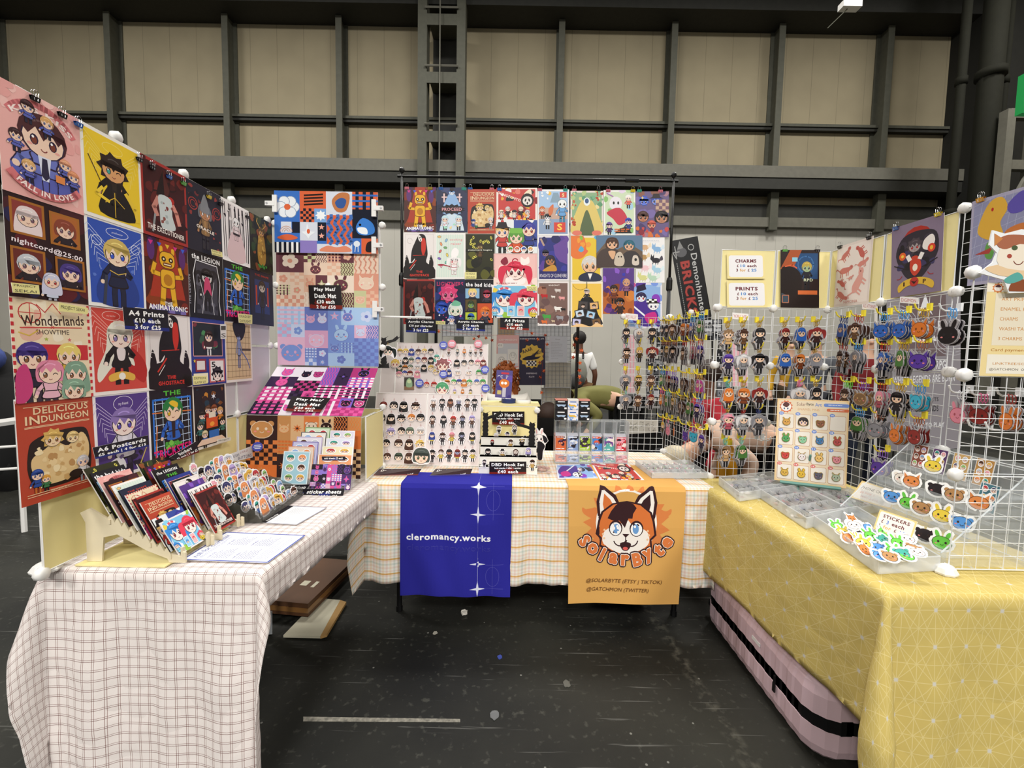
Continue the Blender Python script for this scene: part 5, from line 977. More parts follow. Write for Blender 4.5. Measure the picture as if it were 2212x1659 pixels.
for x, y, w_, h_, c in ((0, .5, .39, .5, B_), (.39, .72, .4, .28, O_r), (.39, .5, .22, .22, O_r), (.61, .5, .2, .22, '#7ba7dc'), (.79, .62, .4, .38, W_), (1.19, .72, .39, .28, O_r), (1.19, .25, .39, .47, K_), (0, .15, .39, .35, B_), (.1, .32, .16, .18, W_), (.27, .32, .12, .18, K_), (.39, .2, .27, .3, W_), (.66, .2, .13, .3, K_), (.8, .15, .39, .47, O_r), (1.19, 0, .14, .25, B_), (1.33, 0, .25, .25, O_r), (0, 0, .39, .17, K_), (.39, .0, .26, .2, '#8c7cc0'), (.65, 0, .54, .15, W_)): m1.rect(x, y, w_, h_, c)
for t in range(6): m1.ell(.2+.1*math.cos(t*PI/3), .74+.1*math.sin(t*PI/3), .09, .09, '#8fa0b8'); m1.ell(.2+.1*math.cos(t*PI/3), .74+.1*math.sin(t*PI/3), .08, .08, '#e4e8ee')
m1.ell(.2, .74, .05, .05, O_r)
for k in range(4): m1.line([(.46, .93-.05*k), (.74, .95-.05*k)], .028, '#33231f')
m1.checker(.4, .5, .21, .22, 5, 5, O_r, K_); m1.star(.71, .61, .09, '#f0f4f8', 8, .6)
m1.blob([(.88, .85), (1.0, .98), (1.15, .95), (1.1, .7), (.95, .68)], '#c07a4c'); m1.blob([(.93, .83), (1.02, .9), (1.1, .86), (1.06, .74), (.97, .74)], '#3a5a9a')
for k in range(3): m1.rect(1.24+.11*k, .72, .05, .28, K_); m1.rect(1.19, .75+.09*k, .39, .03, B_)
m1.blob([(1.25, .45), (1.35, .58), (1.5, .5), (1.53, .35), (1.4, .3), (1.28, .33)], '#3f7fd0'); m1.blob([(1.27, .42), (1.4, .42), (1.42, .32), (1.3, .34)], '#eef2f6'); m1.ell(1.31, .47, .02, .02, '#111')
m1.blob([(.5, .47), (.54, .36), (.62, .34), (.55, .28), (.52, .23), (.49, .28), (.42, .34), (.48, .36)], '#e8eef4'); m1.ell(.52, .35, .025, .04, O_r)
m1.star(.72, .42, .05, '#e9a999'); m1.star(.72, .28, .05, '#e9a999')
for k in range(4): m1.line([(.85+.1*k+.03*math.sin(t*1.5), .15+.47*t/10) for t in range(11)], .05, '#4a72b8')
for k in range(5): m1.rect(.03+.075*k, 0, .035, .17, '#f0f0f0')
for k in range(3): m1.arc(.18, .34, .03+.03*k, 0, 180, .01, '#d8a890', 8)
m1.blob([(.7, .03), (.8, .12), (.95, .1), (1.1, .12), (1.16, .03)], '#dd8a6c'); m1.blob([(.04, .24), (.2, .3), (.36, .24), (.2, .2)], O_r); m1.ell(1.26, .16, .05, .05, '#dfe6f0'); m1.line([(1.24, .12), (1.23, .03)], .012, '#dfe6f0'); m1.line([(1.28, .12), (1.28, .03)], .012, '#dfe6f0'); m1.blob([(1.4, .04), (1.42, .18), (1.52, .2), (1.52, .05)], '#2a2226')
m2 = matart(['#d99a84', '#e6cdb8', '#6a4048', '#c6c79a', '#e2b79e', '#ead9c8'], 5); m3 = matart(['#7d98d8', '#e2b8d2', '#a9c8ec', '#d8a6c8', '#c9d4f0', '#6f7fc4'], 12)
m4 = matart(['#251c2c', '#d8569a', '#7c5fc0', '#e6dfe8', '#3a2848', '#b23a78'], 8); m5 = matart(['#dd8248', '#e0b88a', '#3a2624', '#c9905a', '#e6d3bd', '#d8743a'], 17)
for a_, t0, t1, z0, z1, x0, x1, yy, lab in ((m1, 0, 0, 1.934, 2.265, -1.312, -.748, 2.43, 'blue and orange sea creature play mat, topmost on the rear left screen'), (m2, 0, 0, 1.642, 1.955, -1.314, -.748, 2.442, 'brown and sage patchwork play mat below the blue one'), (m3, 0, 0, 1.318, 1.642, -1.306, -.745, 2.43, 'pastel blue and pink patchwork play mat')):
    sheet(a_, [(x0, yy, z0), (x1, yy, z0), (x1, yy+.004, z1), (x0, yy+.004, z1)], 'play_mat', lab, 'play mat', 'play mats on the left stall', t=.003, mats=FAB)
sheet(m4, [(-1.315, 2.15, 1.078), (-.745, 2.15, 1.078), (-.745, 2.42, 1.308), (-1.305, 2.42, 1.308)], 'play_mat', 'purple and pink patchwork play mat sloping forward', 'play mat', 'play mats on the left stall', t=.003, mats=FAB)
sheet(m5, [(-1.325, 2.145, .765), (-.75, 2.145, .765), (-.745, 2.149, 1.075), (-1.315, 2.149, 1.075)], 'play_mat', 'orange and brown patchwork play mat hanging lowest', 'play mat', 'play mats on the left stall', t=.003, mats=FAB)
mb = MB()
for x in (-1.28, -.77): mb.tube([(x, 2.17, TZ+.01), (x, 2.17, 1.06), (x, 2.43, 1.28)], .004, 5); mb.tube([(x, 2.17, 1.06), (x, 2.44, 1.06)], .004, 5)
mb.tube([(-1.28, 2.17, 1.06), (-.77, 2.17, 1.06)], .004, 5); o = mb.build('mat_easel', WIRE); tag(o, 'white wire easel holding the sloping purple mat', 'stand')
card([('Play Mat/', .26, .66), ('Desk Mat', .26, .66), ('£30 each', .23, .55), ('2 for £50', .23, .58)], [(669, 666), (740, 668), (736, 616), (666, 616)], 'dark price card reading Play Mat on the brown mat', Y=2.42, bg='#191214', grad='#7a1f14')
q = [at(x, y, plane=(V((0, 2.14, 1.078)), V((0, -.23, .27)).normalized())) for x, y in ((618, 890), (694, 892), (716, 862), (632, 858))]; q = [p+V((0, -.006, .006)) for p in q]
W = (q[1]-q[0]).length; Hh = (q[3]-q[0]).length; sheet(textcard([('Play Mat/', .3, .7), ('Desk Mat', .3, .7), ('£30 each', .22, .55), ('2 for £50', .18, .55)], W, Hh, '#191214', '#fff', '#7a1f14'), q, 'price_card', 'dark price card lying on the sloping purple mat', 'sign')
def tclip(x, y, sg, label):
    p = at(x, y, Y=2.422); mb = MB(); t = thing('mat_clip', p, label, 'clip', 'white clips gripping the play mats')
    mb.box((p.x-.012, 2.414, p.z-.045), (p.x+.012, 2.424, p.z+.045)); mb.box((min(p.x, p.x+sg*.05), 2.412, p.z-.012), (max(p.x, p.x+sg*.05), 2.430, p.z+.012)); jw = part(mb, 'clip_jaw', WHITE, t)
    mb = MB(); mb.tube([(p.x+sg*.04, 2.410, p.z), (p.x+sg*.04, 2.434, p.z)], .006, 8); part(mb, 'clip_rivet', STEEL, jw)
for a in ((594, 440, -1, 'white clip on the left edge of the topmost mat'), (808, 450, 1, 'upper white clip on the right edge of the topmost mat'), (808, 530, 1, 'lower white clip on the right edge of the topmost mat'), (810, 668, 1, 'white clip on the right edge of the pastel mat')): tclip(*a)

# ---------------- postcard rack ----------------
PLY = mat('birch_ply', '#d9cdb0', .65, noise=.04, nscale=20); PLYE = mat('ply_edge', '#8f7a5c', .8)
rk = thing('postcard_rack', (-1.12, 1.42, TZ+.008), 'birch plywood postcard rack on the left table', 'rack')
def prof(y, t=.006):
    P = [(-1.285, 0), (-1.24, 0), (-1.232, .075), (-1.19, .085), (-1.1, .035), (-1.04, .012), (-1.035, 0), (-.985, 0), (-.985, .032), (-.995, .034), (-.995, .018), (-1.02, .024)]
    for k in range(9): x = -1.03-.021*k; P += [(x, .026+.0125*k), (x-.011, .048+.0125*k), (x-.02, .034+.0125*k)]
    P += [(-1.27, .165), (-1.3, .15), (-1.285, .12)]; z0 = TZ+.008; n = len(P); mb = MB()
    mb.add([(x, y, z0+z) for x, z in P]+[(x, y+t, z0+z) for x, z in P], [tuple(range(n)), tuple(range(2*n-1, n-1, -1))]+[(i, i+n, (i+1) % n+n, (i+1) % n) for i in range(n)])
    return mb
for y in (1.288, 1.412, 1.452, 1.575): part(prof(y), 'side_panel', PLY, rk)
for k in range(4):
    mb = MB(); x, z = -1.03-.06*k, TZ+.03+.035*k; mb.box((x-.003, 1.285, z-.01), (x+.003, 1.585, z+.004)); part(mb, 'cross_slat', PLY, rk)
for y in (1.295, 1.405, 1.46, 1.565): mb = MB(); mb.box((-1.0, y-.006, TZ+.01), (-.994, y+.006, TZ+.055)); part(mb, 'front_peg', PLY, rk)
c1 = [('duo', 'blue haired and pink haired pair', 1), ('green', 'white capped cartoon crowd', 1), ('delicious', 'red DELICIOUS IN DUNGEON', 0), ('exec', 'black bordered', 0), ('wonder', 'red and cream Wonderlands', 0), ('shape', 'dark blue', 0), ('cook', 'pale mint', 0), ('night', 'dark red portraits', 0), ('pink', 'salmon pink', 0), ('kids', 'black the bad kids', 0), ('state', 'black and lime', 0)]
c2 = [('exec', 'dark red executioner', 0), ('trees', 'white tree trunk', 0), ('fight', 'orange and violet', 0), ('ghost', 'black robed figure', 0), ('collage', 'small blue collage', 0), ('trick', 'blue grid', 0), ('legion', 'black the LEGION', 0), ('anim', 'bright orange', 0), ('gold', 'dark brown', 0)]
for ci, (cards, yy, lab) in enumerate(((c1, 1.288, 'in the front column of the postcard rack'), (c2, 1.452, 'in the rear column of the postcard rack'))):
    for k, (nm, ds, land) in enumerate(cards):
        x = -1.006-.0205*k*(1 if ci == 0 else 1.15); z = TZ+.030+.0125*k*(1 if ci == 0 else 1.0); hh = .112 if land else .150; w_ = .118 if land else .112
        y0 = yy+random.Random(k+ci*9).uniform(-.004, .006); lean = .055+.006*random.Random(k).random(); dy = -.016
        q = [(x, y0, z), (x, y0+w_, z), (x-lean*hh/.15, y0+w_+dy, z+hh*.94), (x-lean*hh/.15, y0+dy, z+hh*.94)]
        sheet(pic(nm), q, 'postcard', ds+' postcard '+lab, 'postcard', 'postcards in the plywood rack', t=.0035, back='#1c1c1e' if k % 2 else '#e8e4e0')
# ---------------- smoky acrylic sticker bin ----------------
SMOKE = mat('smoked_acrylic', '#4a4a44', .1, alpha=.4, spec=.7)
bn = thing('sticker_bin', (-1.1, 1.76, TZ+.006), 'smoky acrylic stepped bin full of die-cut stickers', 'bin')
X0, X1, Y0, Y1, zb = -1.27, -.935, 1.61, 1.93, TZ+.006
for nm, v in (('base', [(X0, Y0, zb), (X1, Y0, zb), (X1, Y1, zb), (X0, Y1, zb)]), ('front_wall', [(X1, Y0, zb), (X1, Y1, zb), (X1, Y1, zb+.03), (X1, Y0, zb+.03)]), ('side_wall', [(X0, Y0, zb), (X1, Y0, zb), (X1, Y0, zb+.035), (X0, Y0, zb+.16)]), ('side_wall', [(X0, Y1, zb), (X0, Y1, zb+.16), (X1, Y1, zb+.035), (X1, Y1, zb)]), ('back_wall', [(X0, Y0, zb), (X0, Y0, zb+.16), (X0, Y1, zb+.16), (X0, Y1, zb)])):
    mb = MB(); mb.slab(v[::-1] if nm == 'base' else v, .003); part(mb, nm, SMOKE, bn)
for k in range(1, 6):
    x = X1-.057*k; mb = MB(); mb.box((x-.0015, Y0+.004, zb+.003), (x+.0015, Y1-.004, zb+.02+.022*k)); part(mb, 'divider', SMOKE, bn)
def diecut(kind, w, cols, seed, border='#f6f5f3', bd=.09):
    "outline points and artwork for a die-cut piece about 1 wide"
    r = random.Random(seed); a = Art(1, 1.3, border, clipped=False)
    hc, tc, bc, ec, hk = cols
    if kind == 'head': a.head(.5, .5, .36, hc, ec[1], ec[0], hk, seed); H0 = .95
    elif kind == 'full': a.person(.5, .92, .24, hc, tc, bc, ec[1], ec[0], hk, seed, 2.3); H0 = 1.25
    else: creature(a, .5, .45, .34, hc, tc, seed)
    pts = [p for q in a.p for p in q[0]]; hull = convex(pts, bd); return a, hull
def convex(pts, bd):
    P = sorted(set((round(x, 3), round(y, 3)) for x, y in pts))
    def half(it):
        o = []
        for p in it:
            while len(o) > 1 and (o[-1][0]-o[-2][0])*(p[1]-o[-2][1])-(o[-1][1]-o[-2][1])*(p[0]-o[-2][0]) <= 0: o.pop()
            o.append(p)
        return o
    h = half(P)[:-1]+half(P[::-1])[:-1]; cx = sum(p[0] for p in h)/len(h); cy = sum(p[1] for p in h)/len(h)
    # radial outline that follows the figure, pushed out by the border
    n = 40; out = []
    for i in range(n):
        t = 2*PI*i/n; dx, dy = math.cos(t), math.sin(t); best = 0
        for x, y in P:
            vx, vy = x-cx, y-cy; d = vx*dx+vy*dy
            if d > 0 and abs(vx*dy-vy*dx) < .05+.08*d: best = max(best, d)
        out.append((cx+dx*(best+bd), cy+dy*(best+bd)))
    return out
def flatpiece(a, hull, s, depth, border, clasp=None):
    "mesh of a die-cut piece standing in the XZ plane, facing -Y, origin at its foot (or at its ring when it has a clasp)"
    mb = MB(); xs = [p[0] for p in hull]; ys = [p[1] for p in hull]; cx = (min(xs)+max(xs))/2; y0 = max(ys) if clasp else min(ys)
    f = lambda x, y, z: ((x-cx)*s, -z, (y-y0)*s)
    n = len(hull); mb.add([f(x, y, 0) for x, y in hull]+[f(x, y, -depth) for x, y in hull], [tuple(range(n)), tuple(range(2*n-1, n-1, -1))]+[(i, i+n, (i+1) % n+n, (i+1) % n) for i in range(n)], 0, border)
    a.emit(mb, f, .0002, .00002); return mb
def shared(mb, name, mats=None):
    o = mb.build(name, mats or INK, origin=V((0, 0, 0))); me = o.data; bpy.data.objects.remove(o); return me
def put(me, name, loc, rot, label, cat, group=None, scale=1):
    o = bpy.data.objects.new(name, me); COL.objects.link(o); o.location = V(loc); o.rotation_euler = rot; o.scale = (scale,)*3; tag(o, label, cat, group); return o
HN = {'#2f9a8e': 'teal haired', '#8fb4e8': 'pale blue haired', '#b9a4dc': 'lilac haired', '#e8a0b0': 'pink haired', '#e0b04a': 'golden haired', '#3a3a6a': 'navy haired', '#8ab86a': 'green haired', '#e8925a': 'orange haired', '#5a3a2a': 'brown haired', '#c8ccd8': 'silver haired', '#1c181c': 'black haired', '#b8323a': 'red haired'}
hk = ['short', 'bob', 'long', 'spiky', 'tails']; hcs = list(HN)
stk = []
for i, c in enumerate(hcs):
    a, h = diecut('full' if i % 3 == 0 else 'head', 1, (c, ['#5a7ac0', '#e0a03a', '#3a3440', '#d8e0ea'][i % 4], '#2a2630', ('#35507a', '#f5dfd0'), hk[i % 5]), i); stk.append((shared(flatpiece(a, h, .052 if i % 3 else .05, .002, '#f4f4f6'), 'die_cut_sticker'), HN[c]))
R = random.Random(5); rown = ['front', 'second', 'third', 'fourth', 'fifth', 'back']; coln = ['left end', 'second from the left', 'third from the left', 'fourth from the left', 'middle', 'fourth from the right', 'third from the right', 'second from the right', 'right end']
for k in range(6):
    for j in range(9):
        m_, ds = stk[(k*5+j*7) % len(stk)]
        put(m_, 'die_cut_sticker', (X1-.022-.0565*k+R.uniform(-.006, .006), Y0+.028+.033*j, zb+.006+.024*k), (-.28, 0, PI/2+R.uniform(-.15, .15)), '%s die-cut sticker, %s row of the smoky bin, %s' % (ds, rown[k], coln[j]), 'sticker', 'die-cut stickers in the smoky bin', R.uniform(.85, 1.15))
# menus, stands, notes on the left table
a = Art(.215, .30, '#e9ebf3'); frame(a, .003, .003, .209, .294, '#3a4fae', .005); a.text('roll for character', .02, .262, .17, .02, '#2c3f9a', .0); a.lines_of_text(.02, .252, .16, 2, .006, '#5a6ab0', .0016, 2)
for bx in (.02, .115):
    for by, n in ((.222, 7), (.135, 7)): a.text('roll d20', bx, by, .04, .008, '#3a4a9a', 0); a.lines_of_text(bx, by-.01, .075, n, .0085, '#6a74a8', .002, int(bx*100)+n)
a.lines_of_text(.02, .06, .18, 5, .009, '#8a90b8', .0015, 9)
sheet(a, [(-.742, 1.300, TZ+.0065), (-.722, 1.507, TZ+.0065), (-1.015, 1.522, TZ+.0065), (-1.013, 1.310, TZ+.0065)], 'menu_sheet', 'large white roll for character sheet with blue border at the table edge', 'sheet', t=.0012)
a = Art(.18, .17, '#e9eaee'); frame(a, .001, .001, .178, .168, '#33427a', .004); a.rect(0, .145, .18, .025, '#15151c'); a.text('How to order', .02, .15, .07, .013, '#fff', .02); a.line([(.09, .02), (.09, .13)], .0008, '#888'); a.lines_of_text(.02, .12, .05, 4, .012, '#777', .0012); a.lines_of_text(.1, .12, .06, 6, .01, '#777', .0012)
sheet(a, [(-.80, 1.60, TZ+.006), (-.765, 1.785, TZ+.006), (-.935, 1.80, TZ+.006), (-.945, 1.612, TZ+.006)], 'menu_sheet', 'smaller white sheet with a black heading beside the smoky bin', 'sheet', t=.0012)
def stickersheet(sd, p):
    r = random.Random(sd); a = Art(1, 1.4, p[0]); frame(a, .02, .02, .96, 1.36, p[1], .03)
    for i in range(2):
        for j in range(3): x, y = .28+.44*i, .28+.42*j; a.ell(x, y, .17, .17, '#fbfbfd'); a.head(x, y, .12, r.choice(hcs), seed=sd+i+j*3)
    return a
sp = [('#a8d4e4', '#e8f2f6', 'pale aqua'), ('#e8d8c8', '#d8906a', 'cream and orange'), ('#c8c8e8', '#7a70b8', 'lilac'), ('#e8e4f0', '#b8a8d0', 'white and violet'), ('#f0eeea', '#3a3438', 'black edged white'), ('#d8e8d0', '#5a9a4a', 'green edged')]
for k, (c, d, nm) in enumerate(sp):
    x0, y, z = -1.075+.012*k, 2.0+.018*k, TZ+.035+.02*k; sheet(stickersheet(k, (c, d)), [(x0, y, z), (x0+.125, y, z), (x0+.13, y+.03, z+.15), (x0+.005, y+.03, z+.15)], 'sticker_sheet', nm+' sticker sheet in the left stand of the left table', 'sticker sheet', 'sticker sheets in the left stand', t=.002)
m6 = matart(['#4a2a6a', '#d8569a', '#e6dfe8', '#251c2c', '#8f7ad0'], 8, 1.9, 1.05)
sheet(m6, [(-.932, 1.985, TZ+.018), (-.742, 1.985, TZ+.018), (-.738, 2.01, TZ+.13), (-.928, 2.01, TZ+.13)], 'sticker_sheet', 'wide purple patchwork sticker sheet above the sticker sheets sign', 'sticker sheet', 'sticker sheets in the right stand', t=.002)
for k, (c, nm) in enumerate((('#e8a070', 'orange and blue'), ('#efe6c0', 'pale yellow'), ('#e0e6f4', 'pale blue headed'), ('#dcd8e8', 'lavender circle patterned'))):
    z = TZ+.06+.035*k; x0 = -.915+.012*k; a = stickersheet(20+k, (c, '#f6f6f8')); sheet(a, [(x0, 2.02+.018*k, z), (x0+.165-.015*k, 2.02+.018*k, z), (x0+.165-.015*k, 2.045+.018*k, z+.11), (x0, 2.045+.018*k, z+.11)], 'sticker_sheet', nm+' sticker sheet in the right stand of the left table', 'sticker sheet', 'sticker sheets in the right stand', t=.002)
for x0, nm in ((-1.085, 'left'), (-.93, 'right')):
    t = thing('sheet_stand', (x0+.08, 2.04, TZ+.006), 'clear stepped stand holding the %s group of sticker sheets' % nm, 'stand')
    for k in range(4): mb = MB(); mb.box((x0-.003, 1.99+.024*k, TZ+.006), (x0+.17, 1.992+.024*k, TZ+.03+.025*k)); part(mb, 'step', CLEAR, t)
    for x in (x0-.004, x0+.171): mb = MB(); mb.box((x-.0015, 1.985, TZ+.006), (x+.0015, 2.09, TZ+.05)); part(mb, 'side_wall', CLEAR, t)
card([('sticker sheets', .55, .86), ('£6 each | 3 for £15', .42, .7)], [(652, 1075), (740, 1076), (745, 1055), (660, 1056)], 'dark blue tent card reading sticker sheets', Y=1.955)
card([('sheets', .5, .7), ('for', .4, .3)], [(628, 1068), (655, 1066), (670, 1046), (640, 1047)], 'black tent card half hidden behind the sticker sheets card', Y=1.975)
card([('mini sheets £2 each', .8, .8)], [(696, 994), (745, 994), (746, 986), (695, 986)], 'thin black strip sign between the sticker sheets', Y=2.03)
a = Art(.1, .045, '#e6e6e8'); a.text('PLUSH', .01, .02, .035, .014, '#3a3f6a', 0); a.text('BUTTONS', .04, .004, .055, .013, '#3a3f6a', 0); a.text('2 FOR £5', .05, .03, .03, .008, '#a66', 0)
sheet(a, quad([(492, 1000), (546, 988), (545, 963), (489, 984)], X=-1.255), 'hand_written_note', 'white handwritten PLUSH BUTTONS card behind the smoky bin', 'note')
def badge(p, col, label, n=(0, -1, 0), r=.022, t=''):
    a = Art(1, 1, col, clipped=False); q = V(n).normalized().to_track_quat('-Y', 'Z').to_matrix(); mb = MB(); out = [((r*(1+.09*(i % 2)))*math.cos(PI*i/14), (r*(1+.09*(i % 2)))*math.sin(PI*i/14)) for i in range(28)]
    f = lambda x, y, z: V(p)+q @ V((x, -z, y)); m_ = len(out); mb.add([f(x, y, .001) for x, y in out]+[f(x, y, 0) for x, y in out], [tuple(range(m_)), tuple(range(2*m_-1, m_-1, -1))]+[(i, i+m_, (i+1) % m_+m_, (i+1) % m_) for i in range(m_)], 0, col)
    for i, (w_, yy) in enumerate(((1.2, .35), (1.5, 0), (1.1, -.35))): mb.add([f(x*r*w_/2, (yy+y)*r, .0014) for x, y in ((-1, -.1), (1, -.1), (1, .1), (-1, .1))], [(0, 1, 2, 3)], 0, '#dfe2f0')
    o = mb.build('paper_badge', INK); tag(o, label, 'badge'); return o
badge(at(556, 965, X=-1.22), '#4a4fb0', 'blue scalloped badge in front of the orange play mat', (.6, -1, 0), .022)
# ---------------- middle table: charm boards ----------------
CREAM = mat('cream_board', '#ddd3d2', .6); CREAMY = mat('board_edge', '#f0ecea', .5)
def leanplane(y0, z0, y1, z1): return (V((0, y0, z0)), V((0, -(z1-z0), y1-y0)).normalized(), -math.atan2(y1-y0, z1-z0))
PF = leanplane(2.505, .745, 2.60, 1.155); PB = leanplane(2.80, .75, 2.95, 1.465)
def board(x0, x1, pl, z0, z1, y0, y1, label):
    t = thing('charm_board', ((x0+x1)/2, y0, z0), label, 'display board', 'charm boards on the middle table'); q = [V((x0, y0, z0)), V((x1, y0, z0)), V((x1, y1, z1)), V((x0, y1, z1))]; n = pl[1]
    mb = MB(); mb.slab([p-n*.002 for p in q], .005); part(mb, 'backing_panel', CREAM, t)
    mb = MB(); mb.tube([p-n*.003 for p in q], .005, 6, closed=True); part(mb, 'frame', CREAMY, t)
    mb = MB(); mx = (x0+x1)/2; mb.tube([(mx, y1+.003, z1-.08), (mx, y1+.12, z0+.002)], .004, 5); part(mb, 'rear_prop', CREAMY, t)
    return t
XB = [at(v, 930, plane=PF[:2]).x for v in (808, 920, 1036)]
board(XB[0], XB[1]-.003, PF, .746, 1.155, 2.505, 2.60, 'front left cream board of cartoon head charms'); board(XB[1]+.003, XB[2], PF, .746, 1.155, 2.505, 2.60, 'front right cream board of full figure charms')
XC = [at(v, 780, plane=PB[:2]).x for v in (856, 953.6, 1053)]
board(XC[0], XC[1]-.002, PB, .755, 1.465, 2.80, 2.95, 'rear left cream board of small charms'); board(XC[1]+.002, XC[2], PB, .755, 1.465, 2.80, 2.95, 'rear right cream board of small charms')
board(XC[0]-.10, XC[0]-.004, PB, .755, 1.40, 2.80, 2.935, 'narrow greyish board at the left of the rear charm boards')
CH = {}
def charm_mesh(kind, cols, seed, s, clasp='#c9a24a', border='#efe9ec'):
    k = (kind, str(cols), seed, s, clasp)
    if k not in CH:
        a, h = diecut(kind, 1, cols, seed, border, .045); mb = flatpiece(a, h, s, .003, border, clasp=True)
        mb.tube([(.004*math.cos(t*PI/4), 0, .004+.004*math.sin(t*PI/4)) for t in range(8)], .0006, 4, c=clasp, closed=True); mb.tube([(0, 0, .008), (0, 0, .016)], .0009, 4, c=clasp)
        CH[k] = shared(mb, 'acrylic_charm')
    return CH[k]
ORD = ['first', 'second', 'third', 'fourth', 'fifth', 'sixth', 'seventh', 'eighth']
CNM = {'k': ('#1a1518', 'black haired'), 'b': ('#4a2c22', 'brown haired'), 'r': ('#7a2a22', 'auburn haired'), 'o': ('#c8762a', 'orange haired'), 'y': ('#d8b45a', 'blond'), 'l': ('#a79bd0', 'lilac haired'), 'g': ('#6a7a6a', 'grey green haired'), 'w': ('#d8d4d6', 'white haired'), 'n': ('#2a3a8a', 'navy haired'), 'p': ('#d88a9a', 'pink haired'), 't': ('#5aa898', 'teal haired'), 'd': ('#3a4a3e', 'dark green haired'), 'G': ('#3a9a4a', 'green'), 'B': ('#4a6ab8', 'blue'), 'R': ('#b8322a', 'red')}
def rowof(key, xs, y, kind, s, pl, board_, rn, grp, ox=780, oy=700, sc=4.608, skin=None, cl='#c98a8a'):
    for i, (k, x) in enumerate(zip(key, xs)):
        yy = y
        if isinstance(x, tuple): x, yy = x
        p = at(ox+x/sc, oy+yy/sc, plane=pl[:2])+pl[1]*.004; c, nm = CNM[k]; outs = ['#1c1a1e', '#2a2228', '#5a3a2a', '#c8b04a', '#7a2a2a', '#e8e2de']
        sk = skin[i % len(skin)] if skin else '#f3dccb'
        me = charm_mesh(kind, (c, outs[(i*2+len(xs)+rn) % 4 if kind == 'full' else 0], '#1a181c', ('#222', sk), hk[(i+rn) % 4] if k != 'w' else 'bob'), (i+rn) % 3, s, cl)
        put(me, 'acrylic_charm', p, (pl[2], 0, 0), '%s charm %s along the %s row of the %s board' % (nm, ORD[i], ORD[rn], board_), 'charm', grp)
g1, g2 = 'head charms on the front left board', 'figure charms on the front right board'
for r, (k, xs, y) in enumerate((('rkkb', (228, 330, 428, 545), 765), ('kkkok', (205, 303, 404, 505, 595), 888), ('blkgw', (190, 300, 405, 490, 595), 1020), ('bkbby', (180, 255, 377, 483, 587), 1140), ('bdby', (265, 377, 480, (567, 1245)), 1275))): rowof(k, xs, y, 'head', .058, PF, 'front left', r, g1)
for r, (k, xs, y) in enumerate((('wkbwkk', (722, 808, 888, 972, 1057, 1130), 738), ('kkRbl', (712, 820, 918, 1008, 1105), 905), ('nbpkk', (705, 812, 903, 1002, 1105), 1070), ('kbkrkk', (710, 795, 878, 957, 1035, 1110), 1240))): rowof(k, xs, y, 'full', .062, PF, 'front right', r, g2, skin=['#f0d8cc', '#e6d8d4', '#b87a5a', '#8a8fb0'])
g3, g4 = 'small charms on the rear left board', 'small charms on the rear right board'
for r, (k, xs, y) in enumerate((('yynbykt', (390, 447, 505, 572, 633, 697, (755, 300)), 240), ('wkgnrk', (387, 445, 502, 570, 633, 697), 325), ('dogwkyp', (385, 440, 495, 565, 628, 697, (752, 380)), 400), ('pnrpy', (380, 437, 490, 562, (748, 440)), 460), ('RR', (655, 728), 570))): rowof(k, xs, y, 'head', .046, PB, 'rear left', r, g3)
for r, (k, xs, y) in enumerate((('pgowpr', (873, 960, 1027, 1090, 1140, 1193), 245), ('pkkkpr', (873, 955, 1027, 1098, 1162, 1218), 350), ('nwwG', (875, 965, 1072, 1175), 450), ('oGnoGBG', (858, 925, 978, 1027, 1080, 1153, 1213), 545), ('ploKp'.replace('K', 'k'), (857, 932, 1010, 1090, (1195, 700)), 645))): rowof(k, xs, y, 'full' if r in (0, 4) else 'head', .04 if r in (0, 4) else .046, PB, 'rear right', r, g4)
for k, x, y, s, nm, pl in (('y', 345, 345, .075, 'large blond head charm at the left edge of the rear left board', PB), ('b', 815, 330, .105, 'large rose brown head charm with ears between the rear boards', PB), ('G', 812, 570, .11, 'large green haired head charm between the rear boards', PB)):
    put(charm_mesh('head', (('#8a4a4e' if k == 'b' else CNM[k][0] if k != 'G' else '#4a9a6a'), '#222', '#222', ('#a33', '#f6dccd'), 'spiky' if k == 'b' else 'short'), 3, s), 'acrylic_charm', at(780+x/4.608, 700+y/4.608, plane=pl[:2])+pl[1]*.008, (pl[2], 0, 0), nm, 'charm')
p = at(780+145/4.608, 1004, Y=2.46); put(stk0 := charm_mesh('head', ('#26262a', '#222', '#222', ('#3a6a6a', '#e0a27c'), 'short'), 4, .10), 'acrylic_standee', (p.x, 2.455, .745+.112), (-.15, 0, .12), 'large dark haired head cut-out with glasses at the left foot of the boards', 'cut-out')
p = at(780+605/4.608, 1004, Y=2.45); put(charm_mesh('head', ('#4a5450', '#222', '#222', ('#4a5a3a', '#f0cfb8'), 'bob'), 2, .115), 'acrylic_standee', (p.x, 2.445, .745+.122), (-.15, 0, -.1), 'large grey green haired head cut-out between the front boards', 'cut-out')
a = Art(.09, .13, '#3a3430'); a.rect(0, 0, .09, .035, '#8a6a50'); a.blob([(.02, .03), (.02, .09), (.045, .12), (.07, .09), (.07, .03)], '#8fae8a'); a.ell(.045, .085, .018, .02, '#c8d8a8')
q = quad([(873.5, 842), (895, 842), (895, 815), (873.5, 815)], plane=PB[:2]); sheet(a, [p_+PB[1]*.005 for p_ in q], 'photo_card', 'small dark card with a pale green figure on the rear left board', 'card')
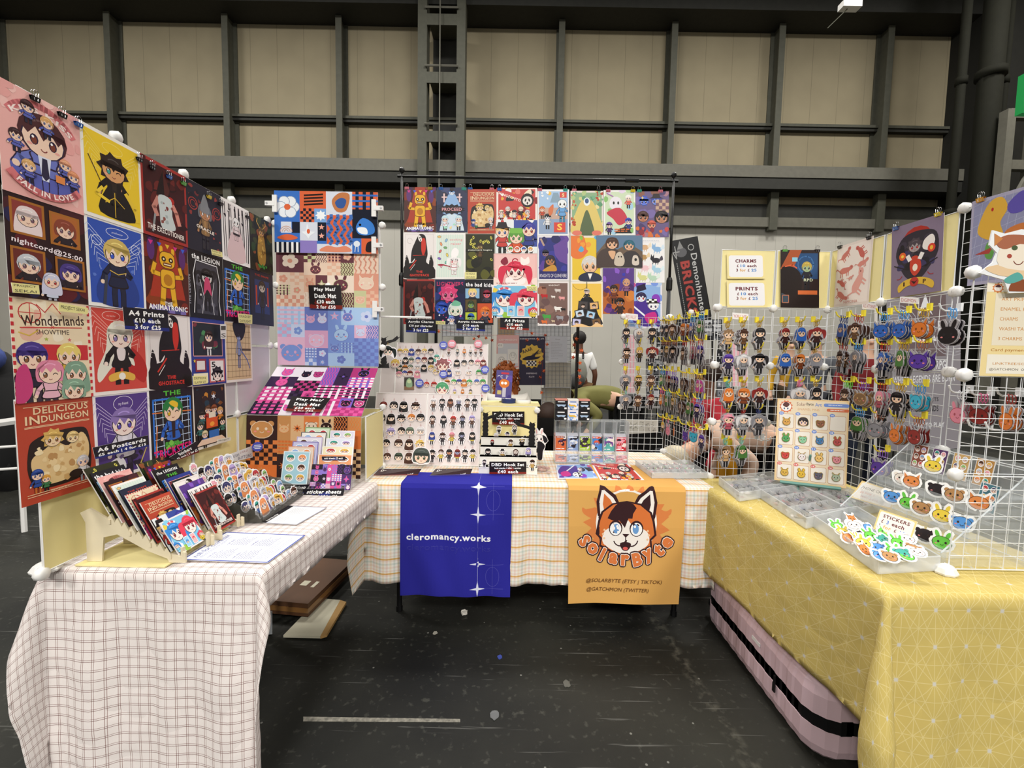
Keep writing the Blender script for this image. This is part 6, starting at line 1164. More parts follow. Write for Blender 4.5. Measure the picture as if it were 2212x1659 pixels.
for x, y, c, nm in ((823, 215, '#4a55b8', 'blue scalloped badge at the top of the rear left board'), (907, 202, '#d8808e', 'pink scalloped badge at the top of the rear right board'), (1168, 202, '#d8808e', 'pink scalloped badge near the top right of the rear boards'), (823, 503, '#4a55b8', 'blue scalloped badge halfway down between the rear boards'), (1235, 458, '#4a55b8', 'blue scalloped badge at the right edge of the rear right board'), (1240, 642, '#4a55b8', 'lower blue scalloped badge at the right edge of the rear right board'), (587, 592, '#4a55b8', 'blue scalloped badge above the front left board')):
    badge(at(780+x/4.608, 700+y/4.608, plane=PB[:2])+PB[1]*.016, c, nm, PB[1], .026)
for x0, x1, nm in ((118, 590, 'left'), (680, 1110, 'right')):
    q = [at(780+x0/4.608, 700+1510/4.608, Z=TZ+.012), at(780+x1/4.608-6, 700+1505/4.608, Z=TZ+.012), at(780+x1/4.608+(3 if nm == 'left' else 0), 700+1440/4.608, Z=TZ+.045), at(780+x0/4.608+14, 700+1440/4.608, Z=TZ+.045)]
    W, Hh = (q[1]-q[0]).length, (q[3]-q[0]).length; sheet(textcard([('Dead by Daylight', .5, .84), ('£10 each | 3 for £25', .42, .75)], W, Hh, '#33161a', '#f4efec', '#7a2a22' if nm == 'left' else '#3a2a7a'), q, 'price_card', 'dark price card lying under the front %s board' % nm, 'sign')
# ---------------- gnarled hook trees, stepped stand and standees ----------------
BARK = mat('black_cutout', '#0d0a0b', .5)
def tree(px_, Y, zb, h, label, flip=1, s=1.0):
    X = at(px_, 900, Y=Y).x; r = random.Random(px_); t = thing('hook_tree', (X, Y, zb), label, 'display tree'); L, Rr = [], []
    n = 16
    for i in range(n+1): f = i/n; w_ = .012*s*(1.15-.35*f)+.004*(i % 2)*s; L.append((-w_-r.uniform(0, .004), h*f)); Rr.append((w_+r.uniform(0, .004), h*f))
    pts = L+[(-.02*s, h*1.03)]+[(.0, h*.99)]+[(.03*s*flip if flip > 0 else -.03*s, h*1.06)]+Rr[::-1]
    if flip < 0: pts = L+[(-.01*s, h*1.05), (.0, h*.99), (.02*s, h*1.03)]+Rr[::-1]
    mb = MB(); n_ = len(pts); mb.add([(X+x, Y, zb+z) for x, z in pts]+[(X+x, Y+.004, zb+z) for x, z in pts], [tuple(range(n_))[::-1], tuple(range(n_, 2*n_))]+[(i, (i+1) % n_, (i+1) % n_+n_, i+n_) for i in range(n_)]); part(mb, 'trunk', BARK, t)
    bp = [(0, h*.86), (.03*s*flip, h*.92), (.055*s*flip, h*.95), (.085*s*flip, h*1.08), (.09*s*flip, h*1.02), (.105*s*flip, h*1.06), (.075*s*flip, h*.9), (.03*s*flip, h*.82), (0, h*.74)]
    mb = MB(); n_ = len(bp); mb.add([(X+x, Y-.001, zb+z) for x, z in bp]+[(X+x, Y+.005, zb+z) for x, z in bp], [tuple(range(n_)), tuple(range(2*n_-1, n_-1, -1))]+[(i, i+n_, (i+1) % n_+n_, (i+1) % n_) for i in range(n_)]); part(mb, 'branch', BARK, t)
    rt = [(-.035*s, .0), (-.03*s, .025), (-.015*s, .02), (.015*s, .02), (.03*s, .03), (.036*s, 0)]
    mb = MB(); mb.add([(X+x, Y-.002, zb+z) for x, z in rt]+[(X+x, Y+.006, zb+z) for x, z in rt], [tuple(range(6))[::-1], tuple(range(6, 12))]+[(i, (i+1) % 6, (i+1) % 6+6, i+6) for i in range(6)]); part(mb, 'root_base', BARK, t)
    return X
def Zat(y, Y, x=1100): return at(x, y, Y=Y).z
STW = mat('white_card', '#efece4', .6); X0, X1 = at(1036, 1030, Y=2.42).x, at(1158, 1030, Y=2.42).x
st = thing('stepped_stand', ((X0+X1)/2, 2.42, TZ+.006), 'white stepped stand holding hook set standees', 'stand')
for k in range(4):
    mb = MB(); zt_ = TZ+.045+.045*k; y = 2.34+.05*k; mb.box((X0, y, TZ+.006), (X1, y+.05, zt_)); mb.box((X0-.002, y-.002, zt_-.006), (X1+.002, y+.052, zt_)); part(mb, 'step', STW, st)
mb = MB()
for k in range(7): x = X0+.02+(X1-X0-.04)*k/6; mb.ball((x, 2.36, TZ+.046), .02, 8, 4, sc=(1, .8, .25))
part(mb, 'cotton_snow', STW, st, True)
def dbd(pts, Y, label): return card([('DBD Hook Set', .36, .88), ('hook standee + killer + survivor', .2, .72), ('£40 each', .36, .55)], pts, label, Y=Y, bg='#1a1014', grad='#7a1f14')
dbd([(1057, 1024), (1137, 1024), (1137, 997), (1057, 997)], 2.325, 'black and red DBD Hook Set card at the front of the stepped stand')
dbd([(1063, 917), (1133, 919), (1133, 889), (1063, 889)], 2.60, 'black and red DBD Hook Set card on the yellow panel')
xa, xb = at(1038, 900, Y=2.62).x, at(1160, 900, Y=2.62).x; z0, z1 = Zat(990, 2.62), Zat(878, 2.62)
yp = thing('panel_screen', ((xa+xb)/2, 2.62, z0), 'small yellow panel with clips behind the stepped stand', 'display panel'); mb = MB(); mb.box((xa, 2.618, .76), (xb, 2.622, z1)); pn_ = part(mb, 'panel', YEL, yp)
mb = MB(); mb.tube([(xa, 2.62, .76), (xb, 2.62, .76), (xb, 2.62, z1), (xa, 2.62, z1)], .003, 5, closed=True); part(mb, 'panel_frame', WHITE, pn_)
for x in (xa, xb): part(connector((x, 2.615, z1-.02), (0, 1, 0)), 'connector', WHITE, yp)
mb = MB(); mb.box((xa-.01, 2.66, z1-.002), (xb+.02, 2.90, z1+.004)); mb.box((xa, 2.86, TZ), (xb, 2.87, z1)); o = mb.build('cream_box', YEL); tag(o, 'cream yellow box top behind the hook set panel', 'box')
tree(1049, 2.50, TZ+.14, .18, 'black hook tree at the left of the stepped stand', 1, 1.0); tree(1150, 2.47, TZ+.10, .17, 'black hook tree at the right of the stepped stand', -1, 1.1); tree(829, 2.475, Zat(795, 2.475, 829), .17, 'black hook tree standing above the left end of the boards', 1, .9)
put(charm_mesh('head', ('#16211f', '#222', '#222', ('#2a5a4a', '#f3dccb'), 'tails'), 1, .07), 'acrylic_charm', at(838, 746, Y=2.470), (0, 0, 0), 'dark haired head charm hanging from the topmost hook tree', 'charm')
for i, (x, y, Y, k, sc_, nm) in enumerate(((1370, 1100, 2.58, 'w', .05, 'white rabbit eared'), (1455, 1165, 2.54, 'l', .05, 'purple turbaned'), (1525, 1105, 2.58, 'k', .055, 'white masked black robed'), (1340, 1165, 2.52, 'w', .045, 'white veiled'), (1485, 1255, 2.47, 'b', .06, 'brown haired'), (1600, 1225, 2.49, 'y', .05, 'sandy haired'), (1260, 1355, 2.43, 'k', .065, 'long black haired'), (1405, 1360, 2.42, 'w', .062, 'silver haired'), (1535, 1360, 2.42, 'b', .062, 'dark red coated'), (1660, 1340, 2.42, 'l', .06, 'purple haired'), (1700, 1465, 2.33, 'b', .062, 'brown hatted'), (1225, 1425, 2.335, 'k', .04, 'small black hooded'), (1305, 1215, 2.49, 'R', .035, 'dark diamond shaped'), (1630, 1185, 2.53, 'k', .04, 'black triangle hooded'))):
    kd = 'full'; cols = (CNM[k][0], ['#1a181c', '#c8a05a', '#2a2226'][i % 3], '#1a181c', ('#222', '#efe0d8'), ['bob', 'hat', 'mask', 'long', 'short', 'spiky'][i % 6]); a_, h_ = diecut(kd, 1, cols, i % 4, '#f4f2f0', .05); me = shared(flatpiece(a_, h_, sc_*.85, .003, '#f4f2f0'), 'acrylic_standee')
    p = at(780+x/4.608, 700+y/4.608, Y=Y); put(me, 'acrylic_standee', p, (0, 0, 0), nm+' standee on the stepped hook set stand', 'standee', 'standees of the hook set stand')
a_, h_ = diecut('head', 1, ('#f0ebe6', '#e8e0dc', '#16141a', ('#222', '#f4efea'), 'bald'), 1, '#fff', .03)
for s_ in (-1, 1): a_.ell(.5+s_*.2, .98, .07, .24, '#f0e6e2', rot=-s_*.2); a_.ell(.5+s_*.2, .98, .035, .17, '#e8a8a8', rot=-s_*.2)
a_.blob([(.4, .2), (.7, .2), (.95, -.1), (.8, -.5), (.75, -1.1), (.45, -1.1), (.4, -.4)], '#17131a'); a_.blob([(.75, .7), (1.0, .6), (1.15, .3), (.9, .15)], '#17131a'); h_ = [(.1, .3), (.12, .7), (.2, .95), (.24, 1.25), (.36, 1.25), (.5, 1.0), (.64, 1.25), (.78, 1.25), (.8, .95), (1.0, .75), (1.2, .3), (1.0, .05), (.98, -.2), (.86, -.6), (.8, -1.15), (.4, -1.15), (.36, -.3), (.3, .12)]
p = at(1168, 985, Y=2.5); put(shared(flatpiece(a_, h_, .078, .003, '#f4f2f0'), 'acrylic_standee'), 'acrylic_standee', (p.x, 2.5, TZ+.05), (0, 0, 0), 'tall rabbit masked black cloaked standee right of the hook set', 'standee')
# tape, tray, flyer stand, plastic bag
c = at(780+1468/4.608, 700+800/4.608, Y=2.78); t = thing('tape_roll', (c.x, 2.78, z1+.004), 'roll of navy and white striped tape on the cream box', 'tape'); mb = MB(); z_ = z1+.004
mb.lathe((c.x, 2.78, z_), [(.044, 0), (.046, .003), (.046, .026), (.044, .028), (.03, .028), (.03, 0)], 24); tb_ = part(mb, 'tape_body', mat('navy_tape', '#1f2f66', .4), t)
mb = MB()
for k in range(12): a0 = k*PI/6; mb.add([(c.x+r_*math.cos(a0+d), 2.78+r_*math.sin(a0+d), z_+.0285) for r_, d in ((.031, 0), (.045, .1), (.045, .3), (.031, .2))], [(0, 1, 2, 3)])
part(mb, 'tape_stripes', WHITE, tb_)
c = at(780+1615/4.608, 700+840/4.608, Y=2.76); mb = MB(); mb.lathe((0, 0, 0), [(.9, 0), (1, .12), (1, .75), (.9, 1)], 16); mb.v = [(c.x+v[0]*.046, 2.76+v[1]*.02, z_+v[2]*.022) for v in mb.v]; o = mb.build('card_reader', WHITE, smooth=True); tag(o, 'small white rounded device on the cream box beside the tape', 'device')
a = Art(.07, .125, '#5b5290'); a.rrect(.02, .108, .035, .008, .003, '#c8404e'); a.lines_of_text(.006, .1, .025, 3, .005, '#fff', .002); a.lines_of_text(.042, .1, .022, 3, .005, '#fff', .002, 3); a.splat(5, ['#4a3f86', '#6a58b0'], .01, .02, 3, (0, 0, .07, .09)); a.blob([(.015, .075), (.03, .088), (.055, .08), (.056, .06), (.035, .048), (.018, .058)], '#e0803a'); a.ell(.028, .07, .006, .006, '#fff'); a.ell(.042, .07, .006, .006, '#fff'); a.rect(.03, .01, .015, .04, '#c8c4d4'); a.rrect(.008, .02, .018, .018, .003, '#c8b878'); a.rect(0, 0, .07, .006, '#f0eef4')
q = quad([(1069, 861), (1104, 864), (1108, 801), (1073, 799)], Y=2.80); sheet(a, q, 'flyer', 'purple flyer with an orange cartoon face on a small stand', 'flyer', t=.002)
p = at(1088, 862, Y=2.81); mb = MB(); mb.tube([(p.x, 2.81, z1+.005), (p.x, 2.81, p.z+.03)], .008, 8); mb.lathe((p.x, 2.81, z1+.004), [(.03, 0), (.028, .006), (.01, .012)], 14); o = mb.build('flyer_stand', mat('olive_stand', '#8a8648', .6)); tag(o, 'small olive stand under the purple flyer', 'stand')
mb = MB(); r = random.Random(3); c = at(1172, 1018, Z=TZ+.01)
for k in range(14): mb.ball((c.x+r.uniform(-.03, .04), c.y+r.uniform(-.05, .04), TZ+.014+r.uniform(0, .02)), .012, 6, 4, sc=(1.2, 1, .6))
o = mb.build('bag_of_fasteners', mat('rosy_clear', '#c8a49c', .2, alpha=.45)); tag(o, 'small clear bag of rosy fasteners beside the stepped stand', 'bag')
# ---------------- card packs ----------------
Y0 = 2.62; xa, xb = at(1199, 960, Y=Y0).x, at(1356, 960, Y=Y0).x; zt_ = Zat(910, Y0, 1280); zb = TZ+.006
t = thing('pack_dispenser', ((xa+xb)/2, Y0, zb), 'clear acrylic dispenser with six columns of card packs', 'dispenser')
for nm, b in (('back_wall', ((xa, Y0+.09, zb), (xb, Y0+.093, zt_))), ('base', ((xa, Y0-.02, zb), (xb, Y0+.09, zb+.004))), ('front_lip', ((xa, Y0-.022, zb), (xb, Y0-.019, zb+.06))), ('top_shelf', ((xa, Y0, zt_-.003), (xb, Y0+.09, zt_)))): mb = MB(); mb.box(*b); part(mb, nm, CLEAR, t)
for k in range(7): x = xa+(xb-xa)*k/6; mb = MB(); mb.box((x-.001, Y0-.02, zb), (x+.001, Y0+.09, zt_)); part(mb, 'divider', EDGE, t)
pk = [('#d86a3a', '#5a2a4a', 'orange and plum'), ('#8fa4cc', '#e0e6f0', 'silver blue'), ('#a8c83a', '#3a2440', 'lime green'), ('#4a8ad0', '#d85a3a', 'blue and red'), ('#5ab0a8', '#7a4a9a', 'teal and violet'), ('#c8303a', '#e8a0b0', 'crimson')]
for k, (c, d, nm) in enumerate(pk):
    w_ = (xb-xa)/6; x0 = xa+w_*k+.003; a = Art(1, 1.7, c); a.splat(12, [c, d, '#f0e8e0', '#26202c'], .1, .3, k, (0, .3, 1, 1.5)); a.head(.5, .9, .22, d, c, '#fff', hk[k % 5], k); a.rect(0, 1.55, 1, .15, '#c9c9d2'); a.rect(.1, 1.38, .8, .12, d); a.lines_of_text(.15, 1.42, .7, 1, 1, '#fff', .05, k); a.rect(0, 0, 1, .12, '#c9c9d2'); a.lines_of_text(.1, .25, .8, 1, 1, '#fff', .07, k)
    for j in range(3):
        y = Y0+.02+.012*j; z0, z1_ = zb+.066+.004*j, zb+.168+.004*j; sheet(a, [(x0, y, z0), (x0+w_-.006, y, z0), (x0+w_-.006, y+.012, z1_), (x0, y+.012, z1_)], 'card_pack', nm+' card pack standing in the dispenser' if j == 0 else nm+' card pack behind the front one in the dispenser', 'card pack', 'card packs in the dispenser', t=.006)
    sheet(a, [(x0, Y0-.012, zb+.006), (x0+w_-.006, Y0-.012, zb+.006), (x0+w_-.006, Y0+.002, zb+.056), (x0, Y0+.002, zb+.056)], 'card_pack', nm+' card pack lying in the lower tray of the dispenser', 'card pack', 'card packs in the dispenser', t=.006)
for k, (x0, x1, c, nm) in enumerate(((1199, 1225, '#17171c', 'left black'), (1226, 1249, '#e9e8ee', 'white'), (1250, 1274, '#17171c', 'right black'))):
    A0, B0 = at(x0, 900, Y=Y0+.02).x, at(x1, 900, Y=Y0+.02).x
    for j in range(2):
        z0 = zt_+.001+.064*j; t = thing('card_box', ((A0+B0)/2, Y0+.05, z0), '%s card box, %s of its pair on the dispenser' % (nm, 'lower' if j == 0 else 'upper'), 'box', 'card boxes on the dispenser'); mb = MB(); mb.box((A0, Y0+.02, z0), (B0, Y0+.085, z0+.062)); ct = part(mb, 'carton', mat('box_'+c, c, .4), t)
        a = Art(1, .9, c); a.poly([(.1, .45), (.9, .45), (.75, .25), (.5, .32), (.25, .25)], '#a8c0dc' if c == '#17171c' else '#e8b83a'); a.lines_of_text(.2, .65, .6, 1, 1, '#f0f0f4' if c == '#17171c' else '#3a6ab8', .09, 2); a.rect(.75, .05, .2, .15, '#f4f4f4')
        if k == 1: a.splat(8, ['#8ab0e0', '#e8c050', '#f4f0f4', '#6a90d0'], .08, .16, 3, (0, 0, 1, .45))
        mb = MB(); W = B0-A0; a.emit(mb, lambda x, y, z: (A0+x*W, Y0+.02-z, z0+y*.062/.9)); part(mb, 'front_print', INK, ct)
        if j == 1: mb = MB(); mb.box((A0, Y0+.018, z0+.056), (B0, Y0+.086, z0+.0635)); part(mb, 'lid_band', mat('salmon', '#d98f80', .5) if k != 1 else STW, t)
# prints and bead tray on the orange banner
a = art_jester(); a.p = [([(y, 1-x) for x, y in p], c, l) for p, c, l in a.p]; a.w, a.h = 1.4, 1.0
def flat(a, pts, label, z=TZ+.009): sheet(a, [at(x, y, Z=z) for x, y in pts], 'art_print', label, 'print', 'prints lying on the orange banner', t=.001)
flat(a, [(1205, 1034), (1292, 1033), (1272, 1002), (1200, 1004)], 'blue and purple print lying left on the orange banner')
a = art_town(); a.bg = '#efeff2'; flat(a, [(1297, 1037), (1392, 1037), (1354, 999), (1277, 1001)], 'red and blue crowd print lying right on the orange banner')
def tray(q, zb, h, nx, ny, label, name='compartment_box', fill=None, lid=True, seed=1):
    "clear divided plastic box on four table corners"
    q = [V((p.x, p.y, 0)) for p in q]; L = lambda u, v: q[0]*(1-u)*(1-v)+q[1]*u*(1-v)+q[2]*u*v+q[3]*(1-u)*v; c = L(.5, .5)
    t = thing(name, (c.x, c.y, zb), label, 'box'); Z = V((0, 0, 1))
    mb = MB(); mb.slab([p+Z*(zb+.002) for p in q], .002); part(mb, 'base', FROST, t)
    for a_, b_ in ((0, 1), (1, 2), (2, 3), (3, 0)): mb = MB(); mb.slab([q[a_]+Z*zb, q[b_]+Z*zb, q[b_]+Z*(zb+h), q[a_]+Z*(zb+h)], .002); mb.tube([q[a_]+Z*(zb+h), q[b_]+Z*(zb+h)], .0028, 5); part(mb, 'wall', FROST, t)
    for i in range(1, nx): u = i/nx; mb = MB(); mb.slab([L(u, 0)+Z*zb, L(u, 1)+Z*zb, L(u, 1)+Z*(zb+h*.9), L(u, 0)+Z*(zb+h*.9)], .0015); part(mb, 'divider', FROST, t)
    for i in range(1, ny): u = i/ny; mb = MB(); mb.slab([L(0, u)+Z*zb, L(1, u)+Z*zb, L(1, u)+Z*(zb+h*.9), L(0, u)+Z*(zb+h*.9)], .0015); part(mb, 'divider', FROST, t)
    return L
L_ = tray([at(x, y, Z=TZ+.008) for x, y in ((1408, 1034), (1528, 1034), (1488, 1006), (1372, 1006))], TZ+.01, .03, 7, 3, 'clear divided box of pale beads on the middle table'); r = random.Random(2); mb = MB()
for k in range(260): p = L_(r.uniform(.02, .98), r.uniform(.04, .96)); mb.ball((p.x, p.y, TZ+.014+r.uniform(0, .013)), .005, 5, 3, c=r.choice(['#e8c4c8', '#f0ece8', '#c8ccd0', '#a8c8a0', '#d8a8b0', '#5a5a60', '#f4f0ea']))
o = mb.build('beads', INK); tag(o, 'loose pale and pink beads filling the divided box', 'beads', kind='stuff')

# ---------------- garment rack of prints ----------------
RY = 3.07; rk = thing('garment_rack', (.14, RY, 0), 'tall black garment rack hung with art prints behind the middle table', 'rack')
xl, xr = at(868, 560, Y=RY).x, at(1448, 560, Y=RY).x; zt_ = at(1100, 385, Y=RY).z
for x in (xl, xr):
    mb = MB(); mb.tube([(x, RY, .06), (x, RY, 1.9)], .013, 10); part(mb, 'lower_pole', BLACK, rk, True); mb = MB(); mb.tube([(x, RY, 1.9), (x, RY, zt_+.03)], .009, 10); part(mb, 'upper_pole', BLACK, rk, True)
    mb = MB(); mb.lathe((x, RY, 1.86), [(.017, 0), (.021, .01), (.021, .07), (.015, .09)], 10); part(mb, 'height_clamp', BLACK, rk); mb = MB(); mb.ball((x, RY, zt_+.04), .02, 8, 6); part(mb, 'cap', BLACK, rk)
    mb = MB(); mb.tube([(x, RY-.2, .03), (x, RY+.25, .03)], .012, 8); mb.tube([(x, RY, .03), (x, RY, .07)], .016, 8); part(mb, 'foot_bar', BLACK, rk)
mb = MB(); mb.tube([(xl-.03, RY, zt_), (xr+.03, RY, zt_)], .0095, 10); part(mb, 'top_bar', BLACK, rk, True); mb = MB(); mb.tube([(xr-.33, RY, zt_), (xr-.24, RY, zt_)], .014, 10); part(mb, 'bar_joint', BLACK, rk)
mb = MB(); x = at(1247, 760, Y=RY+.25).x; mb.tube([(x, RY+.25, 0), (x, RY+.25, 1.72)], .012, 8); o = mb.build('black_pole', BLACK); tag(o, 'thin black upright pole right of the grid papers', 'pole')
mb = MB(); x = at(942, 700, Y=RY+.3).x; mb.tube([(x, RY+.3, 0), (x, RY+.3, 1.75)], .012, 8); o = mb.build('black_pole', BLACK); tag(o, 'thin black upright pole behind the acrylic charms sign', 'pole')
RL = [('anim', 118, 122, 362, 468, 'orange THE ANIMATRONIC print, top left on the garment rack'), ('proceed', 366, 125, 605, 470, 'dark blue PROCEED print on the garment rack'), ('delicious', 608, 138, 828, 480, 'red DELICIOUS IN DUNGEON print on the garment rack'), ('town', 829, 128, 1143, 380, 'red DUNGEONTOWN print on the garment rack'), ('skate', 1145, 140, 1390, 495, 'light blue print of a pale figure in blue shirt'), ('hands', 1400, 150, 1652, 495, 'green print of two raised yellow arms'), ('circus', 1655, 145, 1900, 490, 'pale green circus print on the garment rack'), ('group', 1903, 155, 2158, 508, 'plum coloured crowd print, top right on the garment rack'),
 ('ghost', 112, 472, 358, 828, 'white THE GHOSTFACE print on the garment rack'), ('cook', 356, 474, 590, 830, 'pale mint cooking raiser print on the garment rack'), ('state', 592, 484, 814, 832, 'dark olive statement begins print'), ('green', 822, 376, 1143, 632, 'print of three capped cartoon heads'), ('knights', 1147, 497, 1388, 842, 'indigo KNIGHTS OF GUINEVERE print'), ('oldman', 1403, 497, 1640, 850, 'yellow print of an old man below orange shapes'), ('pair', 1600, 494, 1955, 743, 'brown landscape print of two portraits'), ('foxes', 1905, 505, 2125, 858, 'white print of eight small foxes'),
 ('exec', 112, 832, 352, 1178, 'dark red THE EXECUTIONER print on the garment rack'), ('light', 356, 834, 587, 1180, 'navy LIGHTNERS print with a pink head'), ('kids', 584, 836, 806, 1185, 'black the bad kids print'), ('pinkhair', 807, 634, 1143, 880, 'pink print of a magenta haired head'), ('duo', 794, 874, 1143, 1130, 'sky blue print of blue and pink haired heads'), ('animals', 1147, 848, 1388, 1190, 'brown print of blocky animals'), ('tvs', 1402, 852, 1650, 1200, 'yellow print of a heap of black screens'), ('fight', 1650, 745, 1890, 1100, 'purple and orange print of three figures'), ('jester', 1838, 860, 2105, 1210, 'blue and violet jester print, bottom right')]
for i, (k, x0, y0, x1, y1, nm) in enumerate(RL):
    Y = RY-.012-.0022*(i % 3)-(.004 if k in ('pair', 'fight', 'jester', 'duo') else 0); q = [at(840+x/3.568, 370+y/3.568, Y=Y) for x, y in ((x0, y1), (x1, y1), (x1, y0), (x0, y0))]
    sheet(pic(k), q, 'art_print', nm, 'print', 'art prints on the garment rack')
for x, c in ((140, '#d8788a'), (318, '#a8903a'), (402, '#3a6ab8'), (578, '#3fa694'), (628, '#3a6ab8'), (793, '#d8788a'), (852, '#3a6ab8'), (1163, '#d8788a'), (1360, '#3fa694'), (1428, '#d8788a'), (1615, '#17171a'), (1690, '#d8788a'), (1880, '#e8cf3a'), (1930, '#3fa694'), (2093, '#d8788a')):
    p = at(840+x/3.568, 370+(140+(x-118)*.012)/3.568, Y=RY-.014); k = [q for q in RL[:8] if q[1]-6 <= x <= q[3]+6][0]; side = 'left' if x < (k[1]+k[3])/2 else 'right'
    bclip(p, c, cn[c]+' binder clip at the top %s corner of the %s' % (side, ' '.join(k[5].split(',')[0].split(' on the ')[0].split()[:6])), s=1.15, group='clips along the rack bar')
def rc(lines, x0, y0, x1, y1, nm, bg, gr, Y): card(lines, [(840+x/3.568, 370+y/3.568) for x, y in ((x0, y1), (x1, y1+8), (x1, y0+4), (x0, y0))], nm, bg=bg, grad=gr, Y=Y)
rc([('Acrylic Charms', .3, .85), ('£10 per character', .3, .8), ('3 for £25', .3, .5)], 132, 1138, 362, 1240, 'black price card reading Acrylic Charms £10 per character', '#15131c', '#1d2a78', RY-.03)
rc([('Acrylic Charms', .3, .9), ('£10 each', .3, .55), ('3 for £25', .3, .55)], 520, 1142, 742, 1226, 'black price card reading Acrylic Charms £10 each', '#15131c', '#1d2a78', RY-.03)
rc([('A4 Prints', .34, .7), ('£10 each', .3, .55), ('3 for £25', .3, .55)], 858, 1128, 1080, 1218, 'black and red price card reading A4 Prints on the rack', '#15131c', '#8a2418', RY-.03)
note(['THE MAGNUS', 'ARCHIVES'], [(1004, 602), (1029, 602), (1029, 588), (1004, 588)], 'pale sticky note on the dark olive print', Y=RY-.022); note(['VOCALOID'], [(1138, 628), (1160, 628), (1160, 618), (1138, 618)], 'pale sticky note on the sky blue print', Y=RY-.026); note(['DELTARUNE'], [(941, 700), (962, 701), (962, 694), (941, 693)], 'pale sticky note under the navy print', Y=RY-.022)
# ---------------- right stall: wire grid screens ----------------
LV = [.748, 1.053, 1.362, 1.67, 1.98]
def wiremesh(w_, h_):
    mb = MB(); mb.tube([(0, 0, 0), (w_, 0, 0), (w_, 0, h_), (0, 0, h_)], .0026, 5, closed=True)
    for k in range(1, 7): mb.tube([(w_*k/7, 0, 0), (w_*k/7, 0, h_)], .0013, 4); mb.tube([(0, .002, h_*k/7), (w_, .002, h_*k/7)], .0013, 4)
    return shared(mb, 'wire_panel', WIRE)
WM = {}
def screen(pts, rows, label, solid=(), top=None):
    "folding wire screen through plan points; solid: (segment, row) pairs that carry yellow boards"
    t = thing('wire_screen', (pts[0][0], pts[0][1], LV[0]), label, 'display screen')
    for i, (a, b) in enumerate(zip(pts, pts[1:])):
        a, b = V((a[0], a[1], 0)), V((b[0], b[1], 0)); L = (b-a).length; ang = math.atan2(b.y-a.y, b.x-a.x); d = (b-a)/L
        for j in range(rows[i]):
            h_ = LV[j+1]-LV[j]-.008; key = (round(L, 2), round(h_, 3)); p = a+d*.004+V((0, 0, LV[j]+.004))-t.location
            if (i, j) in solid:
                mb = MB(); q = [a+d*.006, b-d*.006]; z0, z1 = LV[j]+.006, LV[j+1]-.006; mb.slab([q[0]+V((0, 0, z0)), q[1]+V((0, 0, z0)), q[1]+V((0, 0, z1)), q[0]+V((0, 0, z1))], .002); yp_ = part(mb, 'yellow_panel', YEL, t)
                mb = MB(); mb.tube([q[0]+V((0, 0, z0)), q[1]+V((0, 0, z0)), q[1]+V((0, 0, z1)), q[0]+V((0, 0, z1))], .003, 5, closed=True); part(mb, 'panel_frame', WIRE, yp_); continue
            if key not in WM: WM[key] = wiremesh(L-.008, h_)
            o = bpy.data.objects.new('wire_panel', WM[key]); COL.objects.link(o); o.parent = t; o.location = p; o.rotation_euler = (0, 0, ang)
    for i, p in enumerate(pts):
        n = max(rows[max(i-1, 0)], rows[min(i, len(rows)-1)])
        for j in range(n+(0 if (i, n-1) in solid or (i-1, n-1) in solid else 1)):
            a = pts[max(i-1, 0)]; b = pts[min(i+1, len(pts)-1)]; part(connector((p[0], p[1], LV[j]), (b[1]-a[1], a[0]-b[0], 0), .021), 'connector', WHITE, t, True)
    return t
screen([(.748, 2.99), (1.055, 2.99)], [3], 'rear wire screen facing the camera at the back of the middle table')
screen([(1.062, 2.975), (1.078, 2.67), (1.092, 2.372)], [3, 3], 'wire side wing running forward from the rear screen')
screen([(1.098, 2.362), (1.393, 2.362), (1.685, 2.362), (1.692, 2.03), (1.692, 1.695)], [4, 4, 4, 4], 'main folding wire screen of the right stall with yellow top boards', {(0, 3), (1, 3), (2, 3), (3, 3)})
screen([(1.692, 1.685), (1.692, 1.345)], [4], 'tall bare wire screen behind the acrylic stair')
screen([(1.378, 1.33), (1.686, 1.33)], [3], 'near wire screen across the front of the right table')
# hooks
YH = mat('yellow_hook', '#f0dc3a', .35); WH_ = mat('white_hook', '#e6e8ea', .3)
def hookmesh(long=.06):
    mb = MB(); mb.box((-.009, -.010, -.008), (.009, 0, .022)); mb.tube([(0, -.006, -.004), (0, -.02, -.008), (0, -long*.8, -.006), (0, -long, .002), (0, -long-.008, .02)], .0034, 5); return mb
HM = {0: shared(hookmesh(), 'hook', YH), 1: shared(hookmesh(.075), 'hook', WH_)}
def claspmesh(c):
    mb = MB()
    for s_ in (-1, 1): mb.tube([(s_*.002, 0, .018), (s_*.006, 0, .010), (s_*.006, 0, -.004), (0, 0, -.012), (0, 0, -.018)], .0017, 4)
    mb.tube([(.005*math.cos(t*PI/4), 0, .017+.005*math.sin(t*PI/4)) for t in range(8)], .0014, 4, closed=True)
    return shared(mb, 'clasp', mat('clasp_'+c, c, .25, .3 if c in ('#c9a33a', '#b06a4a') else 0))
CLN = {'g': ('#c9a33a', 'gold'), 't': ('#6fb8a8', 'teal'), 'b': ('#4a9ad8', 'blue'), 'r': ('#a82a22', 'red'), 'c': ('#b06a4a', 'copper'), 'v': ('#8a5ac0', 'violet'), 'G': ('#6ac83a', 'green'), 'o': ('#e88a2a', 'orange'), 'p': ('#e86aa0', 'pink'), 'w': ('#e0e0e6', 'clear'), 'n': ('#2a3a7a', 'navy')}
CLM = {k: claspmesh(v[0]) for k, v in CLN.items()}
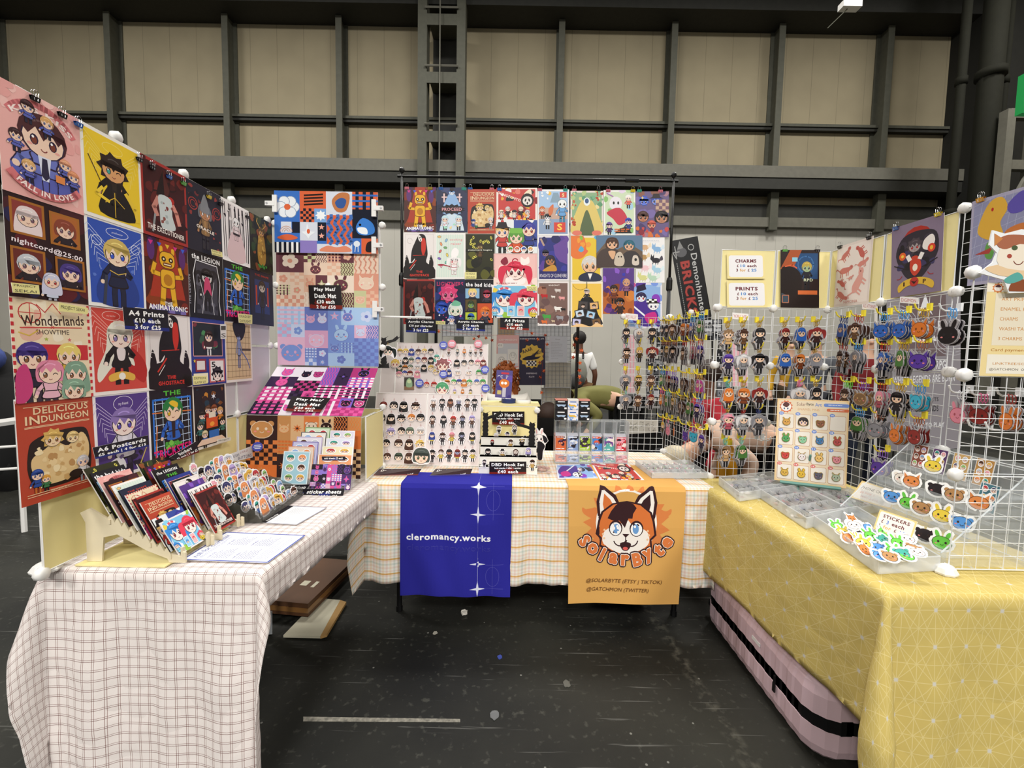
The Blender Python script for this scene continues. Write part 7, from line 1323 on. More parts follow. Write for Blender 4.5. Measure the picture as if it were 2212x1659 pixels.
KN = {'k': ('#1a1518', '#242226', 'black'), 'b': ('#4a2e22', '#6a4a30', 'brown'), 'B': ('#2f62b8', '#1f2a50', 'blue'), 'o': ('#d8762a', '#7a3a1a', 'orange'), 'r': ('#8a2622', '#3a1a18', 'red'), 'v': ('#5a3aa0', '#2a2244', 'violet'), 'y': ('#d8b04a', '#4a3a1a', 'golden'), 'g': ('#4a7a3a', '#2a3a20', 'green'), 'p': ('#e08aa0', '#a84a5a', 'pink'), 'w': ('#d8d6d8', '#8a8a8e', 'pale'), 's': ('#8a8a92', '#4a4a50', 'grey'), 'c': ('#3ab0d0', '#1a5a7a', 'cyan'), 'm': ('#c84a9a', '#d8843a', 'magenta'), 't': ('#8a6a4a', '#c8a070', 'tan')}
RCH = {}
def rcharm(c, v, kind):
    k = (c, v % 2, kind)
    if k not in RCH:
        h, o, _ = KN[c]; a, hl = diecut(kind, 1, (h, o, '#1c1a1e', ('#222', '#f0cdb0'), hk[(v+len(c)*2+ord(c)) % 5]) if kind != 'c' else (h, o, 0, 0, 0), v+ord(c), '#8f8a8c' if kind == 'full' else o, .02); RCH[k] = shared(flatpiece(a, hl, .094 if kind == 'full' else .1, .003, '#a8a4a8', clasp=True), 'hanging_charm')
    return RCH[k]
def hang(x, y, plane_, face, spec, where, rown_, i, n=3, scale=1.0, hook=0):
    "hook at photo pixel x,y on the screen plane, with n charms; face: direction the hook points"
    cl, c, kind = spec; P = at(x, y, **plane_)+V((face[0]*.004, face[1]*.004, 0)); rz = math.atan2(face[0], -face[1]); F = V((face[0], face[1], 0)).normalized()
    put(HM[hook], 'hook', P, (0, 0, rz), '%s plastic hook, %s along the %s row of the %s' % ('yellow' if hook == 0 else 'clear white', ORD[i], rown_, where), 'hook', 'hooks on the '+where)
    for k in range(n):
        r = random.Random(int(x*7+y*3+k)); d = .042-.011*k if n > 1 else .03
        o = put(rcharm(c, i+int(y), kind), 'hanging_charm', P+F*d+V((0, 0, -.036-.002*k)), (0, 0, rz+r.uniform(-.35, .35)), '%s %s charm with %s clasp, %s hook, %s row, %s' % ('front' if k == 0 else 'rear', KN[c][2], CLN[cl][1], ORD[i], rown_, where), 'charm', '%s charms on the %s %s hook of the %s row' % (where, KN[c][2], ORD[i], rown_), scale*r.uniform(.95, 1.05))
        q = bpy.data.objects.new('clasp', CLM[cl]); COL.objects.link(q); q.parent = o; q.location = (0, 0, .018)
Z7 = lambda a, b: (1320+a/6.9125, 660+b/6.9125)
Z2 = lambda a, b: (1430+a/3.95, 480+b/3.95)
RW = ['top', 'second', 'third', 'fourth', 'fifth']
def rows_(where, plane_, face, rows, n=3, sc=1.0, hook=0):
    for j, row in enumerate(rows):
        for i, (x, y, s_) in enumerate(row): hang(x, y, plane_, face, (s_[0], s_[1], 'c' if len(s_) > 2 else 'full'), where, RW[j], i, n, sc, hook)
rows_('rear screen', dict(Y=2.985), (0, -1), [[(*Z7(205, 262), 'gk'), (*Z7(398, 262), 'gw'), (*Z7(585, 257), 'gk')], [(*Z7(210, 540), 'tb'), (*Z7(400, 535), 'gy'), (*Z7(590, 530), 'gr')], [(*Z7(200, 950), 'gs'), (*Z7(385, 950), 'gy'), (*Z7(570, 945), 'gb')], [(*Z7(200, 1240), 'ts'), (*Z7(375, 1240), 'gb'), (*Z7(565, 1230), 'gr')]], 2, .92)
def hside(x): return 1.066+.018*max(0, min(1, (x-1440)/100))
for j, row in enumerate([[(860, 215, 'gk'), (940, 205, 'gk'), (1025, 190, 'gb'), (1195, 175, 'no'), (1315, 150, 'bB'), (1445, 120, 'bg')], [(865, 520, 'ck'), (935, 520, 'cy'), (1035, 515, 'ck'), (1190, 520, 'rb'), (1310, 505, 'rp'), (1435, 495, 'rv')], [(850, 950, 'bg'), (935, 955, 'vr'), (1025, 965, 'vv'), (1185, 985, 'gb'), (1300, 1000, 'gt'), (1420, 1010, 'gm')], [(845, 1240, 'po'), (930, 1260, 'tg'), (1030, 1290, 'gy'), (1150, 1330, 'gb'), (1270, 1350, 'gg'), (1410, 1370, 'bv')], [(1320+(1420-1320)*0+0, 0, '')]]):
    for i, (x, y, s_) in enumerate(row):
        if s_: X_, Y_ = Z7(x, y); hang(X_, Y_, dict(X=hside(X_)), (-1, 0), (s_[0], s_[1], 'full'), 'side wing', RW[j], i, 3, .95)
for i, (x, y, s_) in enumerate([(180, 150, 'oyc'), (275, 180, 'ppc'), (380, 215, 'ooc'), (580, 270, 'vvc'), (720, 310, 'bcc'), (865, 355, 'wvc')]): X_, Y_ = 1420+x/7.9, 880+y/7.9; hang(X_, Y_, dict(X=hside(X_)), (-1, 0), (s_[0], s_[1], 'full' if i in (0, 5) else 'c'), 'side wing', 'fifth', i, 1, .85)
rows_('left main panel', dict(Y=2.358), (0, -1), [[(*Z2(535, 850), 'gt'), (*Z2(665, 845), 'gb'), (*Z2(800, 845), 'gk')], [(*Z2(535, 1065), 'gv'), (*Z2(665, 1065), 'gw'), (*Z2(800, 1060), 'gk')], [(*Z2(535, 1350), 'to'), (*Z2(665, 1350), 'go'), (*Z2(800, 1345), 'gr')], [(*Z2(535, 1560), 'gp'), (*Z2(665, 1572), 'rw'), (*Z2(795, 1572), 'ks'.replace('k', 'n'))], [(1420+1110/7.9, 880+510/7.9, 'tt'), (1420+1380/7.9, 880+500/7.9, 'tg')]], 3, 1.0)
rows_('middle main panel', dict(Y=2.358), (0, -1), [[(*Z2(1012, 845), 'gr'), (*Z2(1145, 842), 'gB'), (*Z2(1280, 840), 'gr')], [(*Z2(1010, 1060), 'gB'), (*Z2(1140, 1065), 'go'), (*Z2(1270, 1060), 'gs')], [(*Z2(1140, 1345), 'pw'), (*Z2(1275, 1345), 'gk')]], 3, 1.0)
rows_('right main panels', dict(X=1.688), (-1, 0), [[(*Z2(1605, 800), 'nB'), (*Z2(1735, 790), 'rb'), (1927, 676, 'bBc'), (1968, 672, 'bBc'), (2013, 667, 'goc')], [(*Z2(1600, 1030), 'rb'), (*Z2(1735, 1030), 'bs'), (1927, 741, 'rB'), (1968, 738, 'gg'), (2011, 736, 'cvc')], [(1846, 822, 'Gb'), (1881, 825, 'vtc'), (1923, 827, 'rp'), (1962, 828, 'gk'), (2005, 831, 'bcc')], [(1872, 883, 'bg'), (1914, 889, 'csc'), (1958, 896, 'goc'), (2002, 900, 'crc')], [(1922, 972, 'vvc')]], 4, .95)
hang(2078, 668, dict(X=1.688), (-1, 0), ('b', 'k', 'c'), 'bare wire screen', 'top', 0, 3, 1.0, 1)
for i, (x, y, s_) in enumerate([(2100, 845, 'wp'), (2146, 850, 'mr'), (2208, 852, 'ro')]): hang(x, y, dict(X=1.688), (-1, 0), ({'m': 'p'}.get(s_[0], s_[0]), s_[1], 'c'), 'bare wire screen', 'third', i, 3, .9, 1)
for i, (x, y) in enumerate([(1633, 945), (1645, 945), (2140, 920), (2180, 925)]):
    P = at(x, y, **(dict(Y=2.358) if i < 2 else dict(X=1.688))); put(HM[1], 'hook', P, (0, 0, 0 if i < 2 else -PI/2), 'empty clear hook, %s of the four bare ones on the right stall' % ORD[i], 'hook', 'empty hooks on the right stall')
# boards, signs and prints
def mixline(a, x, y, h_, parts_):
    for s, c, w_ in parts_: a.text(s, x, y, w_, h_, c, .03); x += w_+.012
MR, BL_, GD = '#6a2030', '#4a8ad0', '#d8a040'
for x0, y0, x1, y1, s, nm in ((1431.5+575/3.95, 552, 1430+865/3.95, 600, 'CHARMS', 'white CHARMS £10 each card on the yellow top board'), (1430+580/3.95, 611, 1430+880/3.95, 662, 'PRINTS', 'white PRINTS £10 each card on the yellow top board')):
    a = Art(.25, .175, '#f3e3a0'); a.rrect(.012, .012, .226, .151, .015, '#f3f2f5'); a.text(s, .055, .112, .14, .024, MR, .04); mixline(a, .065, .08, .02, [('£', MR, .012), ('10', BL_, .032), ('each', MR, .062)]); mixline(a, .06, .05, .02, [('3', MR, .012), ('for', GD, .04), ('£', MR, .012), ('25', BL_, .034)])
    sheet(a, quad([(x0-6, y1+2), (x1+4, y1+2), (x1+2, y0-4), (x0-7, y0-4)], Y=2.352), 'price_card', nm, 'sign', t=.002)
Q = lambda pts, **k: quad(pts, **k)
sheet(pic2 := art_cop(), Q([(1686, 664), (1769, 665), (1770, 540), (1686, 540)], Y=2.350), 'art_print', 'dark print of a figure in an RPD jacket on the yellow top board', 'print')
sheet(art_beasts(), Q([(1801, 663.5), (1875.5, 656), (1887, 509), (1810, 534)], X=1.684), 'art_print', 'cream print of pinkish red animals on the yellow top board', 'print')
sheet(art_iop(), Q([(1924, 644), (2033, 628), (2040, 459), (1927, 494)], X=1.684), 'art_print', 'mauve print of a black winged figure above an I P ribbon', 'print')
sheet(art_dragon(), Q([(2089, 618), (2225, 602), (2240, 395), (2100, 436)], X=1.684), 'art_print', 'lavender grid print of a golden dragon at the far right', 'print')
for x, y, c, pl, nm in ((1695, 541, '#5fae4a', dict(Y=2.352), 'at the left of the RPD print'), (1765, 541, '#17171a', dict(Y=2.352), 'at the right of the RPD print'), (1814, 533, '#17171a', dict(X=1.682), 'at the left of the animal print'), (1877, 513, '#17171a', dict(X=1.682), 'at the right of the animal print'), (1935, 493, '#3a6ab8', dict(X=1.682), 'at the left of the ribbon print'), (2026, 463, '#e8cf3a', dict(X=1.682), 'at the right of the ribbon print'), (2118, 432, '#e0a23a', dict(X=1.682), 'on the dragon print')):
    P = at(x, y+4, **pl); bclip(P, c, cn[c]+' binder clip '+nm, ax=(1, 0, 0) if 'Y' in pl else (0, 1, 0), group='clips on the right stall')
for x0, x1, y, pl, s, nm in ((1582, 1617, 683, dict(Y=2.353), 'VALVE', 'on the left panel'), (1862, 1896, 661, dict(X=1.684), 'ACE ATTORNEY', 'under the animal print'), (1944, 1984, 648, dict(X=1.684), 'DIGIMON', 'under the ribbon print'), (1602, 1639, 926, dict(Y=2.353), 'PIKMIN', 'low on the left panel'), (1351, 1378, 684, dict(Y=2.98), 'RED VALLEY', 'on the rear screen')):
    note([s], [(x0, y+6), (x1, y+9), (x1, y-5), (x0, y-8)], 'small pale name tag '+nm, c='#c87a7a', bg='#f0ecec', **pl)
a = Art(.30, .36, '#ecd79c'); a.rect(.03, .12, .26, .2, '#e9dfc8'); a.rect(.02, .01, .28, .075, '#efe9da'); a.rect(.0, .325, .3, .035, '#efe6d0')
for k, s in enumerate(('ART PRINTS', 'ENAMEL PINS', 'CHARMS', 'WASHI TAPE', '3 CHARMS')): a.text(s, .05, .292-.038*k, .011*len(s)*.9, .013, '#c8873a', 0)
a.text('Card payments accepted', .03, .094, .2, .014, '#b87a30', 0); a.text('@GATCHMON  OULAMON  SOLARBYTE', .03, .02, .26, .012, '#5a5048', .0); a.text('LINKTREE/SOLARBYTE', .04, .045, .18, .009, '#c8873a', 0)
a.poly([(.035+(.02 if i % 2 else .015)*math.cos(PI*i/10), .34+(.02 if i % 2 else .015)*math.sin(PI*i/10)) for i in range(20)], '#d9834a'); a.ell(.035, .34, .013, .012, '#f4eee8'); a.blob([(.025, .345), (.035, .353), (.045, .345), (.035, .342)], '#4a2226')
P0, P1 = at(2117, 812, Y=1.32), at(2128, 610, Y=1.32); sheet(a, [(P0.x, 1.322, P0.z), (P0.x+.275, 1.322, P0.z), (P0.x+.275, 1.322, P1.z), (P0.x, 1.322, P1.z)], 'price_list', 'cream price list for prints, pins and washi tape on the near screen', 'sign', t=.002)
a = Art(1, .9, '#ece4da'); a.blob([(.08, .35), (.3, .42), (.55, .48), (1, .45), (1, .2), (.6, .22), (.3, .25)], '#e6c8a0'); a.blob([(.3, .4), (.34, .78), (.55, .85), (.8, .85), (1, .7), (1, .35)], '#efe4d2'); a.blob([(.22, .78), (.4, .88), (.75, .86), (.8, .72), (.6, .74), (.4, .66), (.28, .68)], '#a8664a'); a.poly([(.2, .7), (.18, .9), (.32, .82)], '#c8844a'); a.ell(.45, .55, .04, .035, '#a84a3a'); a.ell(.52, .68, .05, .04, '#4a5a3a'); a.ell(.78, .68, .05, .04, '#4a5a3a'); a.arc(.6, .5, .08, 200, 340, .015, '#8a4a3a', 6); a.blob([(.5, .0), (.75, .0), (.75, .18), (.55, .16)], '#8a4a2a'); a.blob([(.4, .18), (.6, .3), (.7, .2), (.5, .12)], '#5aa8a0')
mb = MB(); hl = [(.0, .28), (.2, .45), (.25, .6), (.12, .72), (.15, .95), (.35, .9), (.6, .97), (1.05, .95), (1.05, .0), (.5, -.03), (.4, .18)]; P = at(2112, 628, Y=1.305); f = lambda x, y, z: V((P.x+x*.185, 1.305-z, P.z+y*.185)); n_ = len(hl); mb.add([f(x, y, 0) for x, y in hl]+[f(x, y, -.004) for x, y in hl], [tuple(range(n_))[::-1], tuple(range(n_, 2*n_))]+[(i, (i+1) % n_, (i+1) % n_+n_, i+n_) for i in range(n_)], 0, '#eef0f2'); a.emit(mb, lambda x, y, z: f(x, y, z+.0005)); o = mb.build('cut_out_sign', INK); tag(o, 'shiny edged cut-out of a cream and brown animal leaning over the price list', 'cut-out')
# enamel pin board on a teal easel
b0, b1 = at(1672.4, 1036.5, Z=.800), at(1828, 1054.6, Z=.800); d = (b1-b0).normalized(); nn = V((d.y, -d.x, 0)).normalized(); nn = nn if nn.y < 0 else -nn; pn = (nn+V((0, 0, .2))).normalized(); pl = (b0, pn)
q = [b0, b1, at(1835, 866.5, plane=pl), at(1679.6, 860.5, plane=pl)]; W, Hh = (b1-b0).length, (q[3]-q[0]).length; a = Art(1, 1.25, '#eccb96'); a.rrect(.02, .02, .96, 1.21, .03, '#ead9bd')
a.poly([(.13+(.1 if i % 2 else .08)*math.cos(PI*i/12), 1.13+(.1 if i % 2 else .08)*math.sin(PI*i/12)) for i in range(24)], '#d9734a'); a.ell(.13, 1.13, .075, .07, '#f6f0ec'); a.blob([(.08, 1.15), (.12, 1.2), (.18, 1.17), (.14, 1.12)], '#5a2a2a'); a.ell(.105, 1.1, .01, .015, '#3a5a8a'); a.ell(.155, 1.1, .01, .015, '#3a5a8a')
a.text('Solar', .28, 1.15, .13, .05, '#8a5a50', 0); a.text('Byte', .42, 1.15, .1, .05, '#2a2426', .01); a.text('Art', .54, 1.15, .09, .05, '#4a7ad0', .01); a.text('ENAMEL PINS', .3, 1.08, .3, .035, '#d8a878', 0); a.rrect(.66, 1.15, .34, .05, .02, '#6f8fd8'); a.rrect(.7, 1.08, .3, .045, .02, '#d9734a'); a.lines_of_text(.72, 1.175, .2, 1, 1, '#fff', .008); a.lines_of_text(.75, 1.1, .2, 1, 1, '#fff', .008)
for j in range(4):
    for i in range(4): x, y = .035+.238*i, .80-.255*j; a.rrect(x, y, .215, .22, .02, '#c08a60'); a.rrect(x+.005, y+.005, .205, .21, .018, '#ece6dc'); a.ell(x+.03, y+.225, .035, .025, '#6f8fd8' if j < 3 else '#d8706a'); a.text('%02d' % (j*4+i+1), x+.012, y+.215, .036, .02, '#fff', .02)
bo = sheet(a, q, 'pin_board', 'cream enamel pin board with sixteen numbered squares', 'display board', t=.004); L2 = lambda u, v, e: q[0]*(1-u)*(1-v/1.25)+q[1]*u*(1-v/1.25)+q[2]*u*v/1.25+q[3]*(1-u)*v/1.25+pn*e
pc = ['#d8a44a', '#2a2228', '#8a5a3a', None, '#4aa05a', '#8ac8a0', '#3a7ab0', '#b84a4a', '#c8403a', '#e8e0e0', '#e8c070', '#e0909a', '#d8b04a', '#e0b83a', '#5a5a6a', '#a8b8a0']
cwn = ['honey coloured', 'black haired', 'brown branching', '', 'green flame', 'mint and yellow', 'blue winged', 'red and cream', 'red and black', 'white and rose', 'sandy', 'pink', 'yellow', 'gold and black', 'slate', 'grey green']
for k in range(16):
    if not pc[k]: continue
    i, j = k % 4, k//4; x, y = .035+.238*i+.108, .80-.255*j+.105; r = random.Random(k); s_ = .075; mb = MB(); A = Art(1, 1, '#222', clipped=False)
    (A.head(.5, .5, .36, pc[k], seed=k, kind=hk[k % 4]) if k in (1,) else creature(A, .5, .42, .32, pc[k], '#3a2a24', k))
    hl = convex([p for t_ in A.p for p in t_[0]], .02); g = lambda u, v, e: L2(x+(u-.5)*s_*2.2, y+(v-.5)*s_*2.2, .002+e); n_ = len(hl); mb.add([g(u, v, .002) for u, v in hl]+[g(u, v, -.002) for u, v in hl], [tuple(range(n_)), tuple(range(2*n_-1, n_-1, -1))]+[(i_, i_+n_, (i_+1) % n_+n_, (i_+1) % n_) for i_ in range(n_)], 0, '#a88a3a'); A.emit(mb, lambda u, v, e: g(u, v, .0022+e)); o = mb.build('enamel_pin', INK); tag(o, '%s enamel pin, %s in the %s row of the pin board' % (cwn[k], ORD[i], RW[j]), 'pin', 'enamel pins on the pin board')
t = thing('easel', b0*.5+b1*.5+V((0, 0, -.05)), 'small teal wooden easel under the pin board', 'easel'); TEAL = mat('teal_wood', '#6a9a90', .6); m0 = b0*.92+b1*.08; m1_ = b0*.08+b1*.92
mb = MB(); mb.tube([m0+pn*.012+V((0, 0, -.006)), m1_+pn*.012+V((0, 0, -.006))], .009, 4); part(mb, 'ledge', TEAL, t)
for u in (.35, .65): p_ = b0*(1-u)+b1*u; mb = MB(); mb.tube([V((p_.x, p_.y, TZ+.006))-nn*.004, p_-pn*.014+V((0, 0, .10))-nn*.03], .006, 4); part(mb, 'leg', TEAL, t)
p_ = b0*.5+b1*.5; mb = MB(); mb.tube([V((p_.x, p_.y, TZ+.006))-nn*.1, p_-nn*.01+V((0, 0, .14))], .006, 4); part(mb, 'rear_leg', TEAL, t)
# clear boxes on the right table
tb = TZ+.006; TQ = lambda pts: [at(x, y, Z=tb) for x, y in pts]
def fillbits(L_, n, cols, sd, label, nm='pin_stock'):
    r = random.Random(sd); mb = MB()
    for k in range(n):
        p = L_(r.uniform(.03, .97), r.uniform(.05, .95)); z = tb+.004+r.uniform(0, .014); c = r.choice(cols); a0 = r.uniform(0, 6); s_ = r.uniform(.008, .016); pts = [(p.x+s_*math.cos(a0+t_*1.05)*(1 if t_ % 2 else .7), p.y+s_*math.sin(a0+t_*1.05), z+.004*math.sin(t_)) for t_ in range(6)]; mb.add(pts, [tuple(range(6))], 0, c)
        if k % 4 == 0: mb.tube([(p.x+.012*math.cos(t_*.8), p.y+.012*math.sin(t_*.8), z+.006+.014*math.sin(t_*.8)) for t_ in range(7)], .0006, 3, c='#2a2a2e')
    o = mb.build(nm, INK); tag(o, label, 'pins', kind='stuff')
CB = ['#3a3a40', '#d8d4d6', '#8a5a6a', '#5a4a3a', '#a8a4b0', '#c8a0a8', '#5a5a7a', '#24242a']
L_ = tray(TQ([(1597, 1083), (1553, 1047), (1666, 1034), (1728, 1064)]), tb, .04, 4, 3, 'clear compartment box of dark pins at the far end of the right table'); fillbits(L_, 150, CB, 1, 'small dark charms heaped in the far clear box')
L_ = tray(TQ([(1741, 1142), (1632, 1069), (1716, 1060), (1832, 1119)]), tb, .042, 3, 5, 'clear compartment box of mixed charms along the edge of the right table'); fillbits(L_, 170, CB+['#8a6a3a', '#a83a4a'], 2, 'mixed small charms in the middle clear box')
L_ = tray(TQ([(1838, 1118), (1722, 1058), (1800, 1056), (1915, 1102)]), tb, .035, 3, 4, 'clear compartment box behind, in front of the pin board easel'); fillbits(L_, 120, CB+['#d86a7a', '#5a9a4a'], 3, 'rosy and green small charms in the rear clear box')
LB4 = tray(TQ([(1897, 1240), (1747, 1131), (1850, 1117), (2028, 1232)]), tb, .045, 2, 3, 'clear box heaped with animal stickers nearest the camera')
ac = {'g': ('#6ac84a', 'green'), 'b': ('#5a9ae0', 'blue'), 'o': ('#e08a4a', 'orange'), 'y': ('#ecd04a', 'yellow'), 'k': ('#2a2428', 'black'), 'w': ('#f0e6dc', 'white'), 'n': ('#b88a5a', 'brown'), 't': ('#4ab0a0', 'teal')}
SM = {}
for k, (c, _) in ac.items():
    a_, h_ = diecut('c', 1, (c, '#3a2a28', 0, 0, 0), ord(k), '#fbfbfb', .1); SM[k] = shared(flatpiece(a_, h_, .056, .0012, '#fbfbfb'), 'animal_sticker')
r = random.Random(4); wr = {}
for k, (x, y, c) in enumerate([(1813, 1136, 'g'), (1834, 1140, 'k'), (1850, 1128, 'o'), (1822, 1152, 'y'), (1862, 1150, 'k'), (1885, 1150, 'b'), (1838, 1172, 'o'), (1868, 1176, 'y'), (1890, 1170, 'g'), (1912, 1160, 'g'), (1925, 1178, 't'), (1900, 1200, 'b'), (1880, 1205, 'o'), (1945, 1190, 'g'), (1960, 1180, 'w'), (1968, 1200, 'n'), (1985, 1210, 'w'), (1935, 1212, 'g'), (1955, 1222, 't'), (1905, 1222, 'b'), (1925, 1226, 'n'), (1860, 1195, 'y'), (1975, 1226, 'g'), (1848, 1158, 'w')]):
    p = at(x, y, Z=tb+.035); n = wr[c] = wr.get(c, 0)+1
    put(SM[c], 'animal_sticker', (p.x, p.y, tb+.02+.0015*k), (-1.0+r.uniform(-.25, .2), r.uniform(-.2, .2), r.uniform(-.9, .5)), '%s animal die-cut sticker, %s %s one from the far end of the sticker box' % (ac[c][1], ORD[n-1], ac[c][1]), 'sticker', 'animal stickers in the near box')
# clear stair display
t = thing('stair_display', (1.53, 1.57, tb), 'clear acrylic stair display on the right table behind the near screen', 'display stand'); Yn, Yf = 1.36, 1.79; SX = [1.40+.066*k for k in range(5)]; SZ = [.77+.065*k for k in range(5)]
for k in range(4):
    mb = MB(); mb.box((SX[k], Yn, SZ[k]), (SX[k+1], Yf, SZ[k]+.003)); part(mb, 'shelf', CLEAR, t); mb = MB(); mb.box((SX[k], Yn, SZ[k]-.02), (SX[k]+.003, Yf, SZ[k]+.03)); part(mb, 'shelf_lip', CLEAR, t)
for y in (Yn, Yf):
    mb = MB(); mb.slab([(1.385, y, tb), (1.665, y, tb), (1.665, y, 1.075), (1.385, y, .79)], .004); part(mb, 'side_panel', CLEAR, t); mb = MB(); mb.tube([(1.385, y, .79), (1.665, y, 1.075), (1.665, y, tb)], .003, 4); part(mb, 'polished_edge', EDGE, t)
mb = MB(); mb.slab([(1.665, Yf, tb), (1.665, Yn, tb), (1.665, Yn, 1.075), (1.665, Yf, 1.075)], .003); part(mb, 'back_wall', CLEAR, t)
SM2 = {}
def standc(x, y, k, c, nm, s_=1.0):
    X = SX[k]+.03; P = at(x, y, X=X); Yv = max(Yn+.03, min(Yf-.03, P.y)); put(SM[c], 'phone_charm', (X, Yv, SZ[k]+.004), (-.1, 0, -.95), nm+' on the clear stair display', 'charm', 'cut-out charms on the stair display', s_*1.25)
for a_ in ((1927, 1055, 1, 'b', 'blue bird like charm'), (1948, 1038, 2, 'w', 'white and orange striped charm'), (1968, 1040, 2, 'o', 'orange striped charm'), (1961, 1083, 1, 'g', 'lime green star like charm'), (1990, 1090, 1, 'n', 'long tan charm'), (2023, 1066, 2, 'k', 'frog hatted brown charm'), (2060, 1073, 2, 'n', 'brown bear charm'), (2035, 1102, 1, 'y', 'yellow and orange charm'), (1997, 1157, 0, 'k', 'black cat charm'), (2033, 1185, 0, 'g', 'green spiky charm'), (2077, 1134, 1, 'b', 'pale blue ghostly charm'), (2018, 965, 3, 'y', 'yellow flowered charm'), (2110, 1130, 2, 'o', 'red orange charm')): standc(*a_)
for i, (x, k, c, nm) in enumerate(((1.50, 3, '#b88a4a', 'tan'), (1.58, 3, '#c8a46a', 'sandy'), (1.66, 3, '#5a3a6a', 'violet'), (1.42, 2, '#4a7a8a', 'teal'), (1.74, 3, '#8a4a3a', 'rust'))):
    X = SX[k]+.045; a = stickersheet(40+i, (c, '#e8e8ea')); sheet(a, [(X, x+.03, SZ[k]+.005), (X, x-.03, SZ[k]+.005), (X+.015, x-.03, SZ[k]+.10), (X+.015, x+.03, SZ[k]+.10)], 'sleeved_card', nm+' sleeved sticker card on the top of the stair display', 'card', 'sleeved cards on the stair display', t=.0015)
def lean(lines, pts, z, nm, border='#eccf88'):
    c0, c1 = at(*pts[0], Z=z), at(*pts[1], Z=z); d = (c1-c0).normalized(); n = V((d.y, -d.x, 0)); n = n if n.y < 0 or n.x < 0 else -n; pn_ = (n.normalized()+V((0, 0, .55))).normalized(); q = [c0, c1, at(*pts[2], plane=(c0, pn_)), at(*pts[3], plane=(c0, pn_))]
    a = Art(.14, .10, border); a.rrect(.006, .006, .128, .088, .008, '#f1eae0')
    for fn_ in lines: fn_(a)
    sheet(a, q, 'price_card', nm, 'sign', t=.002)
lean([lambda a: a.text('STICKERS', .02, .068, .1, .016, '#6a2a30', .03), lambda a: mixline(a, .02, .042, .018, [('£', '#6a2a30', .008), ('3', '#4a7ad0', .008), ('each', '#6a2a30', .046)]), lambda a: mixline(a, .015, .018, .016, [('5', '#6a2a30', .006), ('for', '#e0b060', .03), ('£', '#6a2a30', .008), ('10', '#4a7ad0', .02)])], [(1886, 1142), (1966, 1172), (1982, 1127), (1901, 1100)], .79, 'cream STICKERS £3 each card behind the sticker box')
lean([lambda a: a.text('PHONE CHARMS', .015, .062, .11, .014, '#3a3030', .0), lambda a: a.text('£8 FOR 1', .02, .038, .05, .011, '#d86a5a', 0), lambda a: a.text('ANY 2 £15', .03, .018, .06, .010, '#d86a5a', 0)], [(1836, 1074), (1925, 1101), (1941, 1064), (1862, 1038)], .79, 'cream PHONE CHARMS card leaning at the far end of the stair')
o = MB().lathe((at(2047, 1238, Z=tb).x, 1.322, tb-.004), [(.03, 0), (.032, .006), (.024, .02), (.01, .028)], 8).build('connector_foot', WHITE); tag(o, 'white plastic connector foot of the near screen', 'connector')
# suitcase
PK = mat('pink_shell', '#d8bcc4', .4, noise=.02); t = thing('suitcase', (1.28, 1.86, 0), 'pale pink ribbed suitcase lying under the right table', 'suitcase')
def shell(z0, z1, inset0, inset1):
    mb = MB(); X0, X1, Y0, Y1, R_ = 1.055, 1.385, 1.40, 2.27, .1; rings = []
    prof_ = [(inset0, z0), (inset0*.3, z0+.02), (0, z0+.05), (0, z1-.05), (inset1*.3, z1-.02), (inset1, z1)]
    for ins, z in prof_:
        ring = []
        for cx, cy, a0 in ((X1-R_, Y0+R_, -90), (X1-R_, Y1-R_, 0), (X0+R_, Y1-R_, 90), (X0+R_, Y0+R_, 180)):
            for k in range(9): a1 = math.radians(a0+k*90/8); rr_ = R_-ins+(.0025 if k % 2 else 0); ring.append((cx+rr_*math.cos(a1), cy+rr_*math.sin(a1), z))
            if a0 in (0, 180, 90, -90):
                nx_ = {(-90): (0, 1), 0: (-1, 0), 90: (0, -1), 180: (1, 0)}[a0]; L = (Y1-Y0-2*R_) if a0 in (-90, 90) else (X1-X0-2*R_); last = ring[-1]
                for k in range(1, int(L/.012)): on = (k//3) % 2; ox, oy = {(-90): (1, 0), 0: (0, 1), 90: (-1, 0), 180: (0, -1)}[a0]; ring.append((last[0]+nx_[0]*.012*k+ox*.0025*on, last[1]+nx_[1]*.012*k+oy*.0025*on, z))
        rings.append(ring)
    n = len(rings[0]); mb.v = [p for rg in rings for p in rg]
    for j in range(len(rings)-1):
        for i in range(n): mb.f.append((j*n+i, j*n+(i+1) % n, (j+1)*n+(i+1) % n, (j+1)*n+i)); mb.mi.append(0); mb.c.append(None)
    mb.f += [tuple(range(n))[::-1], tuple((len(rings)-1)*n+i for i in range(n))]; mb.mi += [0, 0]; mb.c += [None, None]; return mb
part(shell(.012, .125, .03, 0), 'lower_shell', PK, t); us = part(shell(.172, .29, 0, .03), 'upper_shell', PK, t); zb_ = shell(.125, .172, .0, .0); zb_.v = [(x+(.004 if x < 1.2 else -.004), y, z) for x, y, z in zb_.v]; zbp = part(zb_, 'zip_band', mat('zip_tape', '#101012', .7), t)
mb = MB(); mb.box((1.045, 1.62, .13), (1.05, 1.63, .165)); mb.box((1.044, 1.618, .10), (1.049, 1.632, .135)); part(mb, 'zip_pull', BLACK, zbp); mb = MB(); mb.box((1.051, 1.74, .20), (1.054, 1.80, .215)); part(mb, 'name_plate', WHITE, us)
for x in (1.12, 1.32): mb = MB(); mb.lathe((x, 2.285, .07), [(.02, -.02), (.028, -.01), (.028, .01), (.02, .02)], 12); part(mb, 'wheel', BLACK, t)
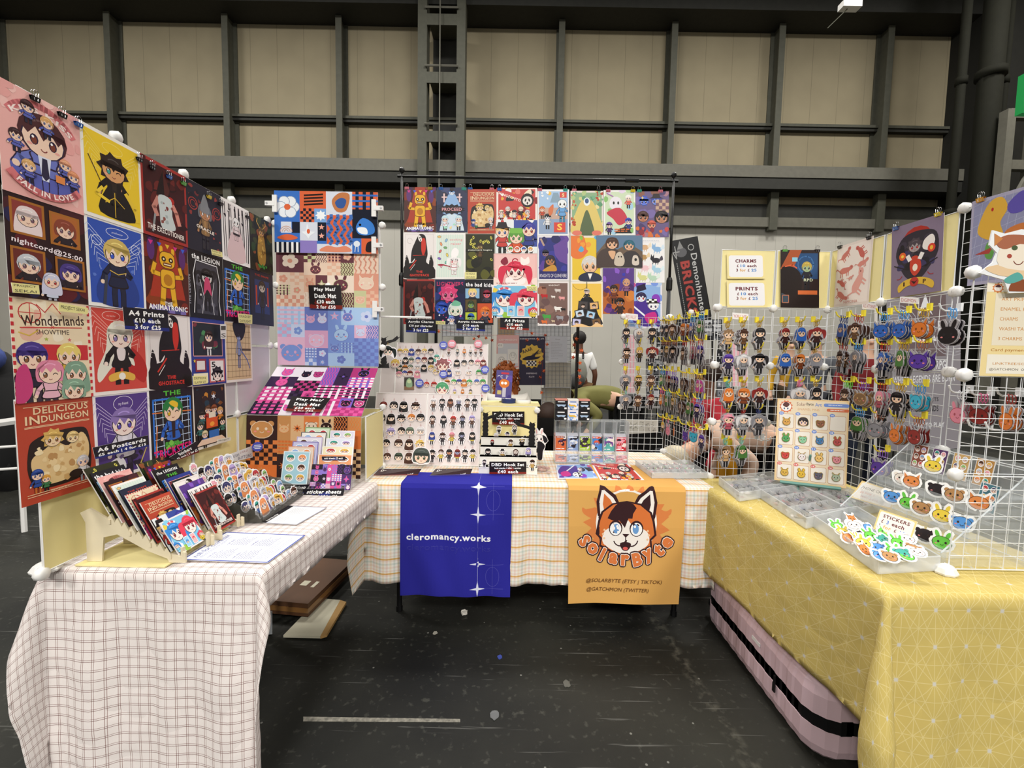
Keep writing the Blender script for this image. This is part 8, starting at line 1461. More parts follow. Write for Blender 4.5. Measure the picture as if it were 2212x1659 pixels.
# floor things
t = thing('backpack', at(1342, 1322, Z=0), 'bright blue bag on the floor behind the orange banner', 'bag'); c = at(1342, 1300, Y=2.5); c.y = 2.5
mb = MB(); mb.ball((c.x, 2.5, .10), .1, 20, 12, sc=(1.7, 1.1, 1.0)); mb.v = [(v[0]+.012*math.sin(v[2]*60+v[1]*20), v[1]+.01*math.sin(v[0]*55), max(.004, v[2]+.010*math.sin(v[0]*48+v[1]*30))) for v in mb.v]; part(mb, 'bag_body', mat('blue_nylon', '#2050c8', .45, noise=.06), t, True)
mb = MB(); mb.tube([(c.x-.14, 2.40, .12), (c.x-.05, 2.375, .04), (c.x+.06, 2.38, .05), (c.x+.14, 2.41, .13)], .009, 6); part(mb, 'strap', mat('navy_strap', '#12204a', .6), t)
BR = mat('brown_card', '#573821', .55, noise=.08); BC = mat('pale_card', '#c9c4ae', .7); KR = mat('kraft_fold', '#b08a52', .75)
t = thing('parcel', (-1.15, 2.4, 0), 'brown taped flat parcel on the floor under the left stall', 'box'); mb = MB(); M = Matrix.Translation((-1.17, 2.42, 0)) @ Matrix.Rotation(-.12, 4, 'Z'); mb.box((-.17, -.24, .03), (.17, .24, .10), M=M); ct = part(mb, 'carton', BR, t)
mb = MB(); mb.box((.02, -.08, .1), (.06, -.03, .101), M=M); mb.box((.09, -.09, .1), (.11, -.03, .101), M=M); part(mb, 'label_stickers', BC, ct); mb = MB(); mb.box((-.172, -.243, .05), (.172, .243, .075), M=M); part(mb, 'tape', mat('shiny_tape', '#8a6238', .2), t)
t = thing('opened_carton', (-1.0, 2.2, 0), 'opened pale cardboard flap under the brown parcel', 'cardboard'); q = TQ([(612, 1372), (700, 1374), (742, 1298), (702, 1292)]); q = [at(x, y, Z=.02) for x, y in ((612, 1372), (692, 1374), (735, 1296), (690, 1292))]; q2 = [at(x, y, Z=.022) for x, y in ((692, 1374), (706, 1370), (748, 1300), (735, 1296))]
mb = MB(); mb.slab(q, .012); fp = part(mb, 'flap', BC, t); mb = MB(); mb.slab(q2, .014); part(mb, 'folded_edge', KR, fp)
t = thing('wooden_frame', (-1.0, 3.2, 0), 'low wooden frame standing on the floor behind the left stall', 'frame'); 
for a_, b_ in (((-1.45, 3.0, .0), (-1.40, 3.05, .62)), ((-1.45, 3.0, .3), (-.6, 3.03, .42)), ((-.75, 3.0, 0), (-.70, 3.05, .62))): mb = MB(); mb.box(a_, b_); part(mb, 'rail' if b_[0]-a_[0] > .2 else 'post', WOOD, t)
mb = MB(); mb.slab([at(565, 1372, Z=.02), at(588, 1370, Z=.02), at(588, 1320, Z=.16), at(565, 1322, Z=.16)], .002); o = mb.build('plastic_sleeve', mat('cloudy_film', '#c8ccd0', .3, alpha=.5)); tag(o, 'cloudy plastic sleeve poking out behind the white cloth', 'sleeve')
def scrap(x, y, r_, c, nm, cat, sd, flat=.002):
    p = at(x, y, Z=0); r = random.Random(sd); n = 12; pts = [(p.x+r_*r.uniform(.7, 1.1)*math.cos(2*PI*i/n), p.y+r_*1.3*r.uniform(.7, 1.1)*math.sin(2*PI*i/n)) for i in range(n)]; mb = MB(); mb.add([(x_, y_, .001) for x_, y_ in pts]+[(x_, y_, .001+flat*r.uniform(.6, 1.4)) for x_, y_ in pts], [tuple(range(n))[::-1], tuple(range(n, 2*n))]+[(i, (i+1) % n, (i+1) % n+n, i+n) for i in range(n)]); o = mb.build(nm.split()[-1] if False else 'floor_scrap', mat('scrap'+c, c, .6)); tag(o, cat, 'scrap')
scrap(1003, 1325, .018, '#d4d0c8', '', 'crumpled white paper scrap on the floor below the blue banner', 1, .012); scrap(940, 1368, .012, '#9a968c', '', 'torn pale scrap on the floor left of the white one', 2); scrap(1080, 1420, .012, '#3a4a9a', '', 'small blue paper square on the floor', 3); scrap(1224, 1478, .018, '#55554f', '', 'grey gum spot on the floor right of centre', 4); scrap(1068, 1546, .019, '#5e6062', '', 'grey gum spot on the floor nearest the camera', 5)
mb = MB(); q = [at(x, y, Z=.001) for x, y in ((655, 1558), (994, 1560), (994, 1553), (655, 1548))]; mb.slab(q, .0008); o = mb.build('tape_strip', mat('worn_tape', '#77746a', .7, noise=.5, nscale=60)); tag(o, 'long worn strip of pale tape stuck to the floor', 'tape')
# ---------------- people behind the stalls ----------------
SK = {'fair': mat('skin_fair', '#e2b498', .55), 'dark': mat('skin_dark', '#6a4432', .55)}
def skinmesh(pts, rad, edges, name, m_, parent, loc, yaw):
    me = bpy.data.meshes.new(name); me.from_pydata([tuple(p) for p in pts], edges, []); o = bpy.data.objects.new(name, me); COL.objects.link(o); me.materials.append(m_)
    sk = o.modifiers.new('flesh', 'SKIN'); sk.use_smooth_shade = True
    for i, r in enumerate(rad): me.skin_vertices[0].data[i].radius = (r, r) if not isinstance(r, tuple) else r; me.skin_vertices[0].data[i].use_root = i == 0
    s_ = o.modifiers.new('smooth', 'SUBSURF'); s_.levels = s_.render_levels = 2
    o.parent = parent; return o
def person3d(x, y, yaw, label, top, bot, hair, skin='fair', bend=0, seat=False, drop=0, arms=None, hairstyle='short', sleeve='long', vest=None, s=1.0):
    t = thing('person', (x, y, 0), label, 'person', rz=yaw); R = Matrix.Rotation(-bend, 4, 'X'); hipz = (.57 if seat else .93-drop)
    def up(p): v = R @ V((p[0], p[1], p[2]-.93)); return V((v.x, v.y, v.z+hipz))
    J = {'pel': V((0, 0, hipz)), 'sp': up((0, .0, 1.13)), 'ch': up((0, 0, 1.30)), 'nk': up((0, .0, 1.45)), 'hb': up((0, .015, 1.53)), 'hd': up((0, .02, 1.62)), 'tp': up((0, .01, 1.70)), 'no': up((0, .115, 1.585))}
    if bend > 1:
        for k, dz in (('sp', .07), ('ch', .07), ('nk', -.03), ('hb', -.08), ('hd', -.13), ('tp', -.18), ('no', -.2)): J[k].z += dz
    for sg, n in ((-1, 'l'), (1, 'r')):
        J['sh'+n] = up((sg*.165, 0, 1.40)); A = (arms or {}).get(n, [(sg*.24, -.02, 1.13), (sg*.25, .08, .90)]); J['el'+n] = up(A[0]); J['wr'+n] = up(A[1]); d = (J['wr'+n]-J['el'+n]).normalized(); J['pa'+n] = J['wr'+n]+d*.06
        side = d.cross(V((0, 1, 0))).normalized() if abs(d.y) < .9 else V((1, 0, 0))
        for k in range(4): J['f%d%s' % (k, n)] = J['pa'+n]+side*(.028-.019*k)+d*.03; J['g%d%s' % (k, n)] = J['pa'+n]+side*(.03-.02*k)+d*(.07-.006*abs(k-1.4))+V((0, 0, -.012))
        J['th'+n] = J['wr'+n]+side*.035+d*.03; J['ti'+n] = J['wr'+n]+side*.05+d*.065
        J['hi'+n] = V((sg*.09, 0, hipz-.03)); J['kn'+n] = V((sg*.11, .40, hipz+.0)) if seat else V((sg*.11, .04+drop*.4, .50-drop*.45)); J['an'+n] = V((sg*.11, .42 if seat else -.02, .09)); J['to'+n] = J['an'+n]+V((sg*.01, .15, -.05))
    rad = {'pel': .12, 'sp': .105, 'ch': (.125, .1), 'nk': .052, 'hb': .06, 'hd': (.078, .092), 'tp': .06, 'no': .012, 'sh': .055, 'el': .038, 'wr': .026, 'pa': (.034, .018), 'th': .011, 'ti': .009, 'hi': .085, 'kn': .058, 'an': .04, 'to': .035}
    def rr(k): return rad.get(k) or rad.get(k[:2]) or .009
    def mk(keys, ed, name, m_, g=0, f=1.0):
        ks = list(keys); idx = {k: i for i, k in enumerate(ks)}; q = [rr(k) for k in ks]; q = [tuple(v*f+g for v in r_) if isinstance(r_, tuple) else r_*f+g for r_ in q]
        return skinmesh([J[k] for k in ks], q, [(idx[a], idx[b]) for a, b in ed], name, m_, t, None, 0)
    ed = [('pel', 'sp'), ('sp', 'ch'), ('ch', 'nk'), ('nk', 'hb'), ('hb', 'hd'), ('hd', 'tp'), ('hd', 'no')]
    for n in 'lr': ed += [('ch', 'sh'+n), ('sh'+n, 'el'+n), ('el'+n, 'wr'+n), ('wr'+n, 'pa'+n), ('wr'+n, 'th'+n), ('th'+n, 'ti'+n), ('pel', 'hi'+n), ('hi'+n, 'kn'+n), ('kn'+n, 'an'+n)]+[('pa'+n, 'f%d%s' % (k, n)) for k in range(4)]+[('f%d%s' % (k, n), 'g%d%s' % (k, n)) for k in range(4)]
    keys = []
    for a, b in ed:
        for k in (a, b):
            if k not in keys: keys.append(k)
    mk(keys, ed, 'body', SK[skin]); e2 = [('pel', 'sp'), ('sp', 'ch')]; k2 = ['pel', 'sp', 'ch']
    J['nb'] = J['ch'].lerp(J['nk'], .6); rad['nb'] = .06; k2.append('nb'); e2.append(('ch', 'nb'))
    for n in 'lr':
        if sleeve == 'short': J['se'+n] = J['sh'+n].lerp(J['el'+n], .8); rad['se'] = .045; k2 += ['sh'+n, 'se'+n]; e2 += [('ch', 'sh'+n), ('sh'+n, 'se'+n)]
        else: k2 += ['sh'+n, 'el'+n, 'wr'+n]; e2 += [('ch', 'sh'+n), ('sh'+n, 'el'+n), ('el'+n, 'wr'+n)]
    mk(k2, e2, 'shirt', mat('cloth_'+top, top, .85, noise=.05), .016)
    if vest: mk(['pel', 'sp', 'ch', 'nb'], [('pel', 'sp'), ('sp', 'ch'), ('ch', 'nb')], 'vest', mat('cloth_'+vest, vest, .85, noise=.05), .03, 1.12)
    mk(['pel', 'hil', 'knl', 'anl', 'hir', 'knr', 'anr'], [('pel', 'hil'), ('hil', 'knl'), ('knl', 'anl'), ('pel', 'hir'), ('hir', 'knr'), ('knr', 'anr')], 'trousers', mat('cloth_'+bot, bot, .85), .018)
    for n in 'lr': a_, b_ = J['an'+n], J['to'+n]; mb = MB(); mb.tube([a_+V((0, -.05, -.045)), a_+V((0, .02, -.03)), b_+V((0, 0, .005)), b_+V((0, .03, 0))], [.035, .045, .04, .02], 8); o = mb.build('shoe', BLACK, parent=t, smooth=True)
    mb = MB(); c = J['hd']; r = random.Random(int(x*100)); upv = (J['tp']-J['hb']).normalized(); fw = (J['no']-J['hd']).normalized()
    if hairstyle == 'curly':
        for k in range(150):
            th, ph = r.uniform(0, 2*PI), r.uniform(0, PI); p = V((math.cos(th)*math.sin(ph)*.12, math.sin(th)*math.sin(ph)*.10-.03, math.cos(ph)*.12)); p.z = p.z if p.z > 0 else p.z*2.4; p.x *= 1+.25*max(0, -p.z/.3); pts = [c+p+V((.010*math.cos(q*1.3+k), .010*math.sin(q*1.3+k), .02-.012*q)) for q in range(6)]; mb.tube(pts, .0075, 4)
        mb.ball(c+V((0, -.03, .0)), .105, 12, 8, sc=(1, 1, 1.1)); mb.ball(c+V((0, -.05, -.14)), .11, 12, 8, sc=(1.05, .7, 1.4))
    elif hairstyle == 'cap': mb.ball(c+upv*.03-fw*.005, .098, 14, 8, sc=(1, 1.08, .9)); mb.tube([c+upv*.04+fw*.07, c+upv*.035+fw*.15], [.05, .03], 8)
    elif hairstyle == 'long': mb.ball(c+upv*.02-fw*.02, .102, 14, 8); mb.tube([c-fw*.05, c-fw*.06-upv*.12, c-fw*.07-upv*.26], [.09, .09, .05], 10)
    else: mb.ball(c+upv*.025-fw*.02, .1, 14, 8, sc=(.96, 1, 1))
    mb.build('cap' if hairstyle == 'cap' else 'hair', mat('hair_'+hair, hair, .7, noise=.15, nscale=60), parent=t, smooth=True); return t
def xw(px_, y_, Y): return at(px_, y_, Y=Y).x
person3d(xw(1098, 850, 3.75), 3.75, .1, 'seated person with long curly ginger hair and green vest, seen from behind', '#e4e0d8', '#2a2a2c', '#b0602a', seat=True, bend=.38, hairstyle='curly', vest='#5e6444', arms={'l': [(-.24, .05, 1.15), (-.2, .26, 1.12)], 'r': [(.24, .05, 1.15), (.2, .26, 1.12)]})
person3d(xw(1352, 900, 4.0), 4.0, PI/2, 'person in an olive green top bending low behind the card packs', '#7c7a44', '#17181a', '#3a2820', bend=1.5, drop=-.03, arms={'l': [(-.2, .1, 1.2), (-.2, .25, 1.3)], 'r': [(.2, .1, 1.2), (.2, .25, 1.3)]})
person3d(xw(1250, 800, 6.2), 6.2, .15, 'person in a white short sleeved shirt walking away with a grey backpack', '#ecebe8', '#7a5a38', '#1a1512', 'dark', sleeve='short')
c = V((xw(1245, 800, 6.0), 6.02, 1.12)); bp = thing('backpack', (c.x, c.y-.02, .9), 'grey and black backpack on the back of the person in white', 'bag'); mb = MB(); mb.ball((c.x, c.y, 1.16), .16, 14, 10, sc=(.95, .62, 1.45)); bb = part(mb, 'bag_body', mat('grey_pack', '#8a8a80', .7, noise=.1), bp, True); mb = MB(); mb.ball((c.x, c.y-.08, 1.06), .11, 12, 8, sc=(1, .45, 1)); part(mb, 'front_pocket', mat('dark_pocket', '#4a4a48', .7), bb, True)
mb = MB(); mb.tube([(c.x-.1, c.y+.05, 1.36), (c.x-.11, c.y+.12, 1.44), (c.x-.12, c.y+.2, 1.42)], .014, 6); mb.tube([(c.x+.1, c.y+.05, 1.36), (c.x+.11, c.y+.12, 1.44), (c.x+.12, c.y+.2, 1.42)], .014, 6); part(mb, 'strap', BLACK, bp)
person3d(xw(1535, 860, 3.5), 3.55, PI/2, 'seated person in a red top behind the side wing', '#b82a3a', '#1c1c20', '#2a1a16', 'dark', seat=True)
person3d(xw(1690, 980, 2.95), 3.0, PI/2, 'person in a pale pinkish jacket bent low behind the main screen', '#cdaf9c', '#1c1d22', '#d8cdb4', bend=1.5, drop=.12, hairstyle='cap', arms={'l': [(-.2, .1, 1.2), (-.2, .28, 1.25)], 'r': [(.2, .1, 1.2), (.2, .28, 1.25)]})
person3d(xw(1705, 800, 6.6), 6.6, 2.8, 'person in a mustard yellow jacket beyond the middle main panel', '#c99a22', '#4a3a26', '#3a2a20'); person3d(xw(1762, 790, 5.6), 5.6, 2.4, 'person in a grey jacket and pale cap beyond the screens', '#5e6168', '#2a2c34', '#d8d2c4', hairstyle='cap')
person3d(xw(1868, 800, 4.6), 4.6, 2.9, 'person in a dark red top and navy jeans beyond the right panels', '#7c1c20', '#1c2436', '#2a1c14', hairstyle='long')
# ---------------- neighbouring stalls ----------------
BT = mat('black_drape', '#0e0e10', .85)
for x0, x1, y0, lab in ((.55, 2.7, 4.4, 'black draped table behind the wire screens'), (-.75, .42, 4.25, 'black draped table beyond the curly haired person'), (2.6, 5.6, 7.4, 'long black draped table at the far right')):
    t = thing('draped_table', ((x0+x1)/2, y0+.35, 0), lab, 'table'); mb = MB(); mb.box((x0, y0, .70), (x1, y0+.7, .73)); part(mb, 'tabletop', BT, t)
    mb = MB(); n = 60
    for k in range(n+1): x = x0+(x1-x0)*k/n; mb.v += [(x, y0-.01+.012*math.sin(k*1.3), .71), (x, y0-.01+.03*math.sin(k*1.3), .02)]
    mb.f = [(2*k, 2*k+2, 2*k+3, 2*k+1) for k in range(n)]; mb.mi = [0]*n; mb.c = [None]*n; part(mb, 'drape', BT, t)
def flatsign(a, pts, Y, name, label, cat, t=.004, down=None):
    q = quad(pts, Y=Y); o = sheet(a, q, name, label, cat, t=t)
    if down is not None:
        mb = MB()
        for p in (q[0].lerp(q[1], .1), q[0].lerp(q[1], .9)): mb.tube([(p.x, Y+.008, p.z+.05), (p.x, Y+.008, down+.01)], .006, 5)
        mb.box((q[0].x, Y-.06, down), (q[1].x, Y+.1, down+.015)); part(mb, 'stand', BLACK, o)
    return o
a = Art(1, .35, '#e6e4da'); r = random.Random(1)
for k in range(40): x, y = r.uniform(.05, .95), r.uniform(.05, .3); a.line([(x, y), (x+r.uniform(-.05, .05), y+r.uniform(-.04, .04)), (x+r.uniform(-.06, .06), y+r.uniform(-.04, .04))], .006, '#55524c')
flatsign(a, [(1350, 938), (1422, 934), (1422, 908), (1352, 907)], 3.6, 'drawing_sheet', 'cream sheet of ink drawings seen through the rear screen', 'drawing', down=0)
GP = mat('grid_paper', '#c9ccd2', .6)
def grid(x0, y0, x1, y1, Y, nx, ny, label, bg='#cfd1d6', ln='#8f9298', paper=True):
    q = quad([(x0, y1), (x1, y1), (x1, y0), (x0, y0)], Y=Y); t = thing('mesh_panel', q[0], label, 'display panel')
    if paper: mb = MB(); mb.slab([p+V((0, .01, 0)) for p in q], .003); part(mb, 'backing_sheet', mat('sheet_'+bg, bg, .7), t)
    mb = MB(); mb.tube(q, .005, 5, closed=True); part(mb, 'frame', mat('mesh_grey', '#b4b5b8', .5), t); mb = MB()
    for k in range(1, nx): u = k/nx; mb.tube([q[0].lerp(q[1], u), q[3].lerp(q[2], u)], .0018, 4)
    for k in range(1, ny): u = k/ny; mb.tube([q[0].lerp(q[3], u), q[1].lerp(q[2], u)], .0018, 4)
    part(mb, 'wires', mat('mesh_wire', ln, .5), t); mb = MB()
    for p in (q[0], q[1]): mb.tube([(p.x, Y+.012, p.z+.1), (p.x, Y+.012, 0)], .006, 5)
    part(mb, 'post', mat('mesh_grey'), t)
grid(955, 680, 1062, 726, 4.1, 12, 6, 'pale grid panel left of the commission sheet'); grid(1075, 680, 1112, 728, 4.12, 5, 6, 'brown backed grid panel above the commission sheet', '#b79e80'); grid(1113, 672, 1233, 780, 4.14, 14, 12, 'large pale grid panel behind the writing sheet'); grid(1176, 783, 1233, 837, 4.0, 7, 6, 'grey framed grid panel with two round magnets', '#c2beb4'); grid(1170, 838, 1232, 925, 4.0, 6, 9, 'lowest grid panel left of the olive dressed person', '#a8a496')
a = Art(1, 1.45, '#eab7b8'); a.rect(.06, .08, .9, 1.0, '#dcdfe8'); a.text('COMMISSION', .1, 1.2, .8, .09, '#f8e6e6', .02); a.rrect(.04, .88, .26, .22, .08, '#f6f4f4'); a.text('£15', .08, .96, .15, .08, '#666', 0); a.rect(0, .0, .46, .62, '#f4f3f2'); a.rect(.5, .2, .46, .62, '#f4f3f2')
for x, y in ((.23, .3), (.73, .5)): a.arc(x, y, .15, 0, 360, .008, '#444', 14, .19); a.arc(x, y+.05, .1, 0, 360, .006, '#444', 10); a.arc(x-.05, y+.06, .015, 0, 360, .01, '#222', 5); a.arc(x+.05, y+.06, .015, 0, 360, .01, '#222', 5)
flatsign(a, [(1072, 794), (1121, 794), (1121, 724), (1073, 724)], 3.98, 'commission_sheet', 'pink and white commission sheet hung on the neighbouring grid', 'sign')
a = Art(1, 1.85, '#37354e'); a.poly([(.48+(.47 if i % 2 else .40)*math.cos(PI*i/14), 1.1+(.47 if i % 2 else .40)*math.sin(PI*i/14)) for i in range(28)], '#e3bd52'); a.ell(.48, 1.1, .41, .41, '#e3bd52', 24); a.text('AAAR', .14, 1.2, .4, .13, '#26223a', .03, rot=.35); a.text('GAMES', .52, 1.1, .36, .1, '#26223a', .02, rot=.35)
a.blob([(.12, 1.0), (.3, 1.1), (.5, 1.15), (.78, 1.38), (.6, 1.1), (.8, 1.1), (.84, 1.12), (.7, 1.0), (.4, .96), (.2, .96)], '#26223a'); a.checker(.28, .74, .38, .2, 6, 3, '#f0ece4', '#26223a'); a.text('INSPIRING', .28, .42, .4, .06, '#d8d4e0', .02); a.text('PLAY!', .38, .29, .2, .06, '#d8d4e0', .02); a.text('aaargames.co.uk', .02, 1.73, .94, .07, '#e8e6ee', .02)
flatsign(a, [(1121, 832), (1178, 832), (1178, 727), (1122, 727)], 3.97, 'roll_poster', 'navy AAAR GAMES poster with a yellow sun emblem', 'poster')
a = Art(1, 1.4, '#c6c9d4'); a.lines_of_text(.1, 1.05, .7, 11, .085, '#8a8c98', .014, 4); a.text('Prices', .35, 1.2, .25, .07, '#777a88', 0); flatsign(a, [(1186, 782), (1225, 783), (1225, 727), (1187, 726)], 3.96, 'price_list', 'pale lilac written list hung on the neighbouring grid', 'sign')
a = Art(.5, 1.9, '#e8dfc8'); a.text('R', .12, 1.45, .2, .22, '#2a2420', .03); a.rect(.0, .0, .5, .9, '#3a2c26'); flatsign(a, [(1233, 860), (1259, 860), (1259, 722), (1234, 721)], 6.9, 'roll_up_banner', 'cream roll-up banner with a letter R behind the black pole', 'banner', down=0)
a = Art(1, 2.7, '#8f8a90'); a.rect(.18, 1.6, .62, 1.05, '#6f5f62'); a.poly([(.42, 2.3), (.52, 2.66), (.62, 2.3), (.52, 2.44)], '#e6e6ea'); a.text('HEAD', .12, 1.86, .76, .34, '#e2e2e6', .02); a.text('A WALKING RPG', .2, 1.38, .6, .15, '#e2e2e6', .02); a.text('WHERE LEGENDS ARE BORN', .08, 1.16, .84, .13, '#e2e2e6', .01); a.text('EPIC LEGENDS', .3, .66, .4, .1, '#2a2a2e', .01); a.text('MANY QUESTS', .3, .82, .4, .08, '#2a2a2e', .01); a.text('HOW TO PLAY', .34, .38, .44, .09, '#e2e2e6', .01)
for k in range(5): a.arc(.1, 2.2, .1+.05*k, -60, 200, .012, '#b0aeb6', 10); a.arc(.92, 1.9, .1+.05*k, 0, 300, .012, '#b0aeb6', 10)
flatsign(a, [(1916, 975), (2075, 968), (2075, 625), (1916, 635)], 3.4, 'roll_up_banner', 'grey roll-up banner reading HEAD seen through the right panels', 'banner', down=0)
flatsign(Art(1, 10, '#111113'), [(1894, 1010), (1915, 1010), (1915, 640), (1896, 640)], 3.42, 'black_upright', 'narrow black upright beside the grey roll-up banner', 'pole', t=.03, down=0)
a = Art(.6, 1.75, '#1c1c1f'); a.text('BRICKS', .13, 1.3, 1.15, .22, '#5a1a1c', .07, rot=-PI/2); a.text('BRICKS', .14, 1.29, 1.13, .20, '#c04a44', .03, rot=-PI/2)
a.text('Demonhunter', .39, 1.42, 1.3, .13, '#dadada', .01, rot=-PI/2)
for k in range(26): a.rect(.06, .12+.045*k, .016, .03, '#a8a8a8')
a.ell(.2, 1.48, .12, .1, '#6a6a6e'); a.poly([(.12, 1.55), (.2, 1.72), (.26, 1.56)], '#9a9a9a'); a.arc(.42, 1.55, .06, 0, 360, .015, '#cfcfcf', 10); a.line([(.08, 1.62), (.08, 1.36), (.02, 1.5), (.16, 1.5)], .02, '#b8b8b8')
flatsign(a, [(1478, 700), (1536, 690), (1507, 510), (1447, 521)], 6.0, 'flag_banner', 'tilted black Demonhunter BRICKS banner beyond the rack', 'banner')
mb = MB(); p0, p1 = at(1505, 512, Y=6.05), at(1538, 700, Y=6.05); mb.tube([(p0.x, 6.05, p0.z), (p1.x, 6.05, p1.z), (p1.x+.12, 6.05, 0)], .012, 6); o = mb.build('banner_pole', BLACK); tag(o, 'thin black pole carrying the tilted black banner', 'pole')
def striped(x0, y0, x1, y1, Y, label, c1, c2, n, nm='display_card'):
    a = Art(1, 2, c2)
    for k in range(n): a.rect((k+.15)/n, .03, .6/n, 1.94, c1)
    for k in (.66, 1.33): a.rect(0, k-.03, 1, .06, '#f0d8dc')
    flatsign(a, [(x0, y1), (x1, y1), (x1, y0), (x0, y0)], Y, nm, label, 'display', down=.73)
striped(1346, 722, 1372, 850, 4.62, 'pink striped display strip seen through the rear screen', '#f4b8c4', '#e8e0e0', 4); striped(1582, 740, 1616, 835, 4.62, 'pink striped display strip seen through the left main panel', '#f4b8c4', '#e8e0e0', 4)
def comics(x0, y0, x1, y1, Y, sd, label):
    a = Art(1, 1.6, '#2a2a2e'); r = random.Random(sd)
    for i in range(3):
        for j in range(5): a.rect(.05+.32*i, .05+.31*j, .27, .26, r.choice(['#1a1a1e', '#8a8c92', '#55585e', '#c4c6cc'])); a.splat(2, ['#d8d8dc', '#101014'], .03, .07, r.randint(0, 99), (.07+.32*i, .07+.31*j, .28+.32*i, .28+.31*j))
    flatsign(a, [(x0, y1), (x1, y1), (x1, y0), (x0, y0)], Y, 'comic_rack', label, 'rack', down=.73)
comics(1418, 690, 1480, 760, 4.75, 1, 'black and white comic covers behind the side wing'); comics(1500, 690, 1560, 735, 4.7, 2, 'black and white comic covers left of the main screen'); comics(1548, 755, 1582, 860, 4.6, 3, 'narrow black and white comic display behind the left main panel'); comics(1395, 775, 1440, 860, 4.65, 4, 'black and white comic covers under the rear screen top')
# leaf garland
g = thing('leaf_garland', at(1060, 705, Y=3.9), 'garland of orange maple leaves round the neighbouring grid', 'garland'); LF = [mat('leaf_orange', '#d8622a', .6), mat('leaf_rust', '#a8401c', .6)]; LP = [(948, 716), (936, 712), (1024, 732), (1034, 727), (1050, 730), (1063, 735), (1149, 720), (1138, 735), (1162, 733), (1178, 724), (1182, 744), (1166, 783), (1175, 801), (1167, 815), (1170, 848), (1240, 745), (1256, 757), (1238, 772), (1253, 784), (1252, 800), (1252, 814), (1253, 827), (1245, 732)]
for k, (x, y) in enumerate(LP):
    p = at(x, y, Y=3.9 if x < 1200 else 3.3); mb = MB(); r = random.Random(k); a0 = r.uniform(0, 6); s_ = .019; pts = [(p.x+s_*(1 if i % 2 else .45)*math.cos(a0+i*PI/5), p.y+.006*math.sin(i*1.9), p.z+s_*(1 if i % 2 else .45)*math.sin(a0+i*PI/5)) for i in range(10)]
    mb.add(pts+[(a_, b_+.0015, c_) for a_, b_, c_ in pts], [tuple(range(10)), tuple(range(19, 9, -1))]); part(mb, 'leaf', LF[k % 2], g)
mb = MB(); mb.tube([at(x, y, Y=3.9) for x, y in ((925, 708), (1024, 724), (1072, 724), (1150, 718), (1180, 724), (1172, 780), (1168, 850))], .0012, 3); part(mb, 'string', LF[1], g)
# small things behind the middle table
for x, y, Y, c, nm, sz in ((1158, 852, 3.85, '#1c1c1e', 'black folding chair right of the curly haired person', 0), (1262, 850, 5.6, '#18181a', 'black folding chair beside the person in white', 0)):
    X = xw(x, y, Y); t = thing('folding_chair', (X, Y, 0), nm, 'chair'); mb = MB(); mb.box((X-.19, Y, .68), (X+.19, Y+.015, .84)); part(mb, 'backrest', BLACK, t); mb = MB(); mb.box((X-.2, Y-.38, .43), (X+.2, Y, .46)); part(mb, 'seat', BLACK, t)
    for sx in (-.2, .2): mb = MB(); mb.tube([(X+sx, Y+.02, .84), (X+sx, Y-.02, .45), (X+sx, Y-.4, 0)], .011, 6); part(mb, 'leg', BLACK, t); mb = MB(); mb.tube([(X+sx, Y-.36, .45), (X+sx, Y+.1, 0)], .011, 6); part(mb, 'leg', BLACK, t)
p = at(1150, 826, Y=4.45); t = thing('laptop', (p.x, 4.45, .73), 'dark laptop on the far black table', 'laptop'); mb = MB(); mb.box((p.x-.16, 4.4, .732), (p.x+.16, 4.62, .75)); part(mb, 'keyboard_base', mat('laptop_grey', '#4a4a4e', .4), t); mb = MB(); mb.slab([(p.x-.16, 4.4, .75), (p.x+.16, 4.4, .75), (p.x+.16, 4.34, .95), (p.x-.16, 4.34, .95)], .006); part(mb, 'screen', mat('laptop_lid', '#3a3a40', .35), t)
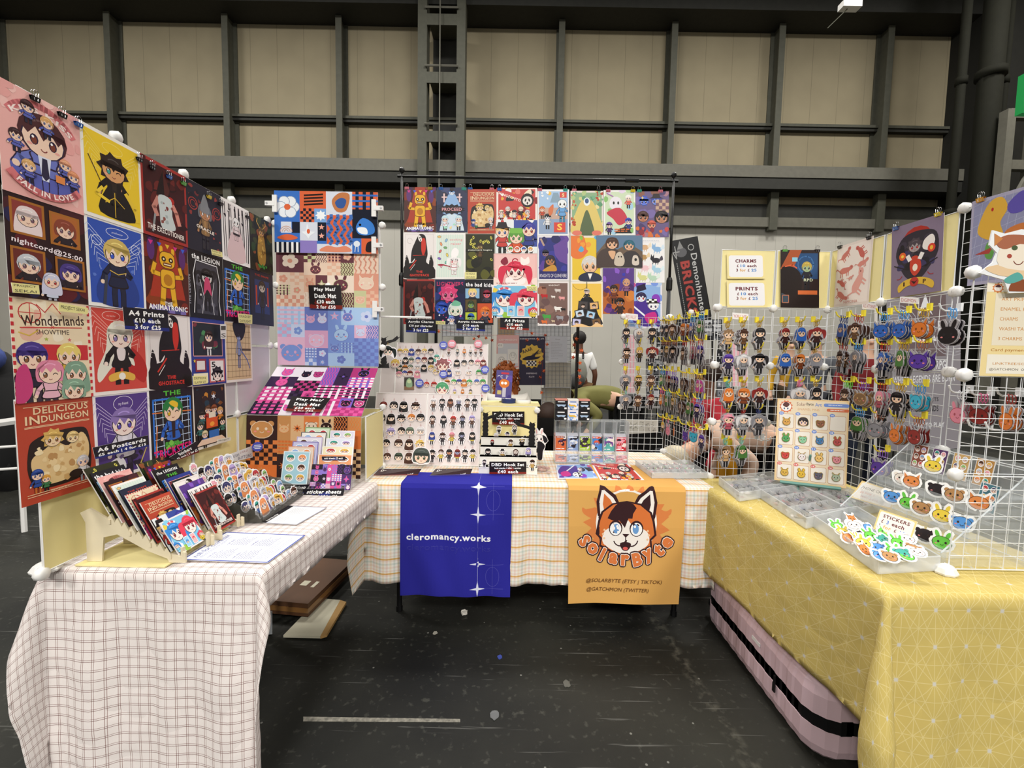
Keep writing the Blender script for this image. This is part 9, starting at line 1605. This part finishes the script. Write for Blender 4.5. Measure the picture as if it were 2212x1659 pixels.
p = at(1145, 880, Y=3.15); mb = MB(); mb.tube([(p.x-.05, 3.15, .80), (p.x-.04, 3.15, .86), (p.x, 3.15, .87), (p.x+.02, 3.15, .83), (p.x+.09, 3.15, .82)], [.02, .028, .02, .022, .012], 8); mb.box((p.x-.07, 3.12, .60), (p.x+.1, 3.2, .80)); o = mb.build('tape_dispenser', mat('red_plastic', '#b8342a', .4)); tag(o, 'red tape dispenser right of the curly haired person', 'dispenser')
x = xw(1570, 1015, 2.6); t = thing('drinks_bottle', (x, 2.6, .0), 'amber bottle standing behind the left main panel', 'bottle'); mb = MB(); mb.lathe((x, 2.6, .0), [(.05, 0), (.055, .02), (.058, .78), (.05, .84), (.02, .88), (.02, .92)], 16); part(mb, 'bottle_body', mat('amber', '#b8801a', .15), t, True)
mb = MB(); mb.lathe((x, 2.6, .88), [(.022, 0), (.022, .03)], 12); part(mb, 'cap', YH, t)
# far left: seats and rails beside the left screen
t = thing('stacked_seat', at(5, 1000, Y=4.2), 'black seat with a blue jacket at the far left edge', 'seat'); p = at(12, 820, Y=4.2); mb = MB(); mb.ball((p.x-.1, 4.2, .70), .35, 14, 10, sc=(1, .6, 1.9)); mb.box((p.x-.4, 4.1, .0), (p.x+.1, 4.5, .55)); part(mb, 'seat_back', BT, t, True); mb = MB(); mb.ball((p.x-.0, 4.02, 1.28), .14, 12, 8, sc=(1.4, .8, 1)); part(mb, 'jacket', mat('blue_jacket', '#3a4a8a', .8, noise=.2, nscale=20), t, True)
t = thing('white_rail', at(20, 1000, Y=3.2), 'white metal rail with a flat top at the far left edge', 'rail'); 
for y0, y1, th in ((918, 905, .03), (966, 962, .01), (1014, 1010, .01)): a0, a1 = at(-60, y0+4, Y=3.2), at(60, y1, Y=3.2); mb = MB(); mb.tube([a0, a1], th, 6); part(mb, 'bar', WHITE, t)
a0 = at(44, 1000, Y=3.2); mb = MB(); mb.tube([(a0.x, 3.2, 0), (a0.x, 3.2, 1.0)], .018, 6); part(mb, 'post', WHITE, t)
